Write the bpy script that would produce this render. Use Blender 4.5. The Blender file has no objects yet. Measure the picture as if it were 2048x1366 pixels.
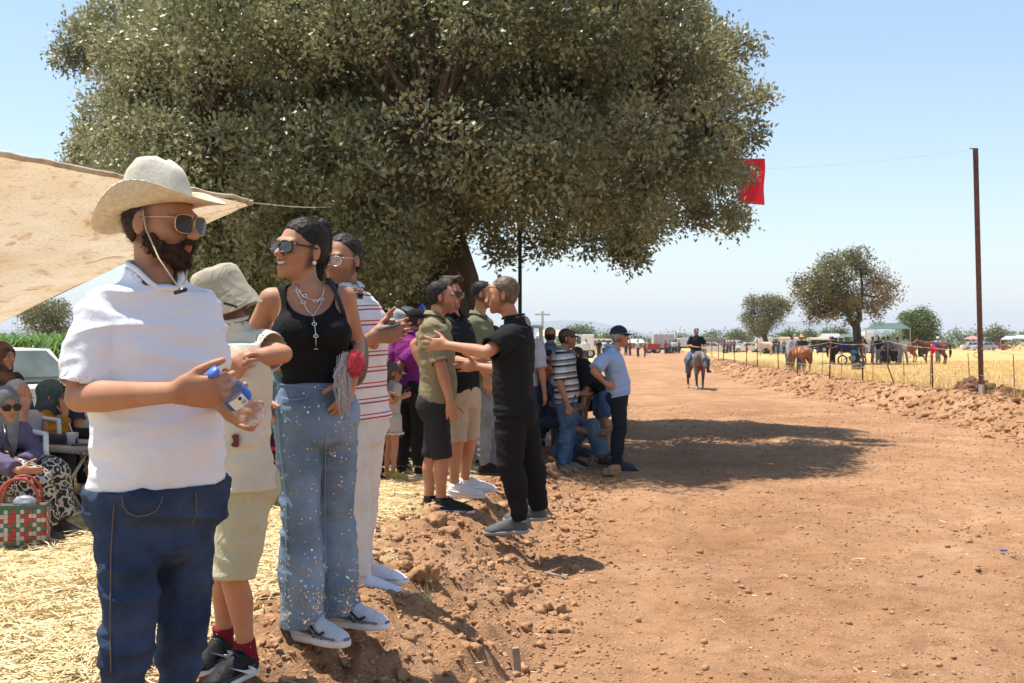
import bpy, bmesh, math, random, os
import numpy as np
from math import sin, cos, pi, radians as rad
random.seed(7); np.random.seed(7)
RNG = np.random.RandomState(11)
C = bpy.context.scene.collection
scn = bpy.context.scene
FPX, CX, CY, CZ = 2100.0, 1024.0, 683.0, 1.55        # focal length in photo pixels, centre, camera height

# ------------------------------------------------------------ camera, sky, sun, exposure
cam = bpy.data.cameras.new('camera'); camo = bpy.data.objects.new('camera', cam); C.objects.link(camo)
camo.location = (0, 0, CZ); camo.rotation_euler = (pi/2, 0, 0)
cam.sensor_width = 36; cam.lens = 36*FPX/2048; cam.clip_start = .1; cam.clip_end = 40000
cam.dof.use_dof = True; cam.dof.focus_distance = 4.6; cam.dof.aperture_fstop = 10
scn.camera = camo
SUN = np.array([-.285, .10, .95]); SUN /= np.linalg.norm(SUN)
w = bpy.data.worlds.new('World'); scn.world = w; w.use_nodes = True
nt = w.node_tree; bg = nt.nodes['Background']
sky = nt.nodes.new('ShaderNodeTexSky'); sky.sky_type = 'NISHITA'; sky.sun_disc = False
sky.sun_elevation = math.asin(SUN[2]); sky.sun_rotation = math.atan2(SUN[0], SUN[1])
sky.altitude = 100; sky.air_density = 1.25; sky.dust_density = .5; sky.ozone_density = 2.0
nt.links.new(sky.outputs[0], bg.inputs[0]); bg.inputs[1].default_value = .104
sl = bpy.data.lights.new('sun', 'SUN'); so = bpy.data.objects.new('sun', sl); C.objects.link(so)
sl.energy = 4.7; sl.angle = rad(.53); sl.color = (1, .95, .87)
so.rotation_euler = (math.acos(SUN[2]), 0, math.atan2(SUN[0], -SUN[1]))
so.location = (-10, 4, 40)
scn.view_settings.view_transform = 'Standard'; scn.view_settings.look = 'None'
scn.view_settings.gamma = 1; scn.view_settings.use_curve_mapping = False
scn.view_settings.exposure = .85
scn.cycles.max_bounces = 7; scn.cycles.transparent_max_bounces = 8
scn.cycles.use_denoising = True

# ------------------------------------------------------------ small maths
A = lambda *v: np.array(v, float)
U3 = A(0, 0, 1)
def unit(v): v = np.asarray(v, float); return v/max(np.linalg.norm(v), 1e-9)
def lerp(a, b, t): return np.asarray(a)*(1-t)+np.asarray(b)*t
def P(px, py, Y): return A((px-CX)/FPX*Y, Y, CZ+(CY-py)/FPX*Y)   # photo pixel + distance -> point in the place
def fr(yaw): a = rad(yaw); return A(sin(a), -cos(a), 0), A(-cos(a), -sin(a), 0)
_tab = np.random.RandomState(3).rand(65536).astype(np.float32)
def vn(p):                                              # value noise, vectorised
    p = np.asarray(p, np.float32); i = np.floor(p).astype(np.int64); f = p-i; f = f*f*(3-2*f)
    def hsh(a, b, c): return _tab[((a*73856093) ^ (b*19349663) ^ (c*83492791)) & 65535]
    x, y, z = i[..., 0], i[..., 1], i[..., 2]; u, v, w_ = f[..., 0], f[..., 1], f[..., 2]
    l = lambda a, b, t: a+(b-a)*t
    return l(l(l(hsh(x, y, z), hsh(x+1, y, z), u), l(hsh(x, y+1, z), hsh(x+1, y+1, z), u), v),
             l(l(hsh(x, y, z+1), hsh(x+1, y, z+1), u), l(hsh(x, y+1, z+1), hsh(x+1, y+1, z+1), u), v), w_)
def fbm(p, o=3):
    p = np.asarray(p, np.float32); s = 0; a = 1; t = 0
    for k in range(o): s = s+a*vn(p*2**k+17*k); t += a; a *= .5
    return s/t
def sm(a, b, x): t = np.clip((x-a)/(b-a), 0, 1); return t*t*(3-2*t)

# ------------------------------------------------------------ objects
BASE = {}
def mk(name, V, F, m, parent=None, smooth=True, loc=None, attrs=None):
    """one mesh object from vertices (in place coordinates) and faces"""
    V = np.asarray(V, np.float32).reshape(-1, 3)
    if parent is not None: b = BASE[parent.name]
    else: b = np.asarray(loc, float) if loc is not None else A((V[:, 0].min()+V[:, 0].max())/2, (V[:, 1].min()+V[:, 1].max())/2, V[:, 2].min())
    me = bpy.data.meshes.new(name); V = V-b.astype(np.float32)
    if isinstance(F, np.ndarray):
        k = F.shape[1]; n = len(F)
        me.vertices.add(len(V)); me.vertices.foreach_set('co', V.ravel())
        me.loops.add(n*k); me.loops.foreach_set('vertex_index', F.astype(np.int32).ravel())
        me.polygons.add(n); me.polygons.foreach_set('loop_start', np.arange(0, n*k, k, dtype=np.int32))
        me.update(calc_edges=True)
    else:
        me.from_pydata(V.tolist(), [], F)
    if smooth: me.polygons.foreach_set('use_smooth', np.ones(len(me.polygons), bool))
    for an, av in (attrs or {}).items():
        av = np.asarray(av, np.float32)
        if av.ndim == 1: a = me.attributes.new(an, 'FLOAT', 'POINT'); a.data.foreach_set('value', av)
        else: a = me.attributes.new(an, 'FLOAT_VECTOR', 'POINT'); a.data.foreach_set('vector', av.ravel())
    for mm in (m if isinstance(m, (list, tuple)) else [m]): me.materials.append(mm)
    o = bpy.data.objects.new(name, me); C.objects.link(o); BASE[o.name] = b
    if parent is not None: o.parent = parent
    else: o.location = b
    return o
def tag(o, label=None, cat=None, group=None, kind=None):
    if label: o['label'] = label
    if cat: o['category'] = cat
    if group: o['group'] = group
    if kind: o['kind'] = kind
    return o
def thing(name, label, cat, loc, group=None):
    o = bpy.data.objects.new(name, None); C.objects.link(o); o.location = loc; o.empty_display_size = .2
    BASE[o.name] = np.asarray(loc, float); return tag(o, label, cat, group)
def dup(root, loc, rz=0, sc=1, label=None):
    r = root.copy(); C.objects.link(r); r.location = loc; r.rotation_euler = (0, 0, rz); r.scale = (sc,)*3
    if label: r['label'] = label
    for ch in list(root.children):
        c = ch.copy(); C.objects.link(c); c.parent = r
        for g in list(ch.children):
            d = g.copy(); C.objects.link(d); d.parent = c
    return r

class MB:                                              # collects simple solids
    def __init__(s): s.V = []; s.F = []; s.n = 0
    def add(s, V, F):
        V = np.asarray(V, float).reshape(-1, 3); s.V.append(V); s.F += [tuple(i+s.n for i in f) for f in F]; s.n += len(V); return s
    def box(s, c, d, ax=None, bev=0):
        d = np.asarray(d, float)/2; X = np.eye(3) if ax is None else np.asarray(ax, float)
        bev = min(bev, *(d*.9))
        if bev <= 0:
            q = [(i, j, k) for i in (-1, 1) for j in (-1, 1) for k in (-1, 1)]
            V = [np.asarray(c)+(A(*v)*d)@X for v in q]
            return s.add(V, [(0, 1, 3, 2), (4, 6, 7, 5), (0, 4, 5, 1), (2, 3, 7, 6), (0, 2, 6, 4), (1, 5, 7, 3)])
        bm = bmesh.new(); bmesh.ops.create_cube(bm, size=1)
        for v in bm.verts: v.co = [v.co[i]*2*d[i] for i in range(3)]
        bmesh.ops.bevel(bm, geom=bm.edges[:], offset=bev, segments=2, affect='EDGES', profile=.5)
        bm.verts.index_update()
        V = [np.asarray(c)+np.array(v.co)@X for v in bm.verts]; F = [[v.index for v in f.verts] for f in bm.faces]; bm.free()
        return s.add(V, F)
    def tube(s, pts, r, n=8, closed=False, cap=True):
        pts = np.asarray(pts, float); m = len(pts); r = np.broadcast_to(np.asarray(r, float), (m,)); V = []
        ref = None
        for i in range(m):
            t = unit((pts[(i+1) % m]-pts[i-1]) if closed else pts[min(i+1, m-1)]-pts[max(i-1, 0)])
            if ref is None: ref = unit(np.cross(t, U3 if abs(t[2]) < .9 else A(1, 0, 0)))
            ref = unit(ref-t*np.dot(ref, t)); b = np.cross(t, ref)
            for k in range(n): a = 2*pi*k/n; V.append(pts[i]+r[i]*(cos(a)*ref+sin(a)*b))
        F = []
        for i in range(m if closed else m-1):
            j = (i+1) % m
            for k in range(n): F.append((i*n+k, i*n+(k+1) % n, j*n+(k+1) % n, j*n+k))
        if cap and not closed: F += [tuple(range(n))[::-1], tuple((m-1)*n+k for k in range(n))]
        return s.add(V, F)
    def lathe(s, prof, c=(0, 0, 0), ax=None, n=24, fn=None):
        X = np.eye(3) if ax is None else np.asarray(ax, float); V = []; m = len(prof)
        for r, z in prof:
            for k in range(n):
                a = 2*pi*k/n; p = A(r*cos(a), r*sin(a), z)
                if fn: p = fn(p, a)
                V.append(np.asarray(c)+p@X)
        F = [(i*n+k, i*n+(k+1) % n, (i+1)*n+(k+1) % n, (i+1)*n+k) for i in range(m-1) for k in range(n)]
        return s.add(V, F)
    def ball(s, c, r, n=10, ax=None):
        r = np.broadcast_to(np.asarray(r, float), (3,)); X = np.eye(3) if ax is None else np.asarray(ax, float)
        pr = [(sin(pi*i/n), -cos(pi*i/n)) for i in range(n+1)]; V = []; m = n*2
        for q, z in pr:
            for k in range(m): V.append(np.asarray(c)+(A(q*cos(2*pi*k/m), q*sin(2*pi*k/m), z)*r)@X)
        return s.add(V, [(i*m+k, i*m+(k+1) % m, (i+1)*m+(k+1) % m, (i+1)*m+k) for i in range(n) for k in range(m)])
    def quad(s, a, b, c, d): return s.add([a, b, c, d], [(0, 1, 2, 3)])
    def plate(s, pts, nrm, t):                         # extruded polygon
        pts = [np.asarray(p, float) for p in pts]; n = len(pts); o = unit(nrm)*t/2
        V = [p-o for p in pts]+[p+o for p in pts]
        return s.add(V, [tuple(range(n))[::-1], tuple(range(n, 2*n))]+[(i, (i+1) % n, n+(i+1) % n, n+i) for i in range(n)])
    def build(s, name, m, parent=None, smooth=False, loc=None, attrs=None):
        return mk(name, np.concatenate(s.V), s.F, m, parent, smooth, loc, attrs)

# ------------------------------------------------------------ materials
MC = {}
def mat(name, col, rough=.8, bump=0., bs=60., var=.12, vs=8., spec=.3, metal=0., sss=0., sheen=0., wr=0., col2=None, stretch=None,
        vattr=None, alpha=1., trans=0., stripes=None, dirt=None, emit=0., bdist=.01):
    """procedural material: noise-varied colour, fine bump; stripes = list of (start, end, colour) over attribute 'u'"""
    if name in MC: return MC[name]
    m = bpy.data.materials.new(name); m.use_nodes = True; t = m.node_tree; b = t.nodes['Principled BSDF']; L = t.links.new
    N = lambda ty: t.nodes.new(ty)
    tc = N('ShaderNodeTexCoord'); co = tc.outputs['Object']
    if stretch:
        mp = N('ShaderNodeMapping'); mp.inputs['Scale'].default_value = stretch; L(co, mp.inputs[0]); co = mp.outputs[0]
    b.inputs['Roughness'].default_value = rough; b.inputs['Metallic'].default_value = metal
    b.inputs['Specular IOR Level'].default_value = spec
    nz = N('ShaderNodeTexNoise'); nz.inputs['Scale'].default_value = vs; nz.inputs['Detail'].default_value = 5; L(co, nz.inputs['Vector'])
    mx = N('ShaderNodeMix'); mx.data_type = 'RGBA'
    c = A(*col); c2 = A(*col2) if col2 else c*(1-var*1.6)
    mx.inputs[6].default_value = (*np.clip(c*(1+var), 0, 1), 1); mx.inputs[7].default_value = (*c2, 1)
    rp = N('ShaderNodeMapRange'); rp.inputs[1].default_value = .32; rp.inputs[2].default_value = .68; L(nz.outputs[0], rp.inputs[0])
    L(rp.outputs[0], mx.inputs[0]); out = mx.outputs[2]
    if stripes:
        at = N('ShaderNodeAttribute'); at.attribute_name = 'u'; u = at.outputs['Fac']
        for (s0, s1, per, sc_) in stripes:
            md = N('ShaderNodeMath'); md.operation = 'FLOORED_MODULO'; L(u, md.inputs[0]); md.inputs[1].default_value = per
            g = N('ShaderNodeMath'); g.operation = 'GREATER_THAN'; L(md.outputs[0], g.inputs[0]); g.inputs[1].default_value = s0
            l_ = N('ShaderNodeMath'); l_.operation = 'LESS_THAN'; L(md.outputs[0], l_.inputs[0]); l_.inputs[1].default_value = s1
            q = N('ShaderNodeMath'); q.operation = 'MULTIPLY'; L(g.outputs[0], q.inputs[0]); L(l_.outputs[0], q.inputs[1])
            k = N('ShaderNodeMix'); k.data_type = 'RGBA'; L(q.outputs[0], k.inputs[0]); L(out, k.inputs[6]); k.inputs[7].default_value = (*sc_, 1); out = k.outputs[2]
    if vattr:
        at = N('ShaderNodeAttribute'); at.attribute_name = vattr
        k = N('ShaderNodeMix'); k.data_type = 'RGBA'; k.blend_type = 'MULTIPLY'; k.inputs[0].default_value = 1
        L(out, k.inputs[6]); L(at.outputs['Color'], k.inputs[7]); out = k.outputs[2]
    L(out, b.inputs['Base Color'])
    if bump:
        bn = N('ShaderNodeTexNoise'); bn.inputs['Scale'].default_value = bs; bn.inputs['Detail'].default_value = 4; L(co, bn.inputs['Vector'])
        bu = N('ShaderNodeBump'); bu.inputs['Strength'].default_value = bump; bu.inputs['Distance'].default_value = bdist
        L(bn.outputs[0], bu.inputs['Height']); L(bu.outputs[0], b.inputs['Normal'])
    if wr:                                             # crease relief of woven cloth
        wn = N('ShaderNodeTexNoise'); wn.inputs['Scale'].default_value = 9; wn.inputs['Detail'].default_value = 3; wn.inputs['Distortion'].default_value = 1.1; L(tc.outputs['Object'], wn.inputs['Vector'])
        s_ = N('ShaderNodeMath'); s_.operation = 'SUBTRACT'; L(wn.outputs[0], s_.inputs[0]); s_.inputs[1].default_value = .5; ab = N('ShaderNodeMath'); ab.operation = 'ABSOLUTE'; L(s_.outputs[0], ab.inputs[0])
        pw = N('ShaderNodeMath'); pw.operation = 'POWER'; L(ab.outputs[0], pw.inputs[0]); pw.inputs[1].default_value = .6
        b2 = N('ShaderNodeBump'); b2.invert = True; b2.inputs['Strength'].default_value = wr; b2.inputs['Distance'].default_value = .014; L(pw.outputs[0], b2.inputs['Height'])
        if bump: L(bu.outputs[0], b2.inputs['Normal'])
        L(b2.outputs[0], b.inputs['Normal'])
    if sss: b.inputs['Subsurface Weight'].default_value = sss; b.inputs['Subsurface Radius'].default_value = (.012, .004, .002); b.inputs['Subsurface Scale'].default_value = 1
    if sheen: b.inputs['Sheen Weight'].default_value = sheen
    if alpha < 1: b.inputs['Alpha'].default_value = alpha
    if trans: b.inputs['Transmission Weight'].default_value = trans
    if emit: b.inputs['Emission Color'].default_value = (*col, 1); b.inputs['Emission Strength'].default_value = emit
    MC[name] = m; return m
def cloth(name, col, bump=.35, **k): k.setdefault('rough', .92); k.setdefault('spec', .15); k.setdefault('var', .06); k.setdefault('wr', .45); return mat(name, col, bump=bump, bs=k.pop('bs', 220), bdist=.002, **k)

# ------------------------------------------------------------ implicit surfaces -> meshes
class SDF:
    def __init__(s, h): s.h = h; s.ops = []
    def add(s, fn, lo, hi, k=.02, mode='u'): s.ops.append((mode, np.asarray(lo, float), np.asarray(hi, float), fn, k)); return s
    def chain(s, pts, rs, k=.015, mode='u', cut0=False, cut1=False):
        pts = [np.asarray(p, float) for p in pts]; rs = list(np.broadcast_to(np.asarray(rs, float), (len(pts),)))
        lo = np.min([p-r for p, r in zip(pts, rs)], 0); hi = np.max([p+r for p, r in zip(pts, rs)], 0)
        def fn(x, y, z):
            d = None
            for a, b, ra, rb in zip(pts[:-1], pts[1:], rs[:-1], rs[1:]):
                v = b-a; l2 = max(v@v, 1e-9)
                t = np.clip(((x-a[0])*v[0]+(y-a[1])*v[1]+(z-a[2])*v[2])/l2, 0, 1)
                e = np.sqrt((x-a[0]-t*v[0])**2+(y-a[1]-t*v[1])**2+(z-a[2]-t*v[2])**2)-(ra+(rb-ra)*t)
                d = e if d is None else np.minimum(d, e)
            if cut1:
                n = unit(pts[-1]-pts[-2]); d = np.maximum(d, (x-pts[-1][0])*n[0]+(y-pts[-1][1])*n[1]+(z-pts[-1][2])*n[2])
            if cut0:
                n = unit(pts[0]-pts[1]); d = np.maximum(d, (x-pts[0][0])*n[0]+(y-pts[0][1])*n[1]+(z-pts[0][2])*n[2])
            return d
        return s.add(fn, lo, hi, k, mode)
    def ell(s, c, r, ax=None, k=.015, mode='u'):
        c = np.asarray(c, float); r = np.broadcast_to(np.asarray(r, float), (3,)); X = np.eye(3) if ax is None else np.asarray(ax, float)
        m = np.sqrt(((X*r[:, None])**2).sum(0)); rr = r
        def fn(x, y, z):
            q = [(x-c[0])*X[i, 0]+(y-c[1])*X[i, 1]+(z-c[2])*X[i, 2] for i in range(3)]
            k0 = np.sqrt(sum((q[i]/rr[i])**2 for i in range(3))); k1 = np.sqrt(sum((q[i]/rr[i]**2)**2 for i in range(3)))
            return k0*(k0-1)/np.maximum(k1, 1e-6)
        return s.add(fn, c-m, c+m, k, mode)
    def loft(s, o, up, right, fwd, prof, k=.02, mode='u', n=2.3, grow=0.):
        """prof rows: height, half width, front depth, back depth, side offset, forward offset"""
        pr = np.array([list(r)+[0]*(6-len(r)) for r in prof], float); o = np.asarray(o, float)
        R_ = pr[:, 1:4].max()+np.abs(pr[:, 4:]).max()+grow
        e0, e1 = o+up*pr[0, 0], o+up*pr[-1, 0]
        def fn(x, y, z):
            dx, dy, dz = x-o[0], y-o[1], z-o[2]
            t = dx*up[0]+dy*up[1]+dz*up[2]; u = dx*right[0]+dy*right[1]+dz*right[2]; v = dx*fwd[0]+dy*fwd[1]+dz*fwd[2]
            ii = lambda c: np.interp(t, pr[:, 0], pr[:, c])
            u = u-ii(4); v = v-ii(5); W = ii(1)+grow; D = np.where(v > 0, ii(2), ii(3))+grow
            rho = np.maximum(((np.abs(u)/W)**n+(np.abs(v)/D)**n)**(1/n), 1e-3)
            d = np.sqrt(u*u+v*v)*(1-1/rho); d = np.where(rho < .3, -np.minimum(W, D)*.5, d)
            return np.maximum(np.maximum(d, pr[0, 0]-t), t-pr[-1, 0])
        return s.add(fn, np.minimum(e0, e1)-R_, np.maximum(e0, e1)+R_, k, mode)
    def plane(s, p, n):                                # keep the side the normal points away from
        p = np.asarray(p, float); n = unit(n)
        s.ops.append(('i', None, None, lambda x, y, z: (x-p[0])*n[0]+(y-p[1])*n[1]+(z-p[2])*n[2], 0)); return s
    def mesh(s):
        h = s.h; us = [o for o in s.ops if o[0] == 'u']
        lo = np.min([o[1] for o in us], 0)-3*h; hi = np.max([o[2] for o in us], 0)+3*h
        n = np.ceil((hi-lo)/h).astype(int)+1; D = np.full(n, 1., np.float32)
        ax = [(lo[i]+h*np.arange(n[i])).astype(np.float32) for i in range(3)]
        for mode, l, g, fn, k in s.ops:
            if mode == 'i': i0 = np.zeros(3, int); i1 = n
            else:
                i0 = np.clip(np.floor((l-k-2*h-lo)/h).astype(int), 0, n); i1 = np.clip(np.ceil((g+k+2*h-lo)/h).astype(int)+1, 0, n)
            if (i1 <= i0).any(): continue
            sl = tuple(slice(a, b) for a, b in zip(i0, i1)); sub = D[sl]
            d = fn(ax[0][sl[0]][:, None, None], ax[1][sl[1]][None, :, None], ax[2][sl[2]][None, None, :])
            if mode == 'u':
                e = np.maximum(k-np.abs(sub-d), 0)/max(k, 1e-6); D[sl] = np.minimum(sub, d)-e*e*k*.25
            elif mode == 's':
                e = np.maximum(k-np.abs(sub+d), 0)/max(k, 1e-6); D[sl] = np.maximum(sub, -d)+e*e*k*.25
            else: D[sl] = np.maximum(sub, d)
        return nets(D, lo, h)
_off = np.array([(i, j, k) for i in (0, 1) for j in (0, 1) for k in (0, 1)])
_edg = [(a, b) for a in range(8) for b in range(a+1, 8) if np.abs(_off[a]-_off[b]).sum() == 1]
def nets(D, lo, h):
    s = D < 0; c = np.zeros(np.array(D.shape)-1, np.int8)
    for o in _off: c += s[o[0]:o[0]+c.shape[0], o[1]:o[1]+c.shape[1], o[2]:o[2]+c.shape[2]]
    act = (c > 0) & (c < 8); idx = np.argwhere(act); vid = np.full(act.shape, -1, np.int32); vid[act] = np.arange(len(idx))
    cv = [D[idx[:, 0]+o[0], idx[:, 1]+o[1], idx[:, 2]+o[2]] for o in _off]
    acc = np.zeros((len(idx), 3)); cnt = np.zeros(len(idx))
    for a, b in _edg:
        m = (cv[a] < 0) != (cv[b] < 0); den = np.where(m, cv[a]-cv[b], 1); t = np.where(m, cv[a]/den, 0)
        acc += np.where(m[:, None], _off[a]+t[:, None]*(_off[b]-_off[a]), 0); cnt += m
    V = lo+(idx+acc/np.maximum(cnt, 1)[:, None])*h; Q = []
    for axn in range(3):
        b, c_ = (axn+1) % 3, (axn+2) % 3
        s0 = [slice(None)]*3; s1 = [slice(None)]*3; s0[axn] = slice(0, -1); s1[axn] = slice(1, None)
        for q in (b, c_): s0[q] = slice(1, -1); s1[q] = slice(1, -1)
        a0, a1 = s[tuple(s0)], s[tuple(s1)]; e = np.argwhere(a0 != a1)
        if not len(e): continue
        sg = a0[tuple(e.T)]; e[:, b] += 1; e[:, c_] += 1
        def cell(db, dc):
            q = e.copy(); q[:, b] += db; q[:, c_] += dc; return vid[q[:, 0], q[:, 1], q[:, 2]]
        q = np.stack([cell(-1, -1), cell(0, -1), cell(0, 0), cell(-1, 0)], 1); q[~sg] = q[~sg][:, ::-1]; Q.append(q)
    return V, (np.concatenate(Q) if Q else np.zeros((0, 4), np.int32))
def vnorm(V, F):
    n = np.cross(V[F[:, 2]]-V[F[:, 0]], V[F[:, 3]]-V[F[:, 1]]); N = np.zeros_like(V)
    for k in range(4): np.add.at(N, F[:, k], n)
    return N/np.maximum(np.linalg.norm(N, axis=1, keepdims=True), 1e-9)
def relax(V, F, it=1, f=.5):
    for _ in range(it):
        S = np.zeros_like(V); c = np.zeros(len(V))
        for k in range(4):
            np.add.at(S, F[:, k], V[F[:, (k+1) % 4]]+V[F[:, k-1]]); np.add.at(c, F[:, k], 2)
        V = V*(1-f)+f*S/np.maximum(c, 1)[:, None]
    return V
def folds(V, N, amp, fq=(5, 5, 16), seed=0, joints=(), jr=.1, jamp=0.):
    w_ = vn(V*4+seed)*1.6; q = V*A(*fq)+w_[:, None]*A(1, 1, 1.2)+seed*3.1
    a = 1-np.abs(2*vn(q)-1); b = vn(q*2.3+9)-.5; wt = np.full(len(V), amp)
    for j in joints: wt = wt+jamp*np.exp(-((V-j)**2).sum(1)/jr**2)
    a = a**1.6; return V+N*((a-.5)*1.5+b*.35)[:, None]*wt[:, None]
# ============================================================ GROUND
def XL(Y): return np.interp(Y, [-20, 0, 4.8, 7.8, 12.2, 18, 40, 148, 600], [-1.4, -.4, .13, .45, .95, 1.7, 4.2, 16.5, 66])
def XR(Y): return np.interp(Y, [-20, 0, 10, 16.5, 19.5, 24, 30, 42, 50, 72, 148, 600], [8, 8, 8, 8.1, 8.5, 9.1, 8.8, 9.7, 10.3, 13.5, 23, 82])
def crest(Y): return np.interp(Y, [0, 3, 5, 8, 10.5, 13, 16], [.36, .37, .36, .27, .16, .02, 0])
def strawz(Y): return np.interp(Y, [0, 8, 12, 18, 30], [.30, .29, .2, .1, .05])
def H0(X, Y):
    s = XL(Y)-X; wob = (vn(np.stack([X*1.3, Y*1.3, X*0], -1))-.5)*.35; s = s+wob*sm(-.5, .3, s)
    h = crest(Y)*sm(0, .9, s); h = h+(strawz(Y)-h)*sm(1., 2.1, s)
    r = X-XR(Y)+wob*1.4
    h = h+sm(0, .9, r)*(.42-.24*sm(.9, 2.2, r))*np.interp(Y, [0, 40, 80, 150], [1, 1, .7, .4])
    return h-.15*np.exp(-((Y-40)/16)**2)*sm(.5, 0, s)*sm(.5, -.5, r)
def Hgt(X, Y):
    X = np.asarray(X, float); Y = np.asarray(Y, float); h = H0(X, Y); q = np.stack([X, Y, X*0], -1)
    s = XL(Y)-X; r = X-XR(Y)
    bank = sm(-.15, .25, s)*sm(1.9, .9, s)*sm(17, 12, Y)+sm(-.3, .3, r)*sm(2.6, 1.4, r)
    track = sm(.3, -.2, s)*sm(.3, -.3, r)
    fine = sm(40, 10, Y)
    h = h+bank*((fbm(q*4.5, 3)-.5)*.17+sm(60, 20, Y)*(fbm(q*15, 3)-.5)*.09)
    h = h+track*((fbm(q*.9, 3)-.5)*.09+fine*(fbm(q*9+40, 3)-.5)*.028)
    c_ = np.stack([X, Y], -1)/.42; ci = np.floor(c_); hs = lambda k: vn(np.stack([ci[..., 0]*1.0+.5*0, ci[..., 1]*1.0, ci[..., 0]*0+k], -1)); ctr = ci+.25+.5*np.stack([hs(3.), hs(7.)], -1)
    dd = np.hypot((c_-ctr)[..., 0]*.42/.075, (c_-ctr)[..., 1]*.42/.06); patch = sm(.5, .62, fbm(np.stack([X*.55, Y*.3, X*0+5], -1), 2))*sm(30, 18, Y)
    h = h-track*patch*(.026*np.exp(-dd**4)-.012*np.exp(-((dd-1.35)/.35)**2))
    ru = X-.055*Y; h = h+track*sm(60, 20, Y)*(vn(np.stack([ru*2.6, Y*.12, X*0+2], -1))-.5)*.055
    h = h+(1-np.clip(bank+track, 0, 1))*((fbm(q*1.1, 2)-.5)*.09+fine*(fbm(q*11, 2)-.5)*.035)
    return h
def Z(x, y): return float(Hgt(np.array([x]), np.array([y]))[0])

def ground_mat(nm, st):
    m = bpy.data.materials.new(nm); m.use_nodes = True; t = m.node_tree; b = t.nodes['Principled BSDF']; L = t.links.new
    N = lambda ty: t.nodes.new(ty); tc = N('ShaderNodeTexCoord'); co = tc.outputs['Object']
    def noise(sc, det=6, rough=.6):
        n = N('ShaderNodeTexNoise'); n.inputs['Scale'].default_value = sc; n.inputs['Detail'].default_value = det; n.inputs['Roughness'].default_value = rough; L(co, n.inputs['Vector']); return n.outputs[0]
    def ramp(f, stops):
        r = N('ShaderNodeValToRGB'); e = r.color_ramp.elements
        while len(e) < len(stops): e.new(.5)
        for q, (p, c) in zip(e, stops): q.position = p; q.color = (*c, 1)
        L(f, r.inputs[0]); return r.outputs[0]
    def mix(f, a, b_, bl='MIX'):
        k = N('ShaderNodeMix'); k.data_type = 'RGBA'; k.blend_type = bl
        (L(f, k.inputs[0]) if not isinstance(f, float) else setattr(k.inputs[0], 'default_value', f)); L(a, k.inputs[6]); L(b_, k.inputs[7]); return k.outputs[2]
    d1 = ramp(noise(.8), [(.3, (.34, .185, .093)), (.5, (.415, .232, .122)), (.7, (.48, .295, .172))])
    d2 = ramp(noise(60, 10, .8), [(.3, (.45, .4, .37)), (.44, (.86, .85, .84)), (.6, (1, 1, 1)), (.78, (1.25, 1.22, 1.18))])
    d3 = ramp(noise(5, 7, .7), [(.34, (.74, .71, .69)), (.5, (.98, .97, .97)), (.68, (1.08, 1.07, 1.06))])
    d4 = ramp(noise(.28, 4), [(.36, (.84, .80, .77)), (.58, (1.04, 1.04, 1.04))]); dirt = mix(1., mix(1., mix(1., d1, d2, 'MULTIPLY'), d3, 'MULTIPLY'), d4, 'MULTIPLY')
    vo = N('ShaderNodeTexVoronoi'); vo.inputs['Scale'].default_value = 90; L(co, vo.inputs['Vector'])
    fl = N('ShaderNodeMath'); fl.operation = 'GREATER_THAN'; nn = noise(60, 2); L(nn, fl.inputs[0]); fl.inputs[1].default_value = .69
    strawfleck = N('ShaderNodeRGB'); strawfleck.outputs[0].default_value = (.55, .42, .26, 1)
    dirt = mix(fl.outputs[0], dirt, strawfleck.outputs[0])
    s1 = ramp(noise(3.5, 5), [(p, c) for p, c in zip((.3, .5, .7), st)])
    mp = N('ShaderNodeMapping'); mp.inputs['Scale'].default_value = (14, 70, 1); mp.inputs['Rotation'].default_value = (0, 0, .6); L(co, mp.inputs[0])
    n2 = N('ShaderNodeTexNoise'); n2.inputs['Scale'].default_value = 1; n2.inputs['Detail'].default_value = 5; n2.inputs['Distortion'].default_value = 1.5; L(mp.outputs[0], n2.inputs['Vector'])
    s2 = ramp(n2.outputs[0], [(.3, (.5, .44, .36)), (.5, (.95, .94, .9)), (.7, (1.15, 1.15, 1.1))])
    straw = mix(1., s1, s2, 'MULTIPLY')
    at = N('ShaderNodeAttribute'); at.attribute_name = 'straw'
    ad = N('ShaderNodeMath'); ad.operation = 'ADD'; L(at.outputs['Fac'], ad.inputs[0])
    sb = N('ShaderNodeMath'); sb.operation = 'MULTIPLY_ADD'; L(noise(9, 4), sb.inputs[0]); sb.inputs[1].default_value = .9; sb.inputs[2].default_value = -.45; L(sb.outputs[0], ad.inputs[1])
    mr = N('ShaderNodeMapRange'); mr.inputs[1].default_value = .35; mr.inputs[2].default_value = .65; L(ad.outputs[0], mr.inputs[0])
    L(mix(mr.outputs[0], dirt, straw), b.inputs['Base Color']); b.inputs['Roughness'].default_value = .95; b.inputs['Specular IOR Level'].default_value = .1
    bu = N('ShaderNodeBump'); bu.inputs['Strength'].default_value = .9; bu.inputs['Distance'].default_value = .02; L(noise(38, 9, .75), bu.inputs['Height'])
    b2 = N('ShaderNodeBump'); b2.inputs['Strength'].default_value = .5; b2.inputs['Distance'].default_value = .012; L(vo.outputs['Distance'], b2.inputs['Height']); L(bu.outputs[0], b2.inputs['Normal'])
    L(b2.outputs[0], b.inputs['Normal']); return m
GM = ground_mat('earth_and_straw', [(.50, .36, .17), (.61, .47, .25), (.68, .56, .34)]); GM2 = ground_mat('earth_and_stubble', [(.45, .28, .10), (.56, .375, .155), (.63, .46, .22)])
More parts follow.
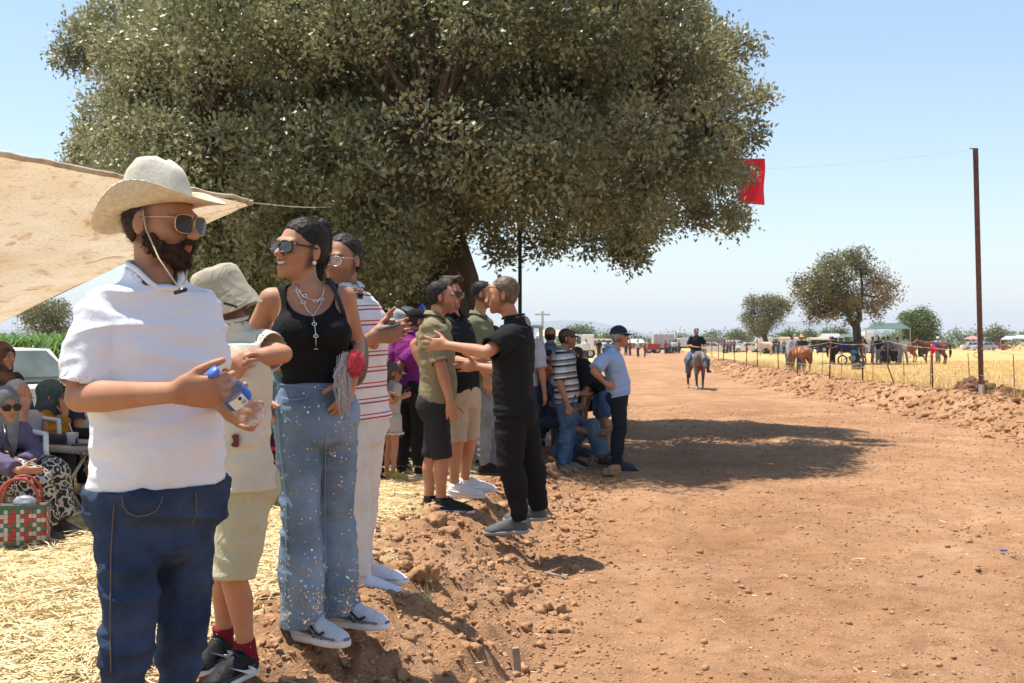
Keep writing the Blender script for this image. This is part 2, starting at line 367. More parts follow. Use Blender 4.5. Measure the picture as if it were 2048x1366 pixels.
def build_ground():
    ys = [-6.]
    while ys[-1] < 9000: ys.append(ys[-1]+max(.02, .0062*abs(ys[-1])) if ys[-1] > 2 else ys[-1]+.12)
    ys = np.array(ys); nc = 521; u = np.linspace(-1, 1, nc); u = .62*u+.38*u**3
    Wd = np.where(ys < 3, 7, 7+(ys-3)*.85); X = u[None]*Wd[:, None]; Y = np.repeat(ys[:, None], nc, 1)
    X = X+np.clip(Y, 0, 20)*.02
    Zz = Hgt(X, Y)*sm(800, 200, Y)+.15*sm(200, 800, Y)
    s = XL(Y)-X; r = X-XR(Y); nz = (fbm(np.stack([X*2.2, Y*2.2, X*0], -1), 3)-.5)
    lw = np.clip(.5+(s-1.3+nz*1.2)*1.1, 0, 1)*sm(150, 60, Y); rw = np.clip(.5+(r-1.75+nz*1.4)*.9, 0, 1)
    straw = np.maximum(lw, rw)
    V = np.stack([X, Y, Zz], -1).reshape(-1, 3); n = len(ys)
    i = np.arange(n-1)[:, None]*nc+np.arange(nc-1)[None]; F = np.stack([i, i+1, i+nc+1, i+nc], -1).reshape(-1, 4)
    fs = s.ravel()[F].mean(1); frr = r.ravel()[F].mean(1); fw = straw.ravel()[F].mean(1); fy = Y.ravel()[F].mean(1)
    z = np.where(frr > .0, np.where(fw > .5, 3, 2), np.where((fs > 0) & (fy < 150), np.where(fw > .5, 1, 0), 4))
    for k, nm in enumerate(['earth_bank', 'straw_ground', 'earth_berm', 'stubble_field', 'dirt_track']):
        f = F[z == k]; uq, inv = np.unique(f, return_inverse=True)
        o = mk(nm, V[uq], inv.reshape(-1, 4), GM2 if k > 1 and k < 4 else GM, None, True, (0, 0, 0), {'straw': straw.ravel()[uq]}); tag(o, kind='structure')
build_ground()

# clods, pebbles and straw lying about -------------------------------------------------
def ico(sub):
    bm = bmesh.new(); bmesh.ops.create_icosphere(bm, subdivisions=sub, radius=1); bm.verts.index_update()
    V = np.array([v.co[:] for v in bm.verts]); F = np.array([[v.index for v in f.verts] for f in bm.faces]); bm.free(); return V, F
def rocks(pts, sizes, sub, seed):
    V0, F0 = ico(sub); r = np.random.RandomState(seed); n = len(pts)
    nz = fbm((V0[None]*2.4+r.rand(n, 1, 3)*90), 2)[..., None]; V = np.sign(V0[None])*np.abs(V0[None])**.8*(-.15+2.3*nz)
    V = V*(.75+.5*r.rand(n, 1, 3))*sizes[:, None, None]; V[..., 2] *= .8
    a = r.rand(n)*6.3; c, s = np.cos(a)[:, None], np.sin(a)[:, None]
    V = np.stack([V[..., 0]*c-V[..., 1]*s, V[..., 0]*s+V[..., 1]*c, V[..., 2]], -1)+pts[:, None]
    F = F0[None]+np.arange(n)[:, None, None]*len(V0); return V.reshape(-1, 3), F.reshape(-1, 3)
CLOD = mat('dry_clod', (.385, .215, .113), .97, .8, 45, .22, 5, .1)
def scatter(n, yr, fx, power=1.):
    r = RNG; y = yr[0]+(yr[1]-yr[0])*r.rand(n)**power; x = fx(y, r.rand(n), r.randn(n)); return x, y
x, y = scatter(9000, (2.2, 15), lambda y, u, g: XL(y)+.15-1.45*u+g*.14, 1.3)
sz = .003+.008*RNG.rand(len(x))+.028*RNG.rand(len(x))**14
V1, F1 = rocks(np.stack([x, y, Hgt(x, y)+sz*.15], -1), sz, 2, 1)
tag(mk('earth_clods', V1, F1, CLOD, None, False, (0, 0, 0)), 'loose reddish brown earth clods heaped along the left bank', 'clods', kind='stuff')
x, y = scatter(9000, (13, 75), lambda y, u, g: XR(y)-.2+2.0*u+g*.2, 1.7)
sz = .008+.018*RNG.rand(len(x))+.065*RNG.rand(len(x))**10
V2, F2 = rocks(np.stack([x, y, Hgt(x, y)+sz*.2], -1), sz, 1, 2)
tag(mk('earth_clods', V2, F2, CLOD, None, False, (0, 0, 0)), 'loose earth clods along the berm under the rope fence', 'clods', kind='stuff')
x, y = scatter(26000, (2.5, 26), lambda y, u, g: XL(y)+(XR(y)-XL(y))*u, 1.7)
sz = .0025+.006*RNG.rand(len(x))+.016*RNG.rand(len(x))**18
V3, F3 = rocks(np.stack([x, y, Hgt(x, y)+sz*.2], -1), sz, 1, 3)
tag(mk('pebbles', V3, F3, CLOD, None, False, (0, 0, 0)), 'small crumbs of earth scattered over the dirt track', 'pebbles', kind='stuff')
def straws(pts, ln, wd, tilt, seed):
    r = np.random.RandomState(seed); n = len(pts); a = r.rand(n)*6.3; e = tilt*r.randn(n)
    d = np.stack([np.cos(a)*np.cos(e), np.sin(a)*np.cos(e), np.sin(e)], -1); p = np.stack([-np.sin(a), np.cos(a), r.randn(n)*.6], -1)*wd[:, None]/2
    l = d*ln[:, None]/2; b = np.stack([r.randn(n)*.1*ln, r.randn(n)*.1*ln, np.abs(r.randn(n))*.06*ln], -1)
    V = np.stack([pts-l-p, pts-l+p, pts+b+p, pts+b-p, pts+l+p, pts+l-p], 1)
    i = np.arange(n)[:, None]*6; F = np.concatenate([i+A(0, 1, 2, 3), i+A(3, 2, 4, 5)]).astype(int); return V.reshape(-1, 3), F
STRAW = mat('straw', (.7, .57, .33), .75, 0, 1, .2, 30, .25, col2=(.52, .38, .19)); STUB = mat('stubble_straw', (.62, .43, .18), .75, 0, 1, .2, 30, .25, col2=(.45, .28, .1))
x, y = scatter(60000, (2.2, 13), lambda y, u, g: XL(y)-1.15-np.abs(g)*.25-u*(1.5+y*.55), 1.5)
V4, F4 = straws(np.stack([x, y, Hgt(x, y)+.006+.02*RNG.rand(len(x))], -1), .04+.16*RNG.rand(len(x)), .003+.003*RNG.rand(len(x)), .12, 4)
tag(mk('straw_litter', V4, F4, STRAW, None, False, (0, 0, 0)), 'loose pale straw spread over the spectators\' ground', 'straw', kind='stuff')
x, y = scatter(1700, (2.6, 22), lambda y, u, g: XL(y)-1.2+8*u**1.6, 1.6)
V5, F5 = straws(np.stack([x, y, Hgt(x, y)+.006], -1), .015+.09*RNG.rand(len(x))**3, .002+.002*RNG.rand(len(x)), .1, 5)
tag(mk('straw_litter', V5, F5, STRAW, None, False, (0, 0, 0)), 'single straws blown over the bare earth track', 'straw', kind='stuff')
def stubble(n, yr, fx, h, wd, seed, m, nm, lab, power=1.6):
    x, y = scatter(n, yr, fx, power); r = np.random.RandomState(seed); q = np.stack([x, y, Hgt(x, y)-.01], -1)
    hh = h*(.5+r.rand(n)); t = q+np.stack([r.randn(n)*.3*hh, r.randn(n)*.3*hh, hh], -1); a = r.rand(n)*3.14
    p = np.stack([np.cos(a), np.sin(a), a*0], -1)*wd/2
    V = np.stack([q-p, q+p, t+p*.4, t-p*.4], 1).reshape(-1, 3); F = (np.arange(n)[:, None]*4+A(0, 1, 2, 3)).astype(int)
    return tag(mk(nm, V, F, m, None, False, (0, 0, 0)), lab, 'stubble', kind='stuff')
stubble(70000, (15, 75), lambda y, u, g: XR(y)+1.6+u*(4+y*.45), .13, .012, 6, STUB, 'stubble', 'cut golden wheat stubble standing in the field beyond the fence')
stubble(2500, (14, 60), lambda y, u, g: XR(y)+1.5+np.abs(g)*.5, .3, .01, 7, STUB, 'dry_grass', 'taller dry grass along the berm top')

def clod(px, py, Y0, r, lab):                           # the few clods one can pick out
    p = P(px, py, Y0); V, F = rocks(np.array([[p[0], p[1], Z(p[0], p[1])+r*.35]]), np.array([r]), 3, int(px))
    V = V+(fbm(V*40, 2)[:, None]-.5)*r*.25
    tag(mk('earth_clod', V, F, CLOD), lab, 'clod', 'big clods on the bank')
clod(1222, 946, 12.2, .1, 'large round clod at the track edge below the man in the blue shirt')
clod(884, 1150, 6.5, .06, 'orange clod midway down the bank right of the white sneakers')
clod(1112, 1216, 6.0, .055, 'lone rounded clod at the foot of the bank')
clod(1008, 1208, 6.0, .06, 'pair-like lumpy clod beside the split clod on the lower bank')
clod(852, 1248, 5.6, .055, 'upright wedge clod at the edge of the long shadow')
clod(1100, 942, 11.4, .1, 'clod in front of the sandals of the striped polo man')
clod(877, 1075, 7.2, .06, 'flat clod below the black sneakers with white soles')

# ============================================================ HILLS, SKY AIR
HILL = mat('far_hill', (.10, .12, .07), .95, var=.2, vs=.002)
def hill(pts, Y, D):
    xs = np.array([p[0] for p in pts]); zs = np.array([p[1] for p in pts]); n = 160; px = np.linspace(xs[0], xs[-1], n)
    z = np.maximum((CY-np.interp(px, xs, zs))/FPX*Y+CZ+(fbm(np.stack([px*.02, px*0, px*0+Y], -1), 3)-.5)*14, 1)
    X = (px-CX)/FPX*Y; V = np.concatenate([np.stack([X, X*0+Y-D, X*0-3], -1), np.stack([X, X*0+Y-D*.5, z*.6], -1), np.stack([X, X*0+Y, z], -1), np.stack([X, X*0+Y+D, X*0-3], -1)])
    F = [(k*n+i, k*n+i+1, (k+1)*n+i+1, (k+1)*n+i) for k in range(3) for i in range(n-1)]
    tag(mk('hills', V, F, HILL, None, True, (0, 0, 0)), kind='structure')
hill([(-900, 668), (-200, 655), (300, 662), (800, 668), (1000, 650), (1120, 641), (1190, 643), (1300, 668), (1420, 676)], 7200, 900)
hill([(1250, 678), (1400, 668), (1470, 656), (1540, 646), (1620, 641), (1720, 654), (1800, 668), (1900, 672), (2100, 668), (2500, 650), (2900, 660)], 6200, 900)
hz = MB().box((0, 4600, 128), (17000, 9600, 264)).build('haze', [], None, False)
hm = bpy.data.materials.new('haze_air'); hm.use_nodes = True; t = hm.node_tree
for n_ in list(t.nodes):
    if n_.type == 'BSDF_PRINCIPLED': t.nodes.remove(n_)
pv = t.nodes.new('ShaderNodeVolumePrincipled'); pv.inputs['Color'].default_value = (.86, .92, 1, 1); pv.inputs['Density'].default_value = 2.2e-4; pv.inputs['Anisotropy'].default_value = 0
t.links.new(pv.outputs[0], t.nodes['Material Output'].inputs['Volume'])
hz.data.materials.clear(); hz.data.materials.append(hm); tag(hz, kind='stuff')

# ============================================================ TREES
def leaf_mat(name, a, b_, tr=.25):
    m = bpy.data.materials.new(name); m.use_nodes = True; t = m.node_tree; b = t.nodes['Principled BSDF']; L = t.links.new; N = t.nodes.new
    at = N('ShaderNodeAttribute'); at.attribute_name = 'u'; mx = N('ShaderNodeMix'); mx.data_type = 'RGBA'; L(at.outputs['Fac'], mx.inputs[0])
    mx.inputs[6].default_value = (*a, 1); mx.inputs[7].default_value = (*b_, 1); L(mx.outputs[2], b.inputs['Base Color'])
    b.inputs['Roughness'].default_value = .4; b.inputs['Specular IOR Level'].default_value = .45
    tl = N('ShaderNodeBsdfTranslucent'); L(mx.outputs[2], tl.inputs[0]); ms = N('ShaderNodeMixShader'); ms.inputs[0].default_value = tr
    L(b.outputs[0], ms.inputs[1]); L(tl.outputs[0], ms.inputs[2]); L(ms.outputs[0], t.nodes['Material Output'].inputs[0]); return m
def leaves(cl, ns, nl, size, seed, flat=.75):
    """cl: clump centres and radii; sprigs on each clump's outside, nl leaves round each sprig"""
    r = np.random.RandomState(seed); c = np.repeat(np.array([q[0] for q in cl]), ns, 0); R_ = np.repeat(np.array([q[1] for q in cl]), ns)
    n = len(c); d = r.randn(n, 3); d[:, 2] += .35; d /= np.linalg.norm(d, axis=1, keepdims=True)
    s = c+d*(R_*(1-.34*r.rand(n)**2))[:, None]*A(1, 1, flat); dr = d+r.randn(n, 3)*.5; dr[:, 2] -= .1
    s = np.repeat(s, nl, 0); dr = np.repeat(dr, nl, 0); m = len(s)
    l = dr+r.randn(m, 3)*.75; l /= np.linalg.norm(l, axis=1, keepdims=True); s = s+r.randn(m, 3)*size*1.1
    sd = np.cross(l, r.randn(m, 3)+A(0, 0, 1.1)); sd /= np.maximum(np.linalg.norm(sd, axis=1, keepdims=True), 1e-6)
    ln = (size*(.65+.6*r.rand(m)))[:, None]; w_ = ln*.27
    up = np.cross(sd, l)*ln*.12
    V = np.stack([s, s+l*ln*.5+sd*w_+up, s+l*ln, s+l*ln*.5-sd*w_+up], 1).reshape(-1, 3)
    u = np.repeat(np.clip(np.repeat(np.repeat(r.rand(len(cl)), ns), nl)*.5+r.rand(m)*.6, 0, 1), 4)
    return V, np.arange(m*4).reshape(-1, 4), u
BARK = mat('bark', (.12, .09, .065), .95, 1., 14, .3, 4, .1, stretch=(1, 1, .25), bdist=.04)
def limb(mb, a, b, ra, rb, seed, n=7, wob=.12, sides=8, sag=0.):
    r = np.random.RandomState(seed); a = np.asarray(a, float); b = np.asarray(b, float); L = np.linalg.norm(b-a); w_ = r.randn(n, 3)*wob*L*.3
    t = np.linspace(0, 1, n); w_[0] = w_[-1] = 0
    pts = [lerp(a, b, q)+w_[i]+A(0, 0, sag*sin(pi*q)) for i, q in enumerate(t)]
    mb.tube(pts, [ra+(rb-ra)*q for q in t], sides); return pts
def tree(label, base, trunk, limbs, clumps, ns, nl, size, m, seed, name='oak_tree', cat='tree', extra=None, group=None, trunk_r=.2, twig=True, flat=.75):
    """trunk: points and radii; limbs: (start, end, r0, r1)"""
    t = thing(name, label, cat, base, group); mb = MB(); mb.tube([p for p, q in trunk], [q for p, q in trunk], 14)
    lp = [trunk[-1][0], trunk[-2][0]]
    for i, (a, b, ra, rb) in enumerate(limbs): lp += limb(mb, a, b, ra, rb, seed+i, sides=9)[2:]
    lp = np.array(lp)
    if twig:
        for i, (c, r_) in enumerate(clumps):
            d = np.linalg.norm(lp-c, axis=1)+np.maximum(0, lp[:, 2]-c[2])*.3; j = lp[d.argmin()]
            limb(mb, j, c, min(.05, trunk_r*.2), .008, seed+i, 5, .2, 5, sag=.08*d.min())
    mb.build('trunk', BARK, t, True)
    V, F, u = leaves(clumps, ns, nl, size, seed, flat); o = mk('crown', V, F, m, t, False, None, {'u': u}); tag(o, kind='stuff')
    if extra:
        for nm, lab, cl2, ns2, m2 in extra:
            V, F, u = leaves(cl2, ns2, nl, size, seed+5, flat); o = mk(nm, V, F, m2, t, False, None, {'u': u}); o['label'] = lab; tag(o, kind='stuff')
    return t
OAKL = leaf_mat('oak_leaf', (.155, .165, .068), (.39, .37, .205), .28)
def big_oak():
    Y0 = 17.; r = np.random.RandomState(5); cl = []
    out = [(-90, 360), (0, 190), (130, 62), (128, 110), (168, 150), (195, 185), (150, 205), (165, 250), (138, 275), (135, 330), (165, 420), (300, 500), (330, 600), (560, 655), (700, 640), (860, 590), (900, 500), (990, 505), (1090, 500), (1180, 500), (1262, 528), (1330, 455), (1400, 440), (1468, 450), (1482, 380), (1500, 290), (1508, 180), (1470, 80), (1430, 0), (1360, -120), (1200, -240), (900, -300), (600, -290), (400, -140), (335, -40), (300, -5), (258, 0), (238, 42), (206, 78), (172, 44)][2:]
    pl = np.array([P(a, b, Y0)[[0, 2]] for a, b in out])
    def inside(x, z):
        c = False; n = len(pl)
        for i in range(n):
            (x1, z1), (x2, z2) = pl[i], pl[i-1]
            if (z1 > z) != (z2 > z) and x < (x2-x1)*(z-z1)/(z2-z1)+x1: c = not c
        return c
    cx, cz = P(810, 160, Y0)[[0, 2]]
    tries = 0
    while len(cl) < 800 and tries < 90000:
        tries += 1
        x = r.uniform(pl[:, 0].min(), pl[:, 0].max()); z = r.uniform(pl[:, 1].min(), pl[:, 1].max()); rad_ = r.uniform(.36, .8)
        q = ((x-cx)/6.2)**2+((z-cz)/5)**2; hw = 5.0*math.sqrt(max(.06, 1-min(q, 1)))
        y = Y0+hw*r.choice([-1, 1])*(1-.75*r.rand()**1.3)
        if z < 2.6 and (y < Y0-2.2): y = Y0+r.uniform(-2.2, 3.5)
        k = 1.05*rad_; x, z = x*y/Y0, CZ+(z-CZ)*(y/Y0 if z < 5 else 1)
        if not all(inside((x+a*k)*Y0/y, CZ+(z+b_*k-CZ)*Y0/y) for a, b_ in ((1, 0), (-1, 0), (0, 1), (0, -1))): continue
        p = A(x, y, z)
        if any(np.linalg.norm(p-c) < .6*(rad_+q_) for c, q_ in cl): continue
        cl.append((p, rad_))
    r2 = np.random.RandomState(8)
    for a, b_ in [(150, 80), (138, 120), (170, 300), (150, 340), (180, 60), (1500, 270), (1470, 350), (1515, 200), (1480, 100), (1468, 440), (1440, 430), (1262, 515), (1245, 490), (1180, 485), (1085, 490), (1000, 500), (980, 470), (330, 20), (270, 15), (430, 560), (470, 590), (560, 620), (1320, 440), (1120, 480), (1390, 430), (210, 30)]:
        cl.append((P(a, b_, Y0+r2.uniform(-1.2, 1.2)), r2.uniform(.16, .3)))
    for _ in range(95):
        a, b_ = r2.uniform(340, 880), r2.uniform(470, 655)
        if b_ > 600 and a < 430: continue
        y = Y0+r2.uniform(-1.2, 3.5); cl.append((P(a, min(b_, 628), y), r2.uniform(.35, .55)))
    pj = lambda c: (CX+c[0]/c[1]*FPX, CY-(c[2]-CZ)/c[1]*FPX); keep = []
    for c, q in cl:                                      # the trunk and fork stay open to the track side
        a, b_ = pj(c)
        if 845 < a < 985 and b_ > 440 and c[1] < Y0+.6: continue
        if 835 < a < 935 and 215 < b_ < 450 and c[1] < Y0 and r2.rand() < .7: continue
        keep.append((c, q))
    cl = keep
    g = P(905, 640, Y0); g[2] = -.05
    tr = [(g, .52), (P(925, 640, Y0), .40), (P(915, 560, Y0), .35), (P(890, 480, Y0), .34), (P(868, 380, Y0), .36), (P(885, 260, Y0), .3), (P(850, 130, Y0+.3), .22), (P(820, 0, Y0+.3), .14)]
    lm = []
    def L(a, b, ya, yb, r0, r1): lm.append((P(*a, Y0+ya), P(*b, Y0+yb), r0, r1))
    L((890, 470), (640, 300), 0, -1.5, .22, .07); L((868, 380), (700, 120), 0, 1, .2, .06); L((868, 370), (1150, 200), 0, -2, .2, .06); L((885, 260), (1300, 60), 0, 1.5, .18, .05)
    L((880, 300), (420, 260), 0, -2.5, .16, .04); L((885, 240), (1050, -120), 0, 0, .16, .05); L((860, 160), (560, -120), 0, .6, .14, .05); L((1150, 200), (1420, 250), -2, -2, .07, .03)
    L((640, 300), (300, 200), -1.5, -1.2, .08, .03); L((868, 380), (1180, 380), 0, -1, .14, .04); L((890, 470), (600, 480), 0, 1.5, .14, .04); L((880, 300), (860, 250), 0, -4, .16, .05); L((880, 300), (900, 200), 0, 4, .16, .05)
    L((925, 640), (830, 480), 0, .5, .3, .22); L((830, 480), (760, 330), .5, 1.2, .22, .1)
    return tree('huge dark oak spreading over the crowd beside the track', g, tr, lm, cl, 82, 8, .084, OAKL, 21)
BIG = big_oak()
tw = MB(); r_ = np.random.RandomState(4)                # bare hanging twigs and the pole beneath the crown
GREEN = leaf_mat('grey_green_leaf', (.10, .105, .04), (.2, .19, .085), .25); DRY = leaf_mat('dry_leaf', (.175, .12, .058), (.24, .19, .1), .2); LUSH = leaf_mat('bright_leaf', (.07, .11, .028), (.15, .2, .06), .3)
OLIVE = leaf_mat('olive_lime_leaf', (.12, .12, .035), (.22, .2, .07), .25); TWIG = leaf_mat('bare_twig', (.22, .18, .14), (.3, .25, .2), .1)
def blob(pts, Y, n, seed, dz=1.6, rr=(.3, .6)):
    """clumps filling an outline seen from the track, with real depth"""
    r = np.random.RandomState(seed); out = []; pl = np.array([P(a, b, Y)[[0, 2]] for a, b in pts]); c0 = pl.mean(0); w_ = np.ptp(pl[:, 0])/2
    for _ in range(n*40):
        if len(out) >= n: break
        i = r.randint(len(pl)); q = lerp(pl[i], pl[i-1], r.rand()); q = lerp(c0, q, r.rand()**.5*.93)
        e = np.linalg.norm(q-c0)/np.linalg.norm(pl-c0, axis=1).max(); y = Y+r.uniform(-1, 1)*w_*math.sqrt(max(.05, 1-e*e))
        out.append((A(q[0], y, q[1]), r.uniform(*rr)))
    return out
def gz(p): q = np.array(p, float); q[2] = Z(q[0], q[1])-.03; return q
def field_trees():
    Y = 66.; b = gz(P(1718, 728, Y))
    c1 = blob([(1592, 580), (1610, 545), (1650, 520), (1690, 505), (1715, 510), (1740, 535), (1720, 590), (1690, 620), (1640, 645), (1600, 610)], Y, 62, 1, rr=(.35, .6))
    c2 = blob([(1640, 600), (1700, 590), (1760, 550), (1785, 590), (1770, 610), (1750, 640), (1715, 600), (1660, 625), (1620, 645), (1630, 620)], Y, 40, 2, rr=(.3, .5))
    c3 = blob([(1690, 520), (1740, 525), (1775, 560), (1798, 600), (1770, 600), (1730, 560)], Y, 40, 3, rr=(.4, .7))
    c4 = blob([(1680, 625), (1700, 600), (1725, 600), (1712, 650), (1690, 640)], Y, 9, 4, rr=(.3, .5))
    fk = P(1713, 655, Y)
    tree('tall half dry tree with brown patches shading men and horses', b, [(b, .34), (P(1717, 700, Y), .27), (fk, .25)],
         [(fk, P(1685, 610, Y), .2, .1), (fk, P(1725, 590, Y), .22, .1), (P(1685, 610, Y), P(1620, 570, Y), .1, .04), (P(1685, 610, Y), P(1680, 540, Y+1), .1, .04), (P(1725, 590, Y), P(1720, 530, Y), .1, .03), (P(1725, 590, Y), P(1775, 590, Y+1), .09, .03), (P(1685, 610, Y), P(1620, 640, Y), .08, .03)],
         c1, 34, 6, .17, GREEN, 31, 'field_tree', extra=[('dry_foliage', 'brown dry foliage', c2, 24, DRY), ('bare_twigs', 'bare grey twigs', c3, 7, TWIG), ('green_sprouts', 'bright green shoots at the fork', c4, 22, LUSH)])
    Y = 125.; b = gz(P(1534, 705, Y)); fk = P(1528, 672, Y)
    tree('lopsided tree with drooping right side in front of the parked vans', b, [(b, .34), (P(1535, 690, Y), .3), (fk, .28)], [(fk, P(1510, 630, Y), .2, .06), (fk, P(1545, 620, Y), .2, .06)],
         blob([(1488, 640), (1490, 610), (1510, 595), (1540, 592), (1570, 605), (1576, 615), (1562, 650), (1545, 640), (1530, 665), (1510, 672), (1498, 665)], Y, 60, 6, rr=(.45, .9)), 32, 6, .24, GREEN, 41, 'field_tree')
    Y = 100.; b = gz(P(1842, 703, Y))
    tree('low rounded tree right of the green roofed stand', b, [(b, .25), (P(1842, 690, Y), .22), (P(1842, 675, Y), .2)], [(P(1842, 690, Y), P(1815, 650, Y), .12, .04), (P(1842, 690, Y), P(1865, 650, Y), .12, .04)],
         blob([(1802, 640), (1820, 625), (1848, 621), (1872, 640), (1878, 665), (1860, 690), (1826, 690), (1805, 665)], Y, 55, 7, rr=(.35, .75)), 34, 6, .2, LUSH, 51, 'field_tree')
    Y = 70.; b = gz(P(90, 706, Y))
    tree('grey green tree behind the corn at far left', b, [(b, .3), (P(90, 680, Y), .22), (P(90, 660, Y), .2)], [(P(90, 680, Y), P(60, 640, Y), .12, .04), (P(90, 680, Y), P(125, 630, Y), .12, .04)],
         blob([(42, 672), (50, 630), (75, 612), (110, 606), (142, 620), (150, 670), (100, 678)], Y, 55, 8, rr=(.35, .7)), 26, 5, .16, GREEN, 61, 'field_tree')
    for i, (x0, x1, y0, Y, m, lab) in enumerate([(1132, 1184, 648, 190, LUSH, 'pale green round tree behind the white canopies'), (1212, 1235, 672, 230, GREEN, 'tiny grey tree near the far utility pole'), (1455, 1500, 667, 210, GREEN, 'bushy tree left of the lopsided tree'),
            (1560, 1600, 668, 200, LUSH, 'bushy green tree right of the lopsided tree'), (1606, 1634, 666, 215, LUSH, 'narrow green tree behind the tan covered truck'), (1648, 1670, 661, 205, LUSH, 'round tree behind the grey shed roof'), (1672, 1690, 662, 190, GREEN, 'dark green tree beside the half dry tree trunk'), (1965, 2010, 655, 210, GREEN, 'darker tree rising above the orchard at right')]):
        xm = (x0+x1)/2; b = gz(P(xm, 690, Y)); 
        tree(lab, b, [(b, .25), (P(xm, 686, Y), .2), (P(xm, 680, Y), .15)], [], blob([(x0, 684), (x0+3, (y0+684)/2), (xm, y0), (x1-3, (y0+684)/2), (x1, 684)], Y, 26, 70+i, rr=(.5, 1.)), 18, 5, .42, m, 80+i, 'distant_tree', group='trees behind the parked vehicles', twig=False)
field_trees()
def foliage_belt(label, x0, x1, Y, h, n, m, seed, size, depth=8, name='orchard', cat='orchard'):
    r = np.random.RandomState(seed); cl = [(A(x, Y+r.uniform(0, depth), r.uniform(.3, h*(.6+.5*r.rand()))), r.uniform(.4, .9)) for x in np.linspace(x0, x1, n)]
    V, F, u = leaves(cl, 14, 5, size, seed); tag(mk(name, V, F, m, None, False, None, {'u': u}), label, cat, kind='stuff')
foliage_belt('long green orchard along the far edge of the stubble field', 76, 190, 205, 3.4, 420, LUSH, 90, .45, 14)
foliage_belt('low green scrub behind the parked vehicles', 10, 84, 225, 3., 230, LUSH, 91, .5, 12, 'scrub', 'scrub')
CORN = leaf_mat('corn_leaf', (.07, .14, .02), (.14, .24, .045), .35)
def corn():
    r = np.random.RandomState(3); n = 2600; x = r.uniform(-24, -8, n); y = 28+r.rand(n)*10; z = .05; V = []; U = []
    k = 9; hh = 1.3+.3*r.rand(n)
    zz = (r.rand(n, k)*.85+.15)*hh[:, None]; a = r.rand(n, k)*6.3; ln = .35+.3*r.rand(n, k)
    d = np.stack([np.cos(a), np.sin(a), a*0], -1); p = np.stack([-np.sin(a), np.cos(a), a*0], -1)*.035
    b = np.stack([np.repeat(x[:, None], k, 1), np.repeat(y[:, None], k, 1), z+zz], -1)
    m1 = b+d*(ln*.45)[..., None]+A(0, 0, .22); e = b+d*ln[..., None]+A(0, 0, .02)
    V = np.stack([b-p*.6, b+p*.6, m1+p, m1-p, e+p*.1, e-p*.1], 2).reshape(-1, 3); i = np.arange(n*k)[:, None]*6
    F = np.concatenate([i+A(0, 1, 2, 3), i+A(3, 2, 4, 5)]).astype(int); u = np.repeat(r.rand(n*k), 6)
    tag(mk('corn', V, F, CORN, None, False, (0, 0, 0), {'u': u}), 'tall green corn growing behind the white car', 'corn', kind='stuff')
corn()
# ============================================================ PEOPLE
def skin_mat(name, c, near=False):
    m = mat(name, c, .58, .35, 160, .08, 9, .35, col2=(c[0]*.9, c[1]*.78, c[2]*.74), sss=.10 if near else 0, vattr='tint', bdist=.002); return m
SK = {'fair': skin_mat('skin_fair', (.50, .275, .175), 1), 'tan': skin_mat('skin_tan', (.43, .215, .122), 1), 'brown': skin_mat('skin_brown', (.36, .18, .10), 1), 'red': skin_mat('skin_red', (.46, .22, .125), 1)}
HAIR = {'black': mat('hair_black', (.024, .018, .015), .6, .8, 60, .3, 20, .22, stretch=(1, 1, .25), bdist=.006), 'brown': mat('hair_brown', (.05, .03, .018), .6, .8, 60, .3, 20, .2, stretch=(1, 1, .3), bdist=.006),
        'grey': mat('hair_grey', (.38, .36, .34), .6, .8, 60, .2, 20, .3, bdist=.006), 'fairbrown': mat('hair_fair_brown', (.13, .08, .045), .5, .8, 60, .3, 20, .4, bdist=.006)}
def fuzz(V, F, n, ln, wd, seed, m, nm, parent, d=(0, 0, -1), mixd=.6, jit=.35):
    r = np.random.RandomState(seed); N = vnorm(V, F); i = r.randint(len(V), size=n); dd = N[i]*(1-mixd)+np.asarray(d)*mixd+r.randn(n, 3)*jit; dd /= np.linalg.norm(dd, axis=1, keepdims=True)
    p = V[i]+r.randn(n, 3)*.002; sd = np.cross(dd, r.randn(n, 3)); sd /= np.maximum(np.linalg.norm(sd, axis=1, keepdims=True), 1e-6)
    l = (ln*(.5+r.rand(n)))[:, None]; T = np.stack([p-sd*wd, p+sd*wd, p+dd*l], 1).reshape(-1, 3)
    o = mk(nm, T, np.arange(n*3).reshape(-1, 3), m, parent, False); return tag(o, kind='stuff')
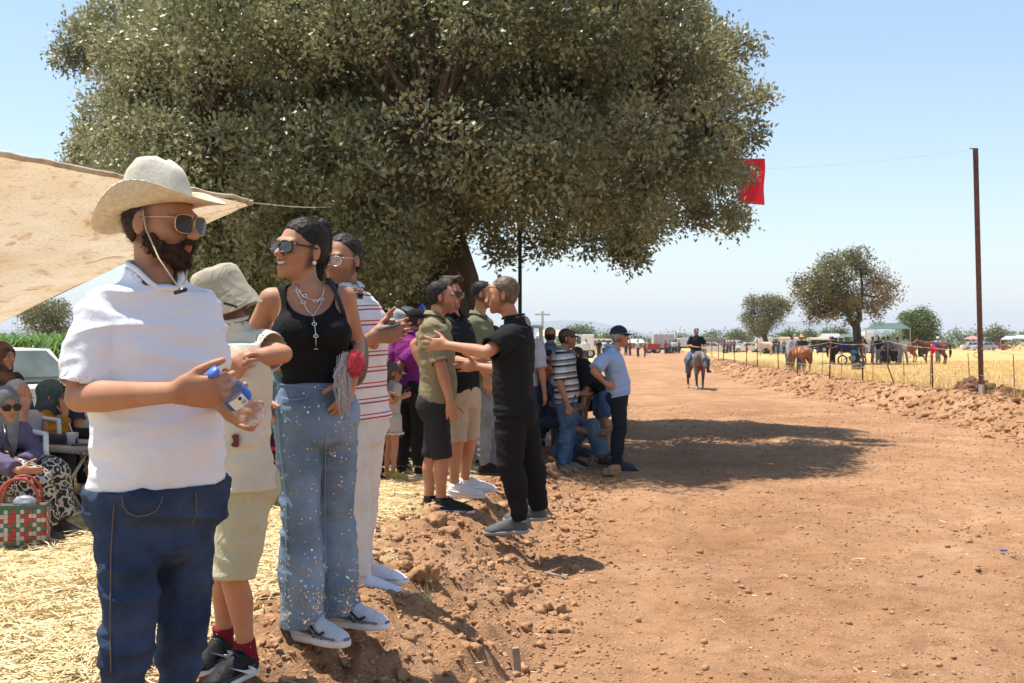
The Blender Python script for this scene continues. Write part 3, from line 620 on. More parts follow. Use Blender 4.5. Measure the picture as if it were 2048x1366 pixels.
class Hum:
    def __init__(s, label, base, H=1.75, yaw=0, h=.012, bulk=1., fem=0, belly=0., hyaw=None, hpitch=0, hroll=0, sk='tan', group=None, lean=(0, 0), hs=1., cat='person', stance=.065, name='person', seat=None):
        s.H = H; s.h = h; s.bulk = bulk; s.fem = fem; s.belly = belly; s.hs = hs*(.235*(.35+.65*H/1.75))/.235; s.sk = sk; s.yaw = yaw
        s.base = np.asarray(base, float); s.t = thing(name, label, cat, s.base, group); s.F, s.R = fr(yaw); s.J = {}
        b = s.base; J = s.J; s.hyaw = yaw if hyaw is None else hyaw; s.hpitch = hpitch; s.hroll = hroll
        J['pel'] = b+U3*(.525*H if seat is None else seat); up = unit(U3+s.F*lean[0]+s.R*lean[1])
        J['nk'] = J['pel']+up*.305*H; s.frame()
        J['hd'] = J['nk']+unit(up+U3)*.098*H+s.F*.018*H
        for k, sg in (('R', 1), ('L', -1)):
            r = s.R*sg; J['sh'+k] = J['nk']-s.up*.022*H+r*(.112 if not fem else .098)*H*(1+(bulk-1)*.5); J['hp'+k] = J['pel']+r*.05*H
            if seat is None:
                J['kn'+k] = b+r*stance*H*.8+U3*.285*H+s.F*.012*H; J['an'+k] = b+r*stance*H+U3*.045*H-s.F*.012*H
            else:
                J['kn'+k] = J['hp'+k]+s.F*.235*H+r*.03*H+U3*.02; J['an'+k] = J['kn'+k]*A(1, 1, 0)+U3*(b[2]+.045*H)-s.F*.02
            J['el'+k] = J['sh'+k]+unit(r*.22-s.up-s.F*.08)*.178*H; J['wr'+k] = J['el'+k]+unit(-s.up+s.F*.22+r*.02)*.15*H
        s.hand = {}; s.foot = {}
    def frame(s):
        J = s.J; s.up = unit(J['nk']-J['pel']); s.Ft = unit(s.F-s.up*np.dot(s.F, s.up)); s.Rt = np.cross(s.Ft, s.up)
    def arm(s, k, el, wr, **h):                        # elbow and wrist positions in the place (either may be None)
        if el is not None: s.J['el'+k] = np.asarray(el, float)
        if wr is not None: s.J['wr'+k] = np.asarray(wr, float)
        if h: s.hand[k] = h
        return s
    def armd(s, k, ud, fd, **h):                       # by directions (right, forward, up) in the body's own frame
        sg = 1 if k == 'R' else -1
        f = lambda d: unit(s.Rt*d[0]*sg+s.Ft*d[1]+U3*d[2])
        e = s.J['sh'+k]+f(ud)*.178*s.H; return s.arm(k, e, e+f(fd)*.15*s.H, **h)
    def headframe(s):
        F, R = fr(s.hyaw); p, q = rad(s.hpitch), rad(s.hroll); F2 = F*cos(p)+U3*sin(p); U2 = U3*cos(p)-F*sin(p)
        R2 = R*cos(q)+U2*sin(q); U2 = U2*cos(q)-R*sin(q); return R2, F2, U2
    def hp(s, x, y, z): R, F, U = s.headframe(); return s.J['hd']+(R*x+F*y+U*z)*s.hs
    def prof(s):
        H, b = s.H, s.bulk; bl = s.belly; kk = np.linalg.norm(s.J['nk']-s.J['pel'])/(.305*s.H)
        if s.fem: rows = [(-.075, .06, .05, .06), (-.03, .097, .058, .078), (.01, .096, .058, .074), (.055, .078, .05, .052), (.09, .068, .048, .046), (.14, .078, .056, .05), (.185, .088, .068, .052), (.225, .09, .056, .05), (.27, .078, .038, .044), (.3, .05, .03, .034)]
        else: rows = [(-.07, .06, .05, .06), (-.03, .092, .057, .07), (.02, .092, .06, .062), (.08, .088, .06, .052), (.14, .093, .063, .055), (.2, .105, .07, .06), (.245, .108, .06, .058), (.285, .088, .042, .05), (.31, .05, .03, .036)]
        out = []
        for t, w_, f, k in rows:
            g = math.exp(-((t-.07)/.075)**2)*bl
            out.append((t*H*(kk if t > 0 else 1), w_*H*b+g*.3, f*H*b+g, k*H*b+g*.15, 0, 0))
        return out
    def kk(s): return np.linalg.norm(s.J['nk']-s.J['pel'])/(.305*s.H)
    def head(s, f):
        R, F, U = s.headframe(); X = np.array([R, F, U]); h = s.hs; p = s.hp; fm = s.fem
        E = lambda c, r, k=.015, mode='u', ax=X: f.ell(p(*c), A(*r)*h, ax, k*h, mode)
        E((0, -.018, .036), (.076, .097, .086), .01); E((0, .012, -.012), (.068-.003*fm, .076, .09), .03); E((0, .032, -.066), (.05-.006*fm, .056, .046), .03)
        E((0, .074, -.1), (.021-.003*fm, .018, .018), .022)
        if s.h > .02:
            E((0, .1, -.02), (.015, .02, .025), .01); return
        f.chain([p(-.036, .079, .024), p(0, .088, .022), p(.036, .079, .024)], .0125*h, .014*h)
        for q in (-1, 1):
            E((q*.043, .058, -.022), (.022, .02, .018), .02); E((q*.032, .1, .003), (.018, .014, .0115), .012, 's'); E((q*.031, .078, .002), (.0125, .0125, .0125), .004)
            a = 20*q; ra = rad(a); ax = np.array([R*cos(ra)+F*sin(ra), F*cos(ra)-R*sin(ra), U])
            E((q*.079, -.012, -.004), (.009, .019, .033), .006, 'u', ax); E((q*.088, -.006, .0), (.006, .0105, .019), .004, 's', ax)
            E((q*.0125, .104, -.031), (.0085, .011, .008), .006)
        f.chain([p(0, .086, .018), p(0, .101, -.008), p(0, .114, -.027)], [.008*h, .0095*h, .0125*h], .01*h)
        op = getattr(s, 'smile', 0)
        f.chain([p(-.024-.006*op, .08, -.056+.007*op), p(-.01, .0935, -.0535), p(0, .0955, -.0555), p(.01, .0935, -.0535), p(.024+.006*op, .08, -.056+.007*op)], [.004*h, .006*h, .006*h, .006*h, .004*h], .006*h)
        f.chain([p(-.021, .081, -.061+.004*op), p(0, .094, -.067-.009*op), p(.021, .081, -.061+.004*op)], [.004*h, .0075*h, .004*h], .006*h)
        if op: f.chain([p(-.021, .086, -.057), p(0, .1, -.0625), p(.021, .086, -.057)], [.003*h, .0052*h, .003*h], .003*h, 's')
    def handsdf(s, f, k):
        g = s.hand.get(k, {}); J = s.J; H = s.H; sc = H/1.75*(.92 if s.fem else 1)*g.get('sc', 1.04); w_ = J['wr'+k]
        d = unit(g.get('dir', J['wr'+k]-J['el'+k])); th = np.asarray(g.get('thumb', s.F), float); th = unit(th-d*np.dot(th, d)); n = np.cross(d, th)*(1 if k == 'R' else -1)
        cu = g.get('curl', .35); sp = g.get('spread', .12)
        f.ell(w_+d*.05*sc, A(.056, .039, .0165)*sc, np.array([d, th, n]), .02); f.ell(w_+d*.075*sc, A(.03, .041, .015)*sc, np.array([d, th, n]), .012)
        f.ell(w_+d*.035*sc+th*.022*sc-n*.006*sc, A(.036, .02, .017)*sc, np.array([d, th, n]), .015)
        if s.h > .016:
            f.chain([w_+d*.07*sc, w_+d*.13*sc-n*cu*.05*sc, w_+d*(.17-cu*.06)*sc-n*cu*.09*sc], [.028*sc, .024*sc, .015*sc]); f.chain([w_+d*.03*sc+th*.02, w_+d*.085*sc+th*.05*sc], [.015*sc, .011*sc]); return
        cl = g.get('curls', (cu,)*4)
        for i, (o, l) in enumerate(((.03, .074), (.0105, .082), (-.0095, .076), (-.029, .06))):
            a = w_+(d*(.094-.004*abs(i-1))+th*o)*sc; pts = [a-d*.02*sc, a]; ang = 0; dd = d+th*sp*(1.3-i)*.6
            for q, m in ((.46, .55), (.3, 1.), (.24, .75)):
                ang += cl[i]*m*1.35; v = unit(unit(dd)*cos(ang)-n*sin(ang)); pts.append(pts[-1]+v*l*q*sc)
            r = .0094*sc*(1 if i < 3 else .87); f.chain(pts, [r*1.05, r*1.08, r*1.02, r*.95, r*.8], .005)
        td = unit(d*.62+th*.75*g.get('tout', 1)-n*g.get('tin', .35)); a = w_+(d*.022+th*.026-n*.006)*sc; b = a+td*.044*sc
        t2 = unit(td+d*.35-n*.3*cu-th*.15); c = b+t2*.034*sc; e = c+unit(t2+d*.15-n*.25*cu)*.027*sc
        f.chain([a, b, c, e], [.0135*sc, .0118*sc, .0108*sc, .009*sc], .008)
    def arm_pts(s, k, e=0.):
        J = s.J; q = s.H/1.75*(s.bulk*.6+.4)*(.86 if s.fem else 1); a, b, c = J['sh'+k], J['el'+k], J['wr'+k]
        return [a, lerp(a, b, .45), b, lerp(b, c, .25), lerp(b, c, .7), c], [(.054*q+e), .049*q+e, .040*q+e, .0425*q+e, .031*q+e, .0265*q+e]
    def leg_pts(s, k, e=0.):
        J = s.J; q = s.H/1.75*(s.bulk*.5+.5); a, b, c = J['hp'+k], J['kn'+k], J['an'+k]; n = unit(b-a); bk = -s.F*.012*s.H/1.75
        return [a, lerp(a, b, .4), b, lerp(b, c, .28)+bk, lerp(b, c, .6)+bk*.5, c], [.088*q+e, .076*q+e, .054*q+e, .056*q+e, .041*q+e, .033*q+e]
    def skin(s, stubble=0., brow=True, hairc=(.05, .035, .03), lips=(.78, .48, .46), scalp=True):
        f = SDF(s.h); J = s.J; H = s.H; s.frame()
        f.loft(J['pel'], s.up, s.Rt, s.Ft, [r for r in s.prof() if r[0] < .26*H*s.kk()] if getattr(s, 'cover', 1) else s.prof(), .02, grow=-.006)
        nb = J['nk']-s.up*.01*H; f.chain([nb-s.up*.03*H, nb+s.Ft*.006*H, s.hp(0, -.022, -.06)], [.05*H/1.75*(.85 if s.fem else 1)*(.5+.5*s.bulk)*(1.0 if getattr(s, 'cover', 1) else 1.08), .053*H/1.75*(.84 if s.fem else 1)*(.5+.5*s.bulk), .054*s.hs*(.86 if s.fem else 1)], .03)
        for k in 'RL':
            cv = getattr(s, 'cover', 1); f.chain([J['nk']-s.up*(.025 if cv else .015)*H, J['sh'+k]-s.up*.006*H*cv], [(.040 if cv else .05)*H/1.75, (.041 if cv else .048)*H/1.75*(.9 if s.fem else 1)], .025 if cv else .035)
            p, r = s.arm_pts(k); f.chain(p, r, .025); s.handsdf(f, k)
            p, r = s.leg_pts(k); f.chain(p, r, .03)
            fd = unit(s.foot.get(k, s.F)); an = J['an'+k]; f.chain([an-U3*.02*H/1.75, an+fd*.1*H/1.75-U3*.045*H/1.75, an+fd*.16*H/1.75-U3*.055*H/1.75], [.036*H/1.75, .03*H/1.75, .02*H/1.75], .02)
            if s.fem and getattr(s, 'bust', 1): f.ell(J['pel']+s.up*.195*H*s.kk()+s.Rt*(.045*H if k == 'R' else -.045*H)+s.Ft*.045*H, A(.042, .045, .043)*H, np.array([s.Rt, s.Ft, s.up]), .03)
        s.head(f); V, F = f.mesh(); V = relax(V, F, 1, .35)
        R_, Fw, U_ = s.headframe(); q = (V-J['hd'])/s.hs; x, y, z = q@R_, q@Fw, q@U_; tint = np.ones((len(V), 3))
        def put(m, c): tint[:] = tint*(1-m[:, None])+np.asarray(c)*m[:, None]
        face = (np.abs(x) < .09)*(y > .02)*(z > -.14)*(z < .13)
        if scalp: put(np.clip(sm(.035, .0, y)*sm(-.085, -.055, z+.35*y)*sm(.06, .045, z)*(np.abs(x)<.0795),0,1)*.8, np.asarray(hairc))
        if stubble:
            m = (np.abs(x) < .09)*(z < .05)*sm(.006, -.03, z-.1*np.maximum(.03-y, 0)+.3*np.maximum(y-.06, 0)*.6+.02)*stubble*(1-np.exp(-((x/.03)**2+((z+.06)/.013)**2)**2)*.6); m = m*sm(-.005, .025, y)*sm(-.135, -.11, z); put(np.clip(m, 0, 1)*.55, hairc)
        if s.h < .016:
            put(face*(y > .07)*np.exp(-((x/.025)**2+((z+.0605)/.0095)**2)**2)*.9, lips)
            put(face*np.exp(-(((np.abs(x)-.034)/.009)**2+((z-.003)/.0055)**2)**2)*(y > .07), (.12, .1, .1)); 
        if brow and s.h < .02: put(face*(y > .06)*np.exp(-(((np.abs(x)-.035)/.021)**2+((z-.0235-.12*(.034-np.abs(x))**2)/.0052)**2)**2)*.9, np.asarray(hairc)*1.2)
        o = mk('body', V, F, SK[s.sk], s.t, True, None, {'tint': tint}); return s
    def hair(s, col, style='short', nm='hair', thick=.0):
        R, F, U = s.headframe(); X = np.array([R, F, U]); h = s.hs; f = SDF(min(s.h, .012) if s.h < .03 else s.h); t = thick
        f.ell(s.hp(0, -.0285, .047), A(.079+t, .0945+t, .083+t)*h, X, 0)
        f.ell(s.hp(0, -.04, -.002), A(.0765, .064, .072)*h, X, .03*h)
        if style == 'short': f.plane(s.hp(0, -.002, .012), -(U*.62-F*.78)); f.ell(s.hp(0, .095, .05), A(.055, .05, .028)*h, X, .02*h, 's')
        elif style == 'back': f.plane(s.hp(0, .088, .07), -(U*.75-F*.66)); f.ell(s.hp(0, -.05, -.035), A(.078+t, .07, .085)*h, X, .03)
        elif style == 'fade': f.plane(s.hp(0, .0, .03), -(U*.9-F*.43))
        V, Q = f.mesh()
        if not len(V): return s
        N = vnorm(V, Q); q = (V-s.J['hd'])@np.array([R, F, U]).T
        V = V+N*((fbm(q*A(90, 30, 60), 2)-.5)*.012*h)[:, None]; o = mk(nm, V, Q, HAIR[col], s.t)
        if s.h < .0125: fuzz(V, Q, 2600, .007*h, .0009, 3, HAIR[col], 'hair_strands', o, U*-.3-F*.9, .6)
        return s
    def top(s, m, ease=.012, hem=-.03, sleeve=.8, neck='crew', amp=.005, h=None, nm='shirt', cm=None, flare=.0, sr=.0, seed=None, untuck=True, armhole=None, cap=True):
        """shirt: hem in body heights below the pelvis joint, sleeve 1 = elbow, 2 = wrist"""
        H = s.H; J = s.J; s.frame(); f = SDF(h or s.h); pr = [r for r in s.prof() if r[0] > hem*H+.03 and (r[0] < .29*H*s.kk() or neck == 'tank')]
        p0 = s.prof(); arr = np.array(p0); hr = [np.interp(hem*H, arr[:, 0], arr[:, c]) for c in range(1, 6)]; 
        fl = lambda r, t: (t, r[0]+flare, r[1]+flare, r[2]+flare*.6, r[3], r[4])
        wl = max(r[1] for r in p0[:4])
        rows = [fl(hr, hem*H)]+[(r[0], max(r[1], wl*.93 if not s.fem else 0), r[2], r[3], r[4], r[5]) for r in pr]
        f.loft(J['pel'], s.up, s.Rt, s.Ft, rows, .02, grow=ease)
        q = H/1.75*(s.bulk*.6+.4)*(.86 if s.fem else 1)
        holes = []
        for k in 'RL':
            f.chain([J['nk']-s.up*.015*H, J['sh'+k]], [.0505*H/1.75+ease*.5, .0485*max(q, H/1.75*.98)+ease*.75], .035)
            if sleeve > 0:
                a, b, c = J['sh'+k], J['el'+k], J['wr'+k]; pts = [a, lerp(a, b, .4)]; rs = [.056*q+ease, .056*q+ease+sr*.5]
                if sleeve <= 1: pts.append(lerp(a, b, sleeve)); rs.append(.05*q+ease+sr)
                else:
                    pts += [b, lerp(b, c, .35), lerp(b, c, sleeve-1)]; rs += [.046*q+ease+sr, .046*q+ease+sr, .034*q+ease+sr]
                f.chain(pts, rs, .006, cut1=True)
                if s.h < .01 and sleeve <= 1: v = unit(pts[-1]-pts[-2]); wl_ = max(.007, s.h*1.25); holes.append(([pts[-1]-v*.035, pts[-1]+v*.03], rs[-1]-wl_))
            if s.fem and getattr(s, 'bust', 1): f.ell(J['pel']+s.up*.195*H*s.kk()+s.Rt*(.045*H if k == 'R' else -.045*H)+s.Ft*.045*H, A(.042, .045, .043)*H+ease*.6, np.array([s.Rt, s.Ft, s.up]), .04)
        for p, r in holes: f.chain(p, r, .002, 's')
        nb = J['nk']; nq = H/1.75*(.5+.5*s.bulk)*(.86 if s.fem else 1)
        if neck in ('crew', 'polo', 'shirt'): f.chain([nb-s.up*.035*H, nb+s.Ft*.006*H+s.up*.006*H], [.064*nq+ease, .056*nq+ease], .035)
        nr = (.068 if neck == 'crew' else .0655)*H/1.75*(.5+.5*s.bulk)*(.86 if s.fem else 1); nax = unit(s.up-s.Ft*.25)
        if neck in ('crew', 'polo', 'shirt'): f.chain([nb-nax*.024*H+s.Ft*.010*H, nb+nax*.12*H+s.Ft*.010*H], nr, .004, 's', cut0=True)
        if neck == 'v': f.ell(nb+s.Ft*.045*H+s.up*.0*H, A(.03, .04, .06)*H, np.array([s.Rt, s.Ft, s.up]), .008, 's')
        if neck == 'tank':
            f.ell(nb+s.Ft*.05*H-s.up*.005*H, A(.062, .06, .062)*H, np.array([s.Rt, s.Ft, s.up]), .004, 's'); f.ell(nb-s.Ft*.05*H+s.up*.0*H, A(.06, .05, .05)*H, np.array([s.Rt, s.Ft, s.up]), .004, 's')
            for k, sg in (('R', 1), ('L', -1)): f.ell(J['sh'+k]+s.Rt*sg*.026*H-s.up*.018*H, A(.053, .085, .067)*H, np.array([s.Rt, s.Ft, s.up]), .004, 's')
        V, F = f.mesh(); V = relax(V, F, 1, .4); N = vnorm(V, F); js = [J['el'+k] for k in 'RL' if sleeve > .7]+[J['sh'+k]-s.up*.06*H for k in 'RL']
        sd = seed if seed is not None else abs(hash((round(float(s.base[0]), 2), round(float(s.base[1]), 2)))) % 50
        up_ = (V-J['pel'])@s.up; u = up_.copy()
        lowm = sm(.12*H, .0, up_); V = folds(V, N, amp, seed=sd, joints=js, jr=.1*H/1.75, jamp=amp*.55); V = folds(V, N, amp*.5, (14, 14, 26), sd+7); V = V+N*((vn(V*A(3, 3, 26)+sd)-.5)*amp*1.6*lowm)[:, None]
        for k in 'RL':
            a, b = J['sh'+k], J['el'+k]; v = unit(b-a)
            if -v@s.up > .75: continue
            t = (V-a)@v; d = np.linalg.norm(V-a-t[:, None]*v, axis=1); sidew = ((V-a)@s.Rt)*(1 if k == 'R' else -1)
            mm = (t > .02*H)*(d < .1*H/1.75*s.bulk)*(sidew > -.018*H); u = np.where(mm, (a-J['pel'])@s.up-t, u)
        o = mk(nm, V, F, m, s.t, True, None, {'u': u}); s.shirt = o
        if neck in ('polo', 'crew', 'shirt') and cap:
            o_ = nb+s.Ft*.012*H; q = V-o_; hgt = q@nax; q = q-hgt[:, None]*nax; rd = np.linalg.norm(q, axis=1); an = np.arctan2(q@s.Ft, q@s.Rt); n = 26; hs_ = []
            near = (np.abs(rd-nr) < max(.014, s.h*1.3))*(hgt > -.08*H)*(hgt < .06*H)
            for i in range(n):
                a = 2*pi*i/n; m_ = near*(np.abs((an-a+pi) % (2*pi)-pi) < .3); hs_.append(hgt[m_].max() if m_.any() else np.nan)
            hs_ = np.array(hs_); hs_ = np.where(np.isnan(hs_), np.nanmean(hs_) if (~np.isnan(hs_)).any() else 0, hs_); hs_ = (hs_+np.roll(hs_, 1)+np.roll(hs_, -1))/3; mb = MB()
            at = lambda i, r, dz: o_+(s.Rt*cos(2*pi*i/n)+s.Ft*sin(2*pi*i/n))*r+nax*(hs_[i % n]+dz)
            if neck == 'crew': mb.tube([at(i, nr*1.03, .001) for i in range(n)], .0075, 6, closed=True)
            else:
                g0 = n//4+1; ii = [(g0+i) % n for i in range(n-1)]; k = len(ii)
                Vv = [at(i, nr*1.32, -.004) for i in ii]+[at(i, nr*1.02, .026) for i in ii]+[at(i, nr*.94, .024) for i in ii]+[at(i, nr*.98, -.02) for i in ii]; mb.add(Vv, [(r*k+i, r*k+i+1, (r+1)*k+i+1, (r+1)*k+i) for r in range(3) for i in range(k-1)])
            mb.build('collar', cm or m, s.t, True)
        return s
    def legsw(s, m, to=1.93, wk=.012, wh=.015, rise=.06, amp=.006, h=None, nm='trousers', seed=3, hipx=.0, crease=0., fq=(6, 6, 15)):
        """trousers or shorts: to = 1 knee, 2 ankle; wk, wh ease at knee and hem"""
        H = s.H; J = s.J; s.frame(); f = SDF(h or s.h); arr = np.array(s.prof()); ts = [t*H for t in (-.07, -.03, .01)]+[rise*H]
        f.loft(J['pel'], s.up, s.Rt, s.Ft, [(t, *[np.interp(t, arr[:, 0], arr[:, c]) for c in range(1, 6)]) for t in ts], .03, grow=.006+hipx)
        f.ell(J['pel']-s.up*.06*H, A(.035, .055, .035)*H+hipx, np.array([s.Rt, s.Ft, s.up]), .03)
        for q in (-1, 1): f.ell(J['pel']+s.Rt*q*.045*H-s.Ft*.034*H-s.up*.012*H, A(.05, .05, .058)*H*(.6+.4*s.bulk)+.006, np.array([s.Rt, s.Ft, s.up]), .03)
        for k in 'RL':
            p, r = s.leg_pts(k); T = [0, .4, 1, 1.28, 1.6, 2]; e = [wk*.6, wk*.9, wk, lerp(wk, wh, .3), lerp(wk, wh, .7)+.004, wh]
            tt = [t for t in T if t < to-.05]+[to]; pp = [A(*[np.interp(t, T, np.array(p)[:, c]) for c in range(3)])+(unit(p[-1]-p[-2])*(t-2)*.42*H/1.75 if t > 2 else 0) for t in tt]; rr = [np.interp(t, T, r)+np.interp(t, T, e) for t in tt]
            f.chain(pp, rr, .012, cut1=True)
        V, F = f.mesh(); V = relax(V, F, 1, .4); N = vnorm(V, F); js = [J['kn'+k] for k in 'RL']+([lerp(J['kn'+k], J['an'+k], .85) for k in 'RL'] if to > 1.7 else [])+[J['hp'+k]+s.Ft*.05 for k in 'RL']
        V = folds(V, N, amp*.6, fq, seed, js, .11*H/1.75, amp*1.2); V = folds(V, N, amp*.35, (16, 16, 30), seed+5)
        s.trou = mk(nm, V, F, m, s.t, True); s.trouV = (V, F); return s
    def shoes(s, mu, ms, L=.29, W=.047, high=.0, nm='shoe', lace=None, hh=None, drop=0., panel=None):
        H = s.H; q = H/1.75; L = L*q; W = W*q
        for k in 'RL':
            fd = s.foot.get(k, s.F+s.R*(.18 if k == 'R' else -.18)); fd = unit(np.asarray(fd, float)); an = s.J['an'+k]; sd = np.cross(fd, U3); sd = unit(sd); up = np.cross(sd, fd)
            z0 = an-up*(.045*H); hl = z0-fd*.055*q+up*drop; X = np.array([sd, fd, up]); f = SDF(hh or min(s.h, .009) if s.h < .02 else s.h)
            P_ = lambda y, z, x=0: hl+fd*y*L+up*z*q+sd*x
            f.ell(P_(.16, .035), (W*.78, L*.17, .05*q), X, .02); f.ell(P_(.55, .03), (W*.92, L*.33, .048*q), X, .03); f.ell(P_(.8, .022), (W, L*.2, .036*q), X, .03)
            f.chain([P_(.2, .05), P_(.2, .085+high)], [.042*q, .041*q], .03, cut1=True); f.chain([P_(.36, .085), P_(.62, .055)], [.03*q, .026*q], .03)
            f.plane(P_(0, .016), -up); V, F = f.mesh(); V = relax(V, F, 1, .4); o = mk(nm, V, F, mu, s.t)
            f = SDF(hh or min(s.h, .009) if s.h < .02 else s.h); f.ell(P_(.2, .012), (W*.9, L*.235, .05*q), X, .0); f.ell(P_(.72, .012), (W*1.1, L*.3, .05*q), X, .03); f.ell(P_(.45, .012), (W*.88, L*.3, .05*q), X, .03)
            f.plane(P_(0, .026), up); f.plane(P_(0, -.002), -up); V, F = f.mesh(); mk('sole', V, F, ms, o)
            if s.h < .01: MB().tube([P_(.2, .087+high)+(fd*cos(a)*.04+sd*sin(a)*.037)*q for a in np.linspace(0, 2*pi, 15)[:-1]], .006*q, 6, closed=True).build('shoe_collar', lace or ms, o, True)
            if lace:
                mb = MB()
                for i in range(5):
                    y = .36+i*.065; z = .124-.0165*i; e = .5-abs(i-2)*.0
                    mb.tube([P_(y, z-.012, -W*.5), P_(y+.012, z+.004, 0), P_(y, z-.012, W*.5)], .0035*q, 5)
                mb.build('laces', lace, o, True); mb = MB()
                for e in (-1, 1): mb.tube([P_(.06, .06, e*W*.66), P_(.2, .05, e*W*.84), P_(.42, .042, e*W*.93), P_(.66, .036, e*W*1.02), P_(.86, .03, e*W*.86), P_(.95, .027, e*W*.5)], [.004*q, .007*q, .006*q, .006*q, .007*q, .004*q], 6)
                mb.tube([P_(.97, .028, -W*.4), P_(1.0, .03, 0), P_(.97, .028, W*.4)], .006*q, 6); mb.build('shoe_overlay', panel or lace, o, True)
        return s
    def cap(s, m, brim=.075, nm='cap', h=None, tall=.0, mb=None):
        R, F, U = s.headframe(); X = np.array([R, F, U]); h_ = s.hs; f = SDF(h or min(s.h, .01)); f.ell(s.hp(0, -.016, .045), A(.087, .109, .092+tall)*h_, X, 0)
        f.plane(s.hp(0, .0, .038), -(U-F*.12)); V, Q = f.mesh(); o = mk(nm, V, Q, m, s.t)
        b = MB(); n = 13; inn = []; out = []
        for i in range(n):
            a = (i/(n-1)-.5)*2.3; x = sin(a)*.083; y = -.016+cos(a)*.104; sp = max(0, cos(a*.78)); inn.append((x, y, .05-.012*abs(a))); out.append((x*1.02, y+brim*sp, .046-.02*abs(a)**1.5-.012*sp))
        lo = lambda L_, dz: [s.hp(x, y, z+dz) for x, y, z in L_]
        V = np.array(lo(inn, 0)+lo(out, 0)+lo(out, -.005)+lo(inn, -.005)); b.add(V, [(r*n+i, r*n+i+1, ((r+1) % 4)*n+i+1, ((r+1) % 4)*n+i) for r in range(4) for i in range(n-1)]); b.build('brim', mb or m, o, True); return s
    def brimhat(s, m, crown=.1, brim=.07, droop=.3, nm='hat', curl=0., crease=0., front=0.):
        R, F, U = s.headframe(); X = np.array([R, F, U]); h = s.hs
        def fn(p, a):
            x, y, z = p; x, y = x*.88, y*1.06; return A(x, y, z)
        pr = [(.001, crown), (.045, crown-.002), (.07, crown-.012), (.082, crown*.55), (.089, .0), (.089+brim*.5, -brim*.5*droop), (.089+brim, -brim*droop), (.089+brim, -brim*droop-.004), (.086, -.006)]
        MB().lathe([(r*h, z*h) for r, z in pr], s.hp(0, -.016, .045), X, 28, fn).build(nm, m, s.t, True); return s
    def glasses(s, fm, lm, w_=.03, hgt=.022, wire=.0022, nm='sunglasses', dz=0., sq=3.):
        o = None; fr_ = MB(); ln = MB(); p = s.hp
        for q in (-1, 1):
            pts = []
            for i in range(20):
                a = 2*pi*i/20; c, e = cos(a), sin(a); x = q*.0345+w_*np.sign(c)*abs(c)**(2/sq); z = dz+.0-.002+hgt*np.sign(e)*abs(e)**(2/sq)*(1 if e > 0 else 1.1-.12*abs(c)); pts.append((x, .1065-1.6*(abs(x)-.01)**2*2.2, z))
            fr_.tube([p(*v) for v in pts], wire*s.hs, 6, closed=True); ln.plate([p(*v) for v in pts], p(0, 1, 0)-p(0, 0, 0), .002)
            fr_.tube([p(q*.067, .0965, dz+.011), p(q*.075, .088, dz+.012), p(q*.081, .03, dz+.01), p(q*.083, -.02, dz+.006)], wire*1.1*s.hs, 6)
        fr_.tube([p(-.006, .108, dz+.004), p(0, .1115, dz+.006), p(.006, .108, dz+.004)], wire*s.hs, 6)
        o = fr_.build(nm, fm, s.t, True); ln.build('lens', lm, o); return s
LENS = mat('dark_lens', (.03, .015, .01), .12, spec=.3, var=0); GOLD = mat('gold_metal', (.6, .42, .2), .25, metal=1, var=.05); BLACKP = mat('black_plastic', (.012, .012, .012), .25, spec=.5)
SILVER = mat('silver', (.75, .75, .75), .2, metal=1, var=.05)
WHITE_RUB = mat('white_rubber', (.72, .7, .66), .7, .2, 60, .08); BLACK_RUB = mat('black_rubber', (.03, .03, .03), .8, .2, 60); GREY_RUB = mat('grey_rubber', (.3, .29, .27), .8, .2, 60)
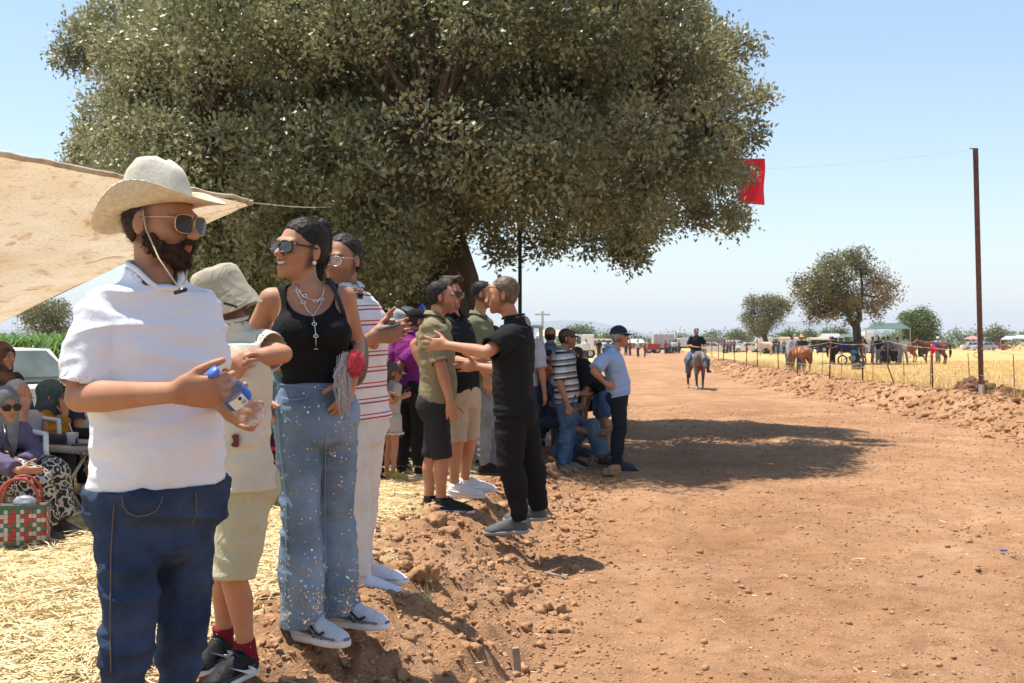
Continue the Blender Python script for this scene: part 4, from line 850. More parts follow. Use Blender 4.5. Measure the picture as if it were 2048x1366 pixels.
# ============================================================ THE FOUR IN FRONT
def gp(px, py, Y): p = P(px, py, Y); p[2] = Z(p[0], p[1]); return p
DENIM = mat('dark_denim', (.04, .06, .108), .9, .7, 200, .3, 6, .12, bdist=.002, col2=(.015, .025, .052), wr=.3)
TEE = cloth('white_tee', (.78, .77, .80), vs=3, var=.02, wr=.22)
def man_white():
    D = 2.92; Q = lambda x, y, d=0.: P(x, y, D+d)
    b = P(300, 1000, D); b[2] = Z(b[0], b[1])
    s = Hum('man in cream cowboy hat and plain white tee holding a water bottle', b, 1.74, 42, .0058, .97, belly=.05, hyaw=70, hpitch=-4, sk='tan')
    J = s.J; J['pel'] = Q(316, 1000, .02); J['nk'] = Q(305, 556, .0); J['hd'] = Q(324, 449, -.0)
    J['shR'] = Q(200, 640, -.11); J['shL'] = Q(398, 634, .12); J['hpR'] = Q(258, 1010, -.05); J['hpL'] = Q(362, 1012, .08)
    J['knR'] = Q(258, 1240, -.1); J['knL'] = Q(368, 1240, .08); J['anR'] = A(*Q(240, 1500, -.08)[:2], b[2]+.085); J['anL'] = A(*Q(352, 1500, .1)[:2], b[2]+.085)
    F = s.F
    s.arm('R', Q(160, 795, -.17), Q(352, 785, -.34), dir=unit(A(.92, -.05, .02)), thumb=A(.25, -.25, 1), curls=(.55, .75, .85, .95), tin=.1, tout=.6, sc=1.02)
    s.arm('L', Q(418, 765, .1), Q(462, 822, -.12), dir=unit(A(.75, -.5, -.1)), thumb=A(.2, .1, 1), curls=(.75, .8, .85, .9), tout=.8, tin=.55)
    s.skin(stubble=1., hairc=(.12, .07, .05)); s.hair('brown', 'short')
    s.top(TEE, .013, .028, .86, 'crew', .0075, sr=.002, flare=.008, seed=12)
    s.legsw(DENIM, 1.96, .013, .010, .03, .011, seed=4, hipx=.024)
    # beard
    R, Fv, U = s.headframe(); X = np.array([R, Fv, U]); f = SDF(.0055); E = lambda c, r, k=.02, m='u': f.ell(s.hp(*c), A(*r)*s.hs, X, k, m)
    E((0, .012, -.022), (.0695, .0775, .0915)); E((0, .027, -.066), (.0585, .066, .053)); E((0, .074, -.104), (.027, .023, .022)); 
    f.plane(s.hp(0, .0, -.016), U*.8+Fv*.42); f.plane(s.hp(0, -.004, 0), -Fv+U*.25)
    f.chain([s.hp(-.031, .078, -.066), s.hp(-.02, .091, -.05), s.hp(0, .1, -.0445), s.hp(.02, .091, -.05), s.hp(.031, .078, -.066)], [.008, .0085, .008, .0085, .008], .008)
    E((0, .112, -.0605), (.0235, .03, .0085), .004, 's'); E((0, .135, .004), (.05, .05, .036), .004, 's'); 
    for q in (-1, 1): E((q*.062, .085, -.018), (.04, .05, .036), .01, 's')
    V, Fc = f.mesh(); N = vnorm(V, Fc); V = V+N*((fbm(V*120, 2)-.5)*.009)[:, None]; BH = mat('beard_hair', (.05, .027, .018), .7, 1., 160, .4, 60, .15, bdist=.004); bo = mk('beard', V, Fc, BH, s.t); fuzz(V, Fc, 8000, .0065, .0007, 5, BH, 'beard_strands', bo, Fv*.3-U, .55, .4)
    # cowboy hat
    HM = mat('cream_straw_weave', (.66, .56, .39), .85, .8, 170, .1, 60, .2, bdist=.003, stretch=(1, 1, 1.6)); HB = mat('hat_crown_weave', (.60, .56, .46), .85, .7, 190, .08, 60, .2, bdist=.002)
    hd = s.hp(-.0, -.016, .045); t_ = rad(13); Rr, Ff, Uu = R, Fv*cos(t_)+U*sin(t_), U*cos(t_)-Fv*sin(t_); hx = np.array([Rr, Ff, Uu])
    def crown(p, a):
        x, y, z = p; k = min(1, z/.15)
        x, y = x*.9, y*1.12
        if k > .4:
            g = (k-.4)/.6; x *= 1-.25*g*max(0, y/.1) if y > 0 else 1; pin = math.exp(-((y-.065)/.035)**2)*g; x *= 1-.24*pin
            z -= .014*g*math.exp(-(x/.03)**2)*(.6+.4*(y < .03)); z -= .05*g*max(0, (-y-.01)/.1); z -= .06*g*max(0, (y-.03)/.09); y += .006*g
        return A(x, y, z)
    pr = [(.0005, .137), (.025, .137), (.045, .136), (.062, .131), (.073, .12), (.079, .1), (.083, .07), (.087, .035), (.09, .0)]
    c = MB().lathe([(r*1.04, z*1.03) for r, z in pr], hd, hx, 48, crown)
    hat = thing('cowboy_hat', '', '', s.t.location); bpy.data.objects.remove(hat)
    hat = c.build('cowboy_hat', HB, s.t, True)
    def brimf(p, a):
        x, y, z = p; r = math.hypot(x, y); g = max(0, (r-.09)/.085); x, y = x*.9, y*1.12; side = abs(x)/max(math.hypot(x, y), 1e-6)
        z += g**1.5*.062*side**2.2-g*.02*(1-side**2)*(1.1 if y > 0 else 1.5); x *= 1-.18*g*side; return A(x, y, z)
    bp = [(.088, -.001)]+[(.09+.012*i, -.002) for i in range(8)]+[(.178, -.004)]+[(.09+.012*i, -.006) for i in range(7, -1, -1)]
    MB().lathe(bp, hd, hx, 56, brimf).build('brim', HM, hat, True)
    s.glasses(GOLD, LENS, .0315, .0245, .0016, dz=.004, sq=3.4)
    # chin cord with its toggle
    CORD = mat('cream_cord', (.6, .5, .33), .8); mb = MB(); a0 = s.hp(.088, .004, .03); tg = Q(362, 582, -.20)
    mb.tube([a0, s.hp(.09, .02, -.02), lerp(s.hp(.09, .02, -.02), tg, .5)+A(0, -.035, .0), tg], .0021, 6); a1 = s.hp(-.06, .05, -.1)
    mb.tube([a1, lerp(a1, tg, .5)+A(.012, -.03, -.01), tg], .0021, 6); cord = mb.build('chin_cord', CORD, s.t, True)
    MB().tube([tg+A(-.017, 0, -.005), tg+A(.016, -.004, .004)], .0055, 8).build('toggle', BLACKP, cord, True)
    # jeans details: pocket seams, back pocket, waistband label
    seam(s, [(244, 992), (246, 1012), (256, 1026), (274, 1033), (296, 1030), (314, 1020), (324, 1000), (326, 985)], D-.3, 'pocket_seam'); seam(s, [(228, 1010), (222, 1100), (220, 1250), (222, 1360)], D-.3, 'side_seam'); seam(s, [(392, 985), (393, 1030), (372, 1075)], D-.3, 'fly_seam')
    return s
STITCH = mat('stitching', (.16, .12, .09), .8)
def cast(s_V, px, py):                                   # where a sight line through a pixel meets a cloth mesh
    V, F = s_V; o = A(0, 0, CZ); d = unit(P(px, py, 1)-o); a = V[F[:, 0]]-o; t = a@d; per = np.linalg.norm(a-t[:, None]*d, axis=1)
    i = np.argwhere(per < .012)[:, 0]
    if not len(i): return None
    j = i[t[i].argmin()]; return o+d*t[j]
def seam(s, px, Y, nm, m=None, r=.0016, sv=None):
    pts = []
    for (x0, y0), (x1, y1) in zip(px[:-1], px[1:]):
        n = max(2, int(math.hypot(x1-x0, y1-y0)/14))
        for i in range(n):
            q = cast(sv or s.trouV, x0+(x1-x0)*i/n, y0+(y1-y0)*i/n)
            if q is not None: pts.append(q)
    if len(pts) > 2: MB().tube(pts, r, 5).build(nm, m or STITCH, s.t, True)
MW = man_white()

def bottle(c0, c1, label, m, r=.033, lab=True, cap=(.1, .2, .75), name='water_bottle', group=None):
    """c0 cap end, c1 base"""
    ax = unit(np.asarray(c0)-np.asarray(c1)); L = np.linalg.norm(np.asarray(c0)-np.asarray(c1)); x = unit(np.cross(ax, A(.3, .8, .2))); X = np.array([x, np.cross(ax, x), ax])
    t = thing(name, label, 'bottle', c1, group); q = L/.21; pr = [(.001, .004), (r*.8, .0), (r, .008)]
    for i in range(4): pr += [(r, .02+.012*i), (r*.94, .026+.012*i)]
    pr += [(r, .075), (r*1.01, .078), (r*1.01, .122), (r, .126), (r*.98, .14), (r*.75, .168), (r*.42, .186), (r*.38, .2)]
    MB().lathe([(a, b*q) for a, b in pr], c1, X, 22).build('bottle_body', m, t, True)
    MB().lathe([(r*.001, .212*q), (r*.42, .212*q), (r*.44, .21*q), (r*.44, .196*q), (r*.4, .196*q)], c1, X, 16).build('bottle_cap', mat('blue_cap', cap, .4), t, True)
    if lab:
        l = MB().lathe([(r*1.02, .080*q), (r*1.03, .081*q), (r*1.03, .119*q), (r*1.02, .12*q)], c1, X, 24).build('bottle_label', mat('blue_label', (.02, .11, .42), .4), t, True)
        return t, l, X, q
    return t
PET = bpy.data.materials.new('clear_plastic'); PET.use_nodes = True; _b = PET.node_tree.nodes['Principled BSDF']; _b.inputs['Base Color'].default_value = (.93, .96, 1, 1); _b.inputs['Roughness'].default_value = .12; _b.inputs['IOR'].default_value = 1.12; _b.inputs['Transmission Weight'].default_value = .85; _b.inputs['Alpha'].default_value = .55
def front_bottle():
    D = 2.92; c0 = P(424, 742, D-.36); c1 = P(512, 836, D-.24); t, l, X, q = bottle(c0, c1, 'clear plastic water bottle with blue label held by the man in the cowboy hat', PET, .034)
    # white panel on the label with a round emblem and a bar code
    v = unit(A(0, 0, CZ)-c1); ax = X[2]; v = unit(v-ax*np.dot(v, ax)); sd = np.cross(ax, v); c = c1+ax*.1*q; mbw = MB(); mbk = MB()
    def pt(a, z, r=.0356): return c+ax*z+(v*cos(a)+sd*sin(a))*r
    def patch(mb, a0, a1, z0, z1, r):
        n = 6
        for i in range(n): p, e = a0+(a1-a0)*i/n, a0+(a1-a0)*(i+1)/n; mb.quad(pt(p, z0, r), pt(e, z0, r), pt(e, z1, r), pt(p, z1, r))
    patch(mbw, -.75, .45, -.016, .017, .0357); pn = mbw.build('label_panel', mat('label_white', (.75, .76, .72), .5), l)
    for i in range(9): patch(mbk, .0+.04*i, .0+.04*i+(.012 if i % 3 else .022), -.011, .0, .0360)
    mbk.add([pt(.1+.14*cos(2*pi*i/14), .009+.0052*sin(2*pi*i/14), .036) for i in range(14)], [tuple(range(14))]); mbk.build('label_print', mat('label_ink', (.03, .06, .05), .6), l)
front_bottle()

# ---- boy with the bucket hat
def boy():
    D = 3.75; Q = lambda x, y, d=0.: P(x, y, D+d); b = gp(462, 1330, D)
    s = Hum('boy in khaki bucket hat and oversized cream tee between the man and the woman', b, 1.47, -40, .0075, 1.0, hyaw=-75, hpitch=-12, sk='red', hs=1.12)
    J = s.J; s.bust = 0; J['pel'] = Q(470, 960); J['nk'] = Q(462, 668, .0); J['hd'] = Q(440, 612, -.0)
    J['shR'] = Q(420, 700, .05); J['shL'] = Q(503, 696, .02); J['hpR'] = Q(452, 965, .04); J['hpL'] = Q(492, 965, -.03)
    J['knR'] = Q(445, 1150, .04); J['knL'] = Q(468, 1160, -.06); J['anR'] = Q(447, 1283, .10); J['anL'] = Q(494, 1312, .0)
    s.foot = {'R': unit(Q(398, 1350, -.07)-Q(450, 1320, .1))*A(1, 1, 0), 'L': unit(Q(432, 1366, -.22)-Q(520, 1330, .0))*A(1, 1, 0)}
    s.arm('L', Q(566, 708, -.06), Q(445, 728, -.16), curl=.6, thumb=U3); s.arm('R', Q(400, 770, .0), Q(462, 758, -.12), curl=.5, thumb=U3, dir=A(.5, -.5, .6))
    s.skin(hairc=(.08, .05, .04))
    CR = cloth('cream_tee', (.62, .555, .44)); s.top(CR, .022, -.02, .7, 'crew', .007, flare=.012, sr=.008, seed=21)
    s.legsw(cloth('sage_shorts', (.50, .455, .30)), .98, .03, .04, .02, .007, nm='shorts', seed=8, hipx=.008)
    for k in 'RL':
        a, n = J['an'+k], J['kn'+k]; up = unit(n-a); f = SDF(.006); f.chain([a-up*.02, a+up*.012, a+up*.062], [.039, .037, .039], .01, cut1=True); V, F = f.mesh()
        o = mk('sock', V, F, cloth('burgundy_sock', (.20, .012, .022)), s.t); mb = MB()
        v = unit(A(0, 0, CZ)-a); sd = np.cross(up, v)
        mb.add([a+up*(.03+.013*sin(2*pi*i/14))+sd*.02*cos(2*pi*i/14)+v*.0385 for i in range(14)], [tuple(range(14))]); mb.build('sock_patch', mat('sock_white', (.7, .7, .7), .8), o)
    s.shoes(cloth('black_mesh', (.013, .013, .014), rough=.6), WHITE_RUB, .31, .052, lace=BLACKP)
    for o in [c for c in s.t.children if c.name.startswith('shoe')]: pass
    # swoosh marks on the shoes
    for k in 'RL':
        fd = unit(s.foot[k]); sd = np.cross(fd, U3); an = J['an'+k]; z0 = an-U3*.045*s.H; sg = 1 if np.dot(sd, A(0, -1, 0)) > 0 else -1; W = .0475; hl = z0-fd*.046
        cv = [(.09, .046), (.06, .028), (.075, .018), (.11, .024), (.19, .066), (.12, .038), (.09, .034)]
        pts = [hl+fd*y+U3*(z+.003)+sd*sg*(W*(.9+.12*sin(pi*min(y/.26, 1)))*(1-((z-.02)/.1)**2)) for y, z in cv]
        sh = [c for c in s.t.children if c.name.startswith('shoe')][0 if k == 'R' else 1]
        MB().plate(pts, sd, .012).build('side_mark', mat('mark_white', (.75, .75, .75), .5), sh)
    # bucket hat
    KH = cloth('khaki_hat', (.40, .35, .26), stretch=None); R, F, U = s.headframe(); X = np.array([R, F, U]); tl = rad(-8); X = np.array([R, F*cos(tl)+U*sin(tl), U*cos(tl)-F*sin(tl)])
    def fn(p, a): return A(p[0]*.92, p[1]*1.1+(.006*sin(9*a) if p[2] < -.02 else 0)*.5, p[2]+.004*sin(5*a+1))
    pr = [(.0005, .094), (.04, .094), (.066, .089), (.078, .078), (.086, .045), (.092, .0), (.094, -.004), (.102, -.03), (.113, -.072), (.114, -.075), (.110, -.072), (.09, -.008)]
    hat = MB().lathe([(r*s.hs*.98, z*s.hs) for r, z in pr], s.hp(0, -.014, .045), X, 40, fn).build('bucket_hat', KH, s.t, True)
    mb = MB()
    for k in range(4): mb.tube([s.hp(0, -.014, .045)+(A(cos(a)*.92*(.0965+.0037*k), sin(a)*1.1*(.0965+.0037*k), -.012-.016*k)*s.hs*A(.955, .955, 1)*1.0)@X for a in np.linspace(0, 2*pi, 40)[:-1]], .0011, 5, closed=True)
    mb.build('brim_stitching', cloth('khaki_thread', (.3, .26, .19)), hat, True)
    n = unit(A(0, 0, CZ)-s.J['hd']); c = P(461, 610, D-.135)
    MB().box(c, (.05, .004, .009), np.array([unit(A(1, 0, -.3)), n, unit(np.cross(n, unit(A(1, 0, -.3))))]), .002).build('hat_tab', BLACKP, hat)
    # animal-shaped patch printed low on the tee
    mb = MB(); v = unit(A(0, 0, CZ)-Q(470, 880)); pts = [(463, 872), (470, 868), (478, 870), (478, 892), (474, 895), (464, 893), (462, 888), (467, 884), (466, 878)]
    q0 = [Q(x, y, -.145) for x, y in pts]; mb.plate(q0, v, .006); mb.build('tee_patch', mat('brown_print', (.15, .04, .025), .9), s.t)
    return s
boy()

# ---- the woman
def woman():
    D = 4.2; Q = lambda x, y, d=0.: P(x, y, D+d); b = gp(650, 1265, D)
    s = Hum('laughing woman in black tank top and sequinned flared jeans with a ponytail', b, 1.70, 14, .006, 1.0, fem=1, hyaw=-38, hpitch=3, hroll=8, sk='tan', hs=1.03)
    s.smile = 1.7; s.cover = 0; J = s.J; J['pel'] = Q(632, 822); J['nk'] = Q(618, 577, .0); J['hd'] = Q(601, 500, -.02)
    J['shR'] = Q(543, 600, -.01); J['shL'] = Q(688, 596, .03); J['hpR'] = Q(597, 830, -.01); J['hpL'] = Q(668, 828, .03)
    J['knR'] = Q(600, 1045, -.05); J['knL'] = Q(672, 1030, .12); J['anR'] = Q(605, 1238, -.04); J['anL'] = Q(676, 1212, .16)
    s.foot = {'R': A(.88, -.5, 0), 'L': A(.95, -.3, 0)}
    s.arm('R', Q(487, 712, .06), Q(528, 800, -.02), curl=.4); s.arm('L', Q(714, 690, .1), Q(704, 760, -.06), dir=A(-.35, -.3, -1), thumb=A(-.6, -.8, .1), curl=.25)
    s.skin(hairc=(.04, .03, .03), lips=(.62, .22, .2))
    # hair: tight cap, bun at the crown and ponytail
    R, F, U = s.headframe(); X = np.array([R, F, U]); f = SDF(.006); h = s.hs
    f.ell(s.hp(0, -.022, .042), A(.081, .102, .09)*h, X, 0); f.plane(s.hp(0, .07, .078), -(U*.62-F*.78)); f.ell(s.hp(0, -.045, .0), A(.078, .07, .055)*h, X, .02)
    V, Q4 = f.mesh(); N = vnorm(V, Q4); q = (V-s.hp(0, -.1, .1)); a = np.arctan2(q@U, q@R); V = V+N*(np.sin(a*46+3*vn(V*30))*.0022)[:, None]
    hb = mk('hair', V, Q4, HAIR['black'], s.t); dv = s.hp(0, -.1, .1)-V; fuzz(V, Q4, 2500, .02, .0007, 8, HAIR['black'], 'hair_strands', hb, -F*.8+U*.2, .9, .08)
    f = SDF(.006); f.ell(s.hp(0, -.092, .108), A(.032, .032, .03)*h, X, .01); f.chain([s.hp(0, -.105, .1), s.hp(0, -.118, .06), s.hp(0, -.115, -.0), s.hp(0, -.098, -.055), s.hp(0, -.092, -.09), s.hp(.0, -.085, -.12)], [.02, .026, .03, .022, .03, .012], .01)
    V, Q4 = f.mesh(); N = vnorm(V, Q4); V = V+N*((fbm(V*A(160, 160, 18), 2)-.5)*.014)[:, None]; po = mk('ponytail', V, Q4, HAIR['black'], s.t); fuzz(V, Q4, 1500, .035, .0009, 6, HAIR['black'], 'hair_strands', po, -U, .85, .15)
    BT = cloth('black_rib_tank', (.012, .0115, .012), bs=90, stretch=(3, 3, .1)); s.top(BT, .006, .055, 0, 'tank', .0025, seed=5)
    # jeans, wide at the hem
    DJ = mat('light_denim', (.19, .255, .33), .9, .7, 180, .3, 5, .12, bdist=.002, col2=(.10, .15, .215), wr=.22)
    s.legsw(DJ, 2.06, .018, .058, .065, .007, seed=15, hipx=.004)
    V, Fc = s.trouV; N = vnorm(V, Fc); r = np.random.RandomState(4); z = V[:, 2]-b[2]; cand = np.argwhere(N@unit(A(.1, -1, 0)) > -.1)[:, 0]
    pr = (.5+2.6*sm(.35, .1, z[cand]))*sm(-.35, -.1, (V[cand]-J['pel'])@s.Rt*-1+.2); pr /= pr.sum(); pick = r.choice(cand, 800, False, pr); mb = MB()
    for i in pick:
        n = N[i]; x = unit(np.cross(n, U3)); y = np.cross(n, x); q = .0024+.0024*r.rand()
        mb.add([V[i]+n*.0016+(x*cos(a)+y*sin(a))*q for a in np.linspace(0, 2*pi, 8)[:-1]], [tuple(range(7))])
    o = mb.build('sequins', mat('sequin_metal', (.7, .64, .56), .28, metal=.9, var=.3, vs=90), s.t); tag(o, kind='stuff')
    wb = mat('denim_light_seam', (.26, .34, .42), .9)
    for pl, nm in (([(556, 768), (600, 772), (650, 778), (692, 762)], 'waist_seam'), ([(562, 795), (585, 800), (612, 796), (622, 778)], 'pocket_seam'), ([(690, 775), (688, 810), (668, 845)], 'fly_seam'), ([(553, 800), (560, 900), (572, 1000), (572, 1120), (568, 1230)], 'side_seam'), ([(652, 860), (650, 960), (650, 1060), (652, 1160)], 'inner_seam')): seam(s, pl, D, nm, wb, .0022)
    s.glasses(BLACKP, mat('green_brown_lens', (.035, .028, .012), .05, spec=.9, var=0), .0305, .0215, .0036, dz=.006, sq=3.2)
    # teeth, earring, necklaces
    MB().tube([s.hp(-.023, .0815, -.0505), s.hp(-.011, .0905, -.0575), s.hp(0, .0925, -.060), s.hp(.011, .0905, -.0575), s.hp(.023, .0815, -.0505)], [.003*h, .0062*h, .0068*h, .0062*h, .003*h], 6).build('teeth', mat('teeth', (.8, .77, .7), .3), s.t, True)
    MB().ball(s.hp(-.085, -.006, -.042), .0085, 7).build('earring', mat('pearl', (.8, .78, .74), .25), s.t, True)
    mb = MB(); sv = None
    bm_ = [o for o in s.t.children if o.name.startswith('body')][0]; bv = np.array([v.co[:] for v in bm_.data.vertices])+s.base; tk = np.array([v.co[:] for v in s.shirt.data.vertices])+s.base; allv = np.concatenate([bv, tk])
    def on(px, py):
        o = A(0, 0, CZ); d = unit(P(px, py, 1)-o); a = allv-o; t = a@d; m = np.linalg.norm(a-t[:, None]*d, axis=1) < .012; return o+d*(t[m].min()-.004) if m.any() else P(px, py, D-.15)
    ch1 = [(590, 566), (596, 580), (606, 592), (620, 599), (632, 602), (643, 598), (648, 582), (646, 566)]; ch2 = [(588, 568), (596, 588), (606, 605), (616, 622), (626, 632), (634, 622), (641, 608), (646, 598)]; ch3 = [(626, 632), (629, 648), (631, 664), (632, 682), (632, 697)]
    for c in (ch1, ch2, ch3): mb.tube([on(*p) for p in c], .0022, 5)
    for p in [(632, 602), (607, 605), (643, 599), (629, 648), (632, 672), (597, 582), (610, 592)]:
        c = on(*p); mb.tube([c+A(cos(a)*.009, -.004, sin(a)*.006) for a in np.linspace(0, 2*pi, 11)[:-1]], .0022, 5, closed=True)
    c = on(632, 698); mb.tube([c+A(-.009, -.002, 0), c+A(.009, -.002, 0)], .0022, 5); mb.build('necklace', SILVER, s.t, True)
    s.shoes(cloth('silver_white_runner', (.55, .55, .57), rough=.5), WHITE_RUB, .29, .05, lace=mat('lace_grey', (.5, .5, .5), .8), panel=mat('shoe_grey_panel', (.16, .16, .17), .5))
    for k in 'RL':
        fd = unit(s.foot[k]); sd = np.cross(fd, U3); z0 = J['an'+k]-U3*.045*s.H; hl = z0-fd*.053; sh = [c for c in s.t.children if c.name.startswith('shoe')][0 if k == 'R' else 1]; mb = MB()
        for y0, z0_, y1, z1 in ((.1, .075, .15, .03), (.15, .03, .2, .055), (.13, .07, .19, .028), (.03, .04, .07, .07)): mb.tube([hl+fd*y0+U3*z0_+sd*.043, hl+fd*(y0+y1)/2+U3*((z0_+z1)/2)+sd*.05, hl+fd*y1+U3*z1+sd*.047], .005, 5)
        mb.build('shoe_stripe', BLACKP, sh, True)
    return s
WO = woman()
def handbag():
    D = 4.2; Q = lambda x, y, d=0.: P(x, y, D+d); t = thing('shoulder_bag', 'black leather shoulder bag with pink fur pompom under the woman\'s arm', 'bag', Q(700, 735, .12))
    LE = mat('black_leather', (.016, .015, .015), .4, .4, 80, .1, spec=.5); f = SDF(.008); f.ell(Q(712, 715, .16), (.05, .13, .12), None, .01); V, F = f.mesh(); mk('bag_body', V, F, LE, t)
    mb = MB()
    for dx in (0, 5): mb.tube([Q(700+dx, 700, .04), Q(692+dx, 660, -.03), Q(683+dx, 622, -.075), Q(672+dx, 592, -.085), Q(661+dx, 570, -.055), Q(655+dx, 558, .0), Q(662+dx, 562, .09), Q(700, 680, .2)], .0055, 6)
    mb.build('strap', LE, t, True); r = np.random.RandomState(3)
    MB().tube([Q(690, 657, -.045)+A(.0, 0, -.012*cos(a))+A(.012*sin(a), 0, 0) for a in np.linspace(0, 6.3, 12)[:-1]], .003, 5, closed=True).build('buckle', GOLD, t, True)
    def fur(c, R_, n, ln, wd, m, nm, down=0):
        d = r.randn(n, 3); d /= np.linalg.norm(d, axis=1, keepdims=True); p = c+d*R_*.85; e = c+d*(R_+ln)+A(0, 0, -down)+r.randn(n, 3)*ln*.2; sd = np.cross(d, r.randn(n, 3)); sd /= np.linalg.norm(sd, axis=1, keepdims=True)
        V = np.stack([p-sd*wd, p+sd*wd, e], 1).reshape(-1, 3); F = np.arange(n*3).reshape(-1, 3); V0, F0 = ico(3); V0 = c+V0*R_*.93
        tag(mk(nm, np.concatenate([V0, V]), np.concatenate([F0, F+len(V0)]), m, t, False), kind='stuff')
    PK = mat('pink_fur', (.62, .05, .085), .9, var=.15, vs=60, sheen=.4)
    fur(Q(711, 728, -.12), A(.033, .033, .048), 2600, .010, .0008, PK, 'pompom')
    n = 260; p0 = Q(692, 712, -.115)+r.randn(n, 3)*.008; e = np.stack([Q(690, 800, -.12)]*n)+r.randn(n, 3)*A(.012, .014, .03); mid = (p0+e)/2+r.randn(n, 3)*.012+A(-.012, 0, 0); sd = A(.0016, 0, 0)
    V = np.stack([p0-sd, p0+sd, mid+sd*1.3, mid-sd*1.3, e+sd*.3, e-sd*.3], 1).reshape(-1, 3); i = np.arange(n)[:, None]*6; F = np.concatenate([i+A(0, 1, 2, 3), i+A(3, 2, 4, 5)]).astype(int)
    tag(mk('tassel', V, F, mat('grey_hair_tassel', (.5, .45, .42), .6, var=.2, vs=90), t, False), kind='stuff')
handbag()

# ---- man in the striped shirt behind her
def man_striped():
    D = 5.15; Q = lambda x, y, d=0.: P(x, y, D+d); b = gp(722, 1178, D)
    s = Hum('young bearded man with glasses in red striped white shirt behind the woman', b, 1.79, 48, .0085, 1.0, hyaw=-24, hpitch=-3, sk='brown')
    J = s.J; J['pel'] = Q(712, 838); J['nk'] = Q(692, 590); J['hd'] = Q(683, 522, -.02); J['shR'] = Q(655, 612, -.1); J['shL'] = Q(722, 612, .1); J['hpR'] = Q(692, 850, -.05); J['hpL'] = Q(724, 850, .07)
    J['knR'] = Q(705, 985, -.05); J['knL'] = Q(722, 985, .1); J['anR'] = Q(706, 1158, -.08); J['anL'] = Q(712, 1134, .16); s.foot = {'R': A(.93, -.25, 0), 'L': A(.97, -.1, 0)}
    s.arm('L', Q(733, 700, .05), Q(758, 662, -.2), dir=unit(A(.85, -.2, .1)), thumb=A(0, .1, 1), curl=.3); s.arm('R', Q(690, 715, -.2), Q(745, 672, -.28), dir=unit(A(.9, .1, .1)), thumb=U3, curl=.35)
    s.smile = .5; s.skin(stubble=.75, hairc=(.06, .045, .04)); s.hair('black', 'short', thick=.004)
    RS = cloth('red_striped_white', (.72, .68, .66), stripes=[(.0, .008, .075, (.48, .05, .045)), (.02, .026, .075, (.48, .05, .045))]); s.top(RS, .02, -.005, .95, 'shirt', .005, flare=.01, sr=.016, seed=31)
    s.legsw(cloth('cream_white_trousers', (.66, .61, .55)), 1.97, .03, .045, .04, .008, seed=33, hipx=.004); s.shoes(cloth('white_trainer', (.70, .68, .72), rough=.6), WHITE_RUB, .31, .052, lace=mat('lace_white', (.75, .75, .75), .8), panel=mat('shoe_pale_panel', (.5, .49, .53), .6))
    s.glasses(SILVER, mat('clear_lens', (.9, .9, .9), .05, alpha=.12, spec=.5), .028, .022, .0012, nm='glasses', sq=2.6)
    t = thing('phone', 'phone in teal case held by the man in the striped shirt', 'phone', Q(768, 656, -.26)); ax = np.array([unit(A(.95, -.1, .25)), unit(A(.1, 1, .2)), unit(A(-.25, -.2, 1))])
    MB().box(Q(769, 655, -.26), (.15, .075, .009), ax, .004).build('phone_case', mat('teal_case', (.03, .12, .16), .5), t); MB().box(Q(769, 655, -.26)+ax[2]*.0055, (.138, .066, .002), ax).build('screen', BLACKP, t)
man_striped()
# ============================================================ THE GROUPS ALONG THE BANK
def std(label, px, yf, D, H, yaw, h=.0095, **k):
    b = gp(px, yf, D); return Hum(label, b, H, yaw, h, **k)
def rel(s, px, D, y): return P(px, y, D)
OL1 = cloth('olive_polo', (.235, .195, .115)); OL2 = cloth('dark_olive_polo', (.145, .15, .085)); BLK = cloth('black_cotton', (.014, .0135, .014)); 
def olive_left():
    D = 8.0; Q = lambda x, y, d=0.: P(x, y, D+d); s = std('man in light olive polo and black denim shorts seen from his back', 872, 1012, D, 1.75, 98, bulk=1.1, belly=.03, hyaw=92, hpitch=-3, sk='red')
    J = s.J; J['pel'] = Q(873, 805); J['nk'] = Q(868, 640); J['hd'] = Q(884, 596, -.0); J['shR'] = Q(862, 658, -.17); J['shL'] = Q(884, 655, .18); J['hpR'] = Q(868, 810, -.09); J['hpL'] = Q(880, 810, .09)
    J['knR'] = Q(885, 915, -.09); J['knL'] = Q(864, 912, .1); J['anR'] = Q(882, 1004, -.09); J['anL'] = Q(858, 1000, .1); s.foot = {'R': A(1, -.15, 0), 'L': A(1, .1, 0)}
    s.arm('R', Q(884, 742, -.24), Q(900, 803, -.25), dir=A(.1, 0, -1), thumb=A(1, 0, .1), curl=.45); s.arm('L', Q(830, 690, .2), Q(850, 745, .12), curl=.5)
    s.skin(stubble=.8, hairc=(.06, .045, .04)); s.hair('black', 'short', thick=.002); s.top(OL1, .015, -.0, .8, 'polo', .005, sr=.004, seed=3); s.legsw(cloth('black_denim', (.028, .027, .03), .5), 1.02, .018, .03, .03, .006, nm='shorts'); 
    s.shoes(cloth('black_suede', (.025, .023, .022)), WHITE_RUB, .31, .052, lace=BLACKP)
    for k in 'RL': a = J['an'+k]; MB().tube([a-U3*.03, a+U3*.035], .041, 14).build('sock', BLK, s.t, True)
olive_left()
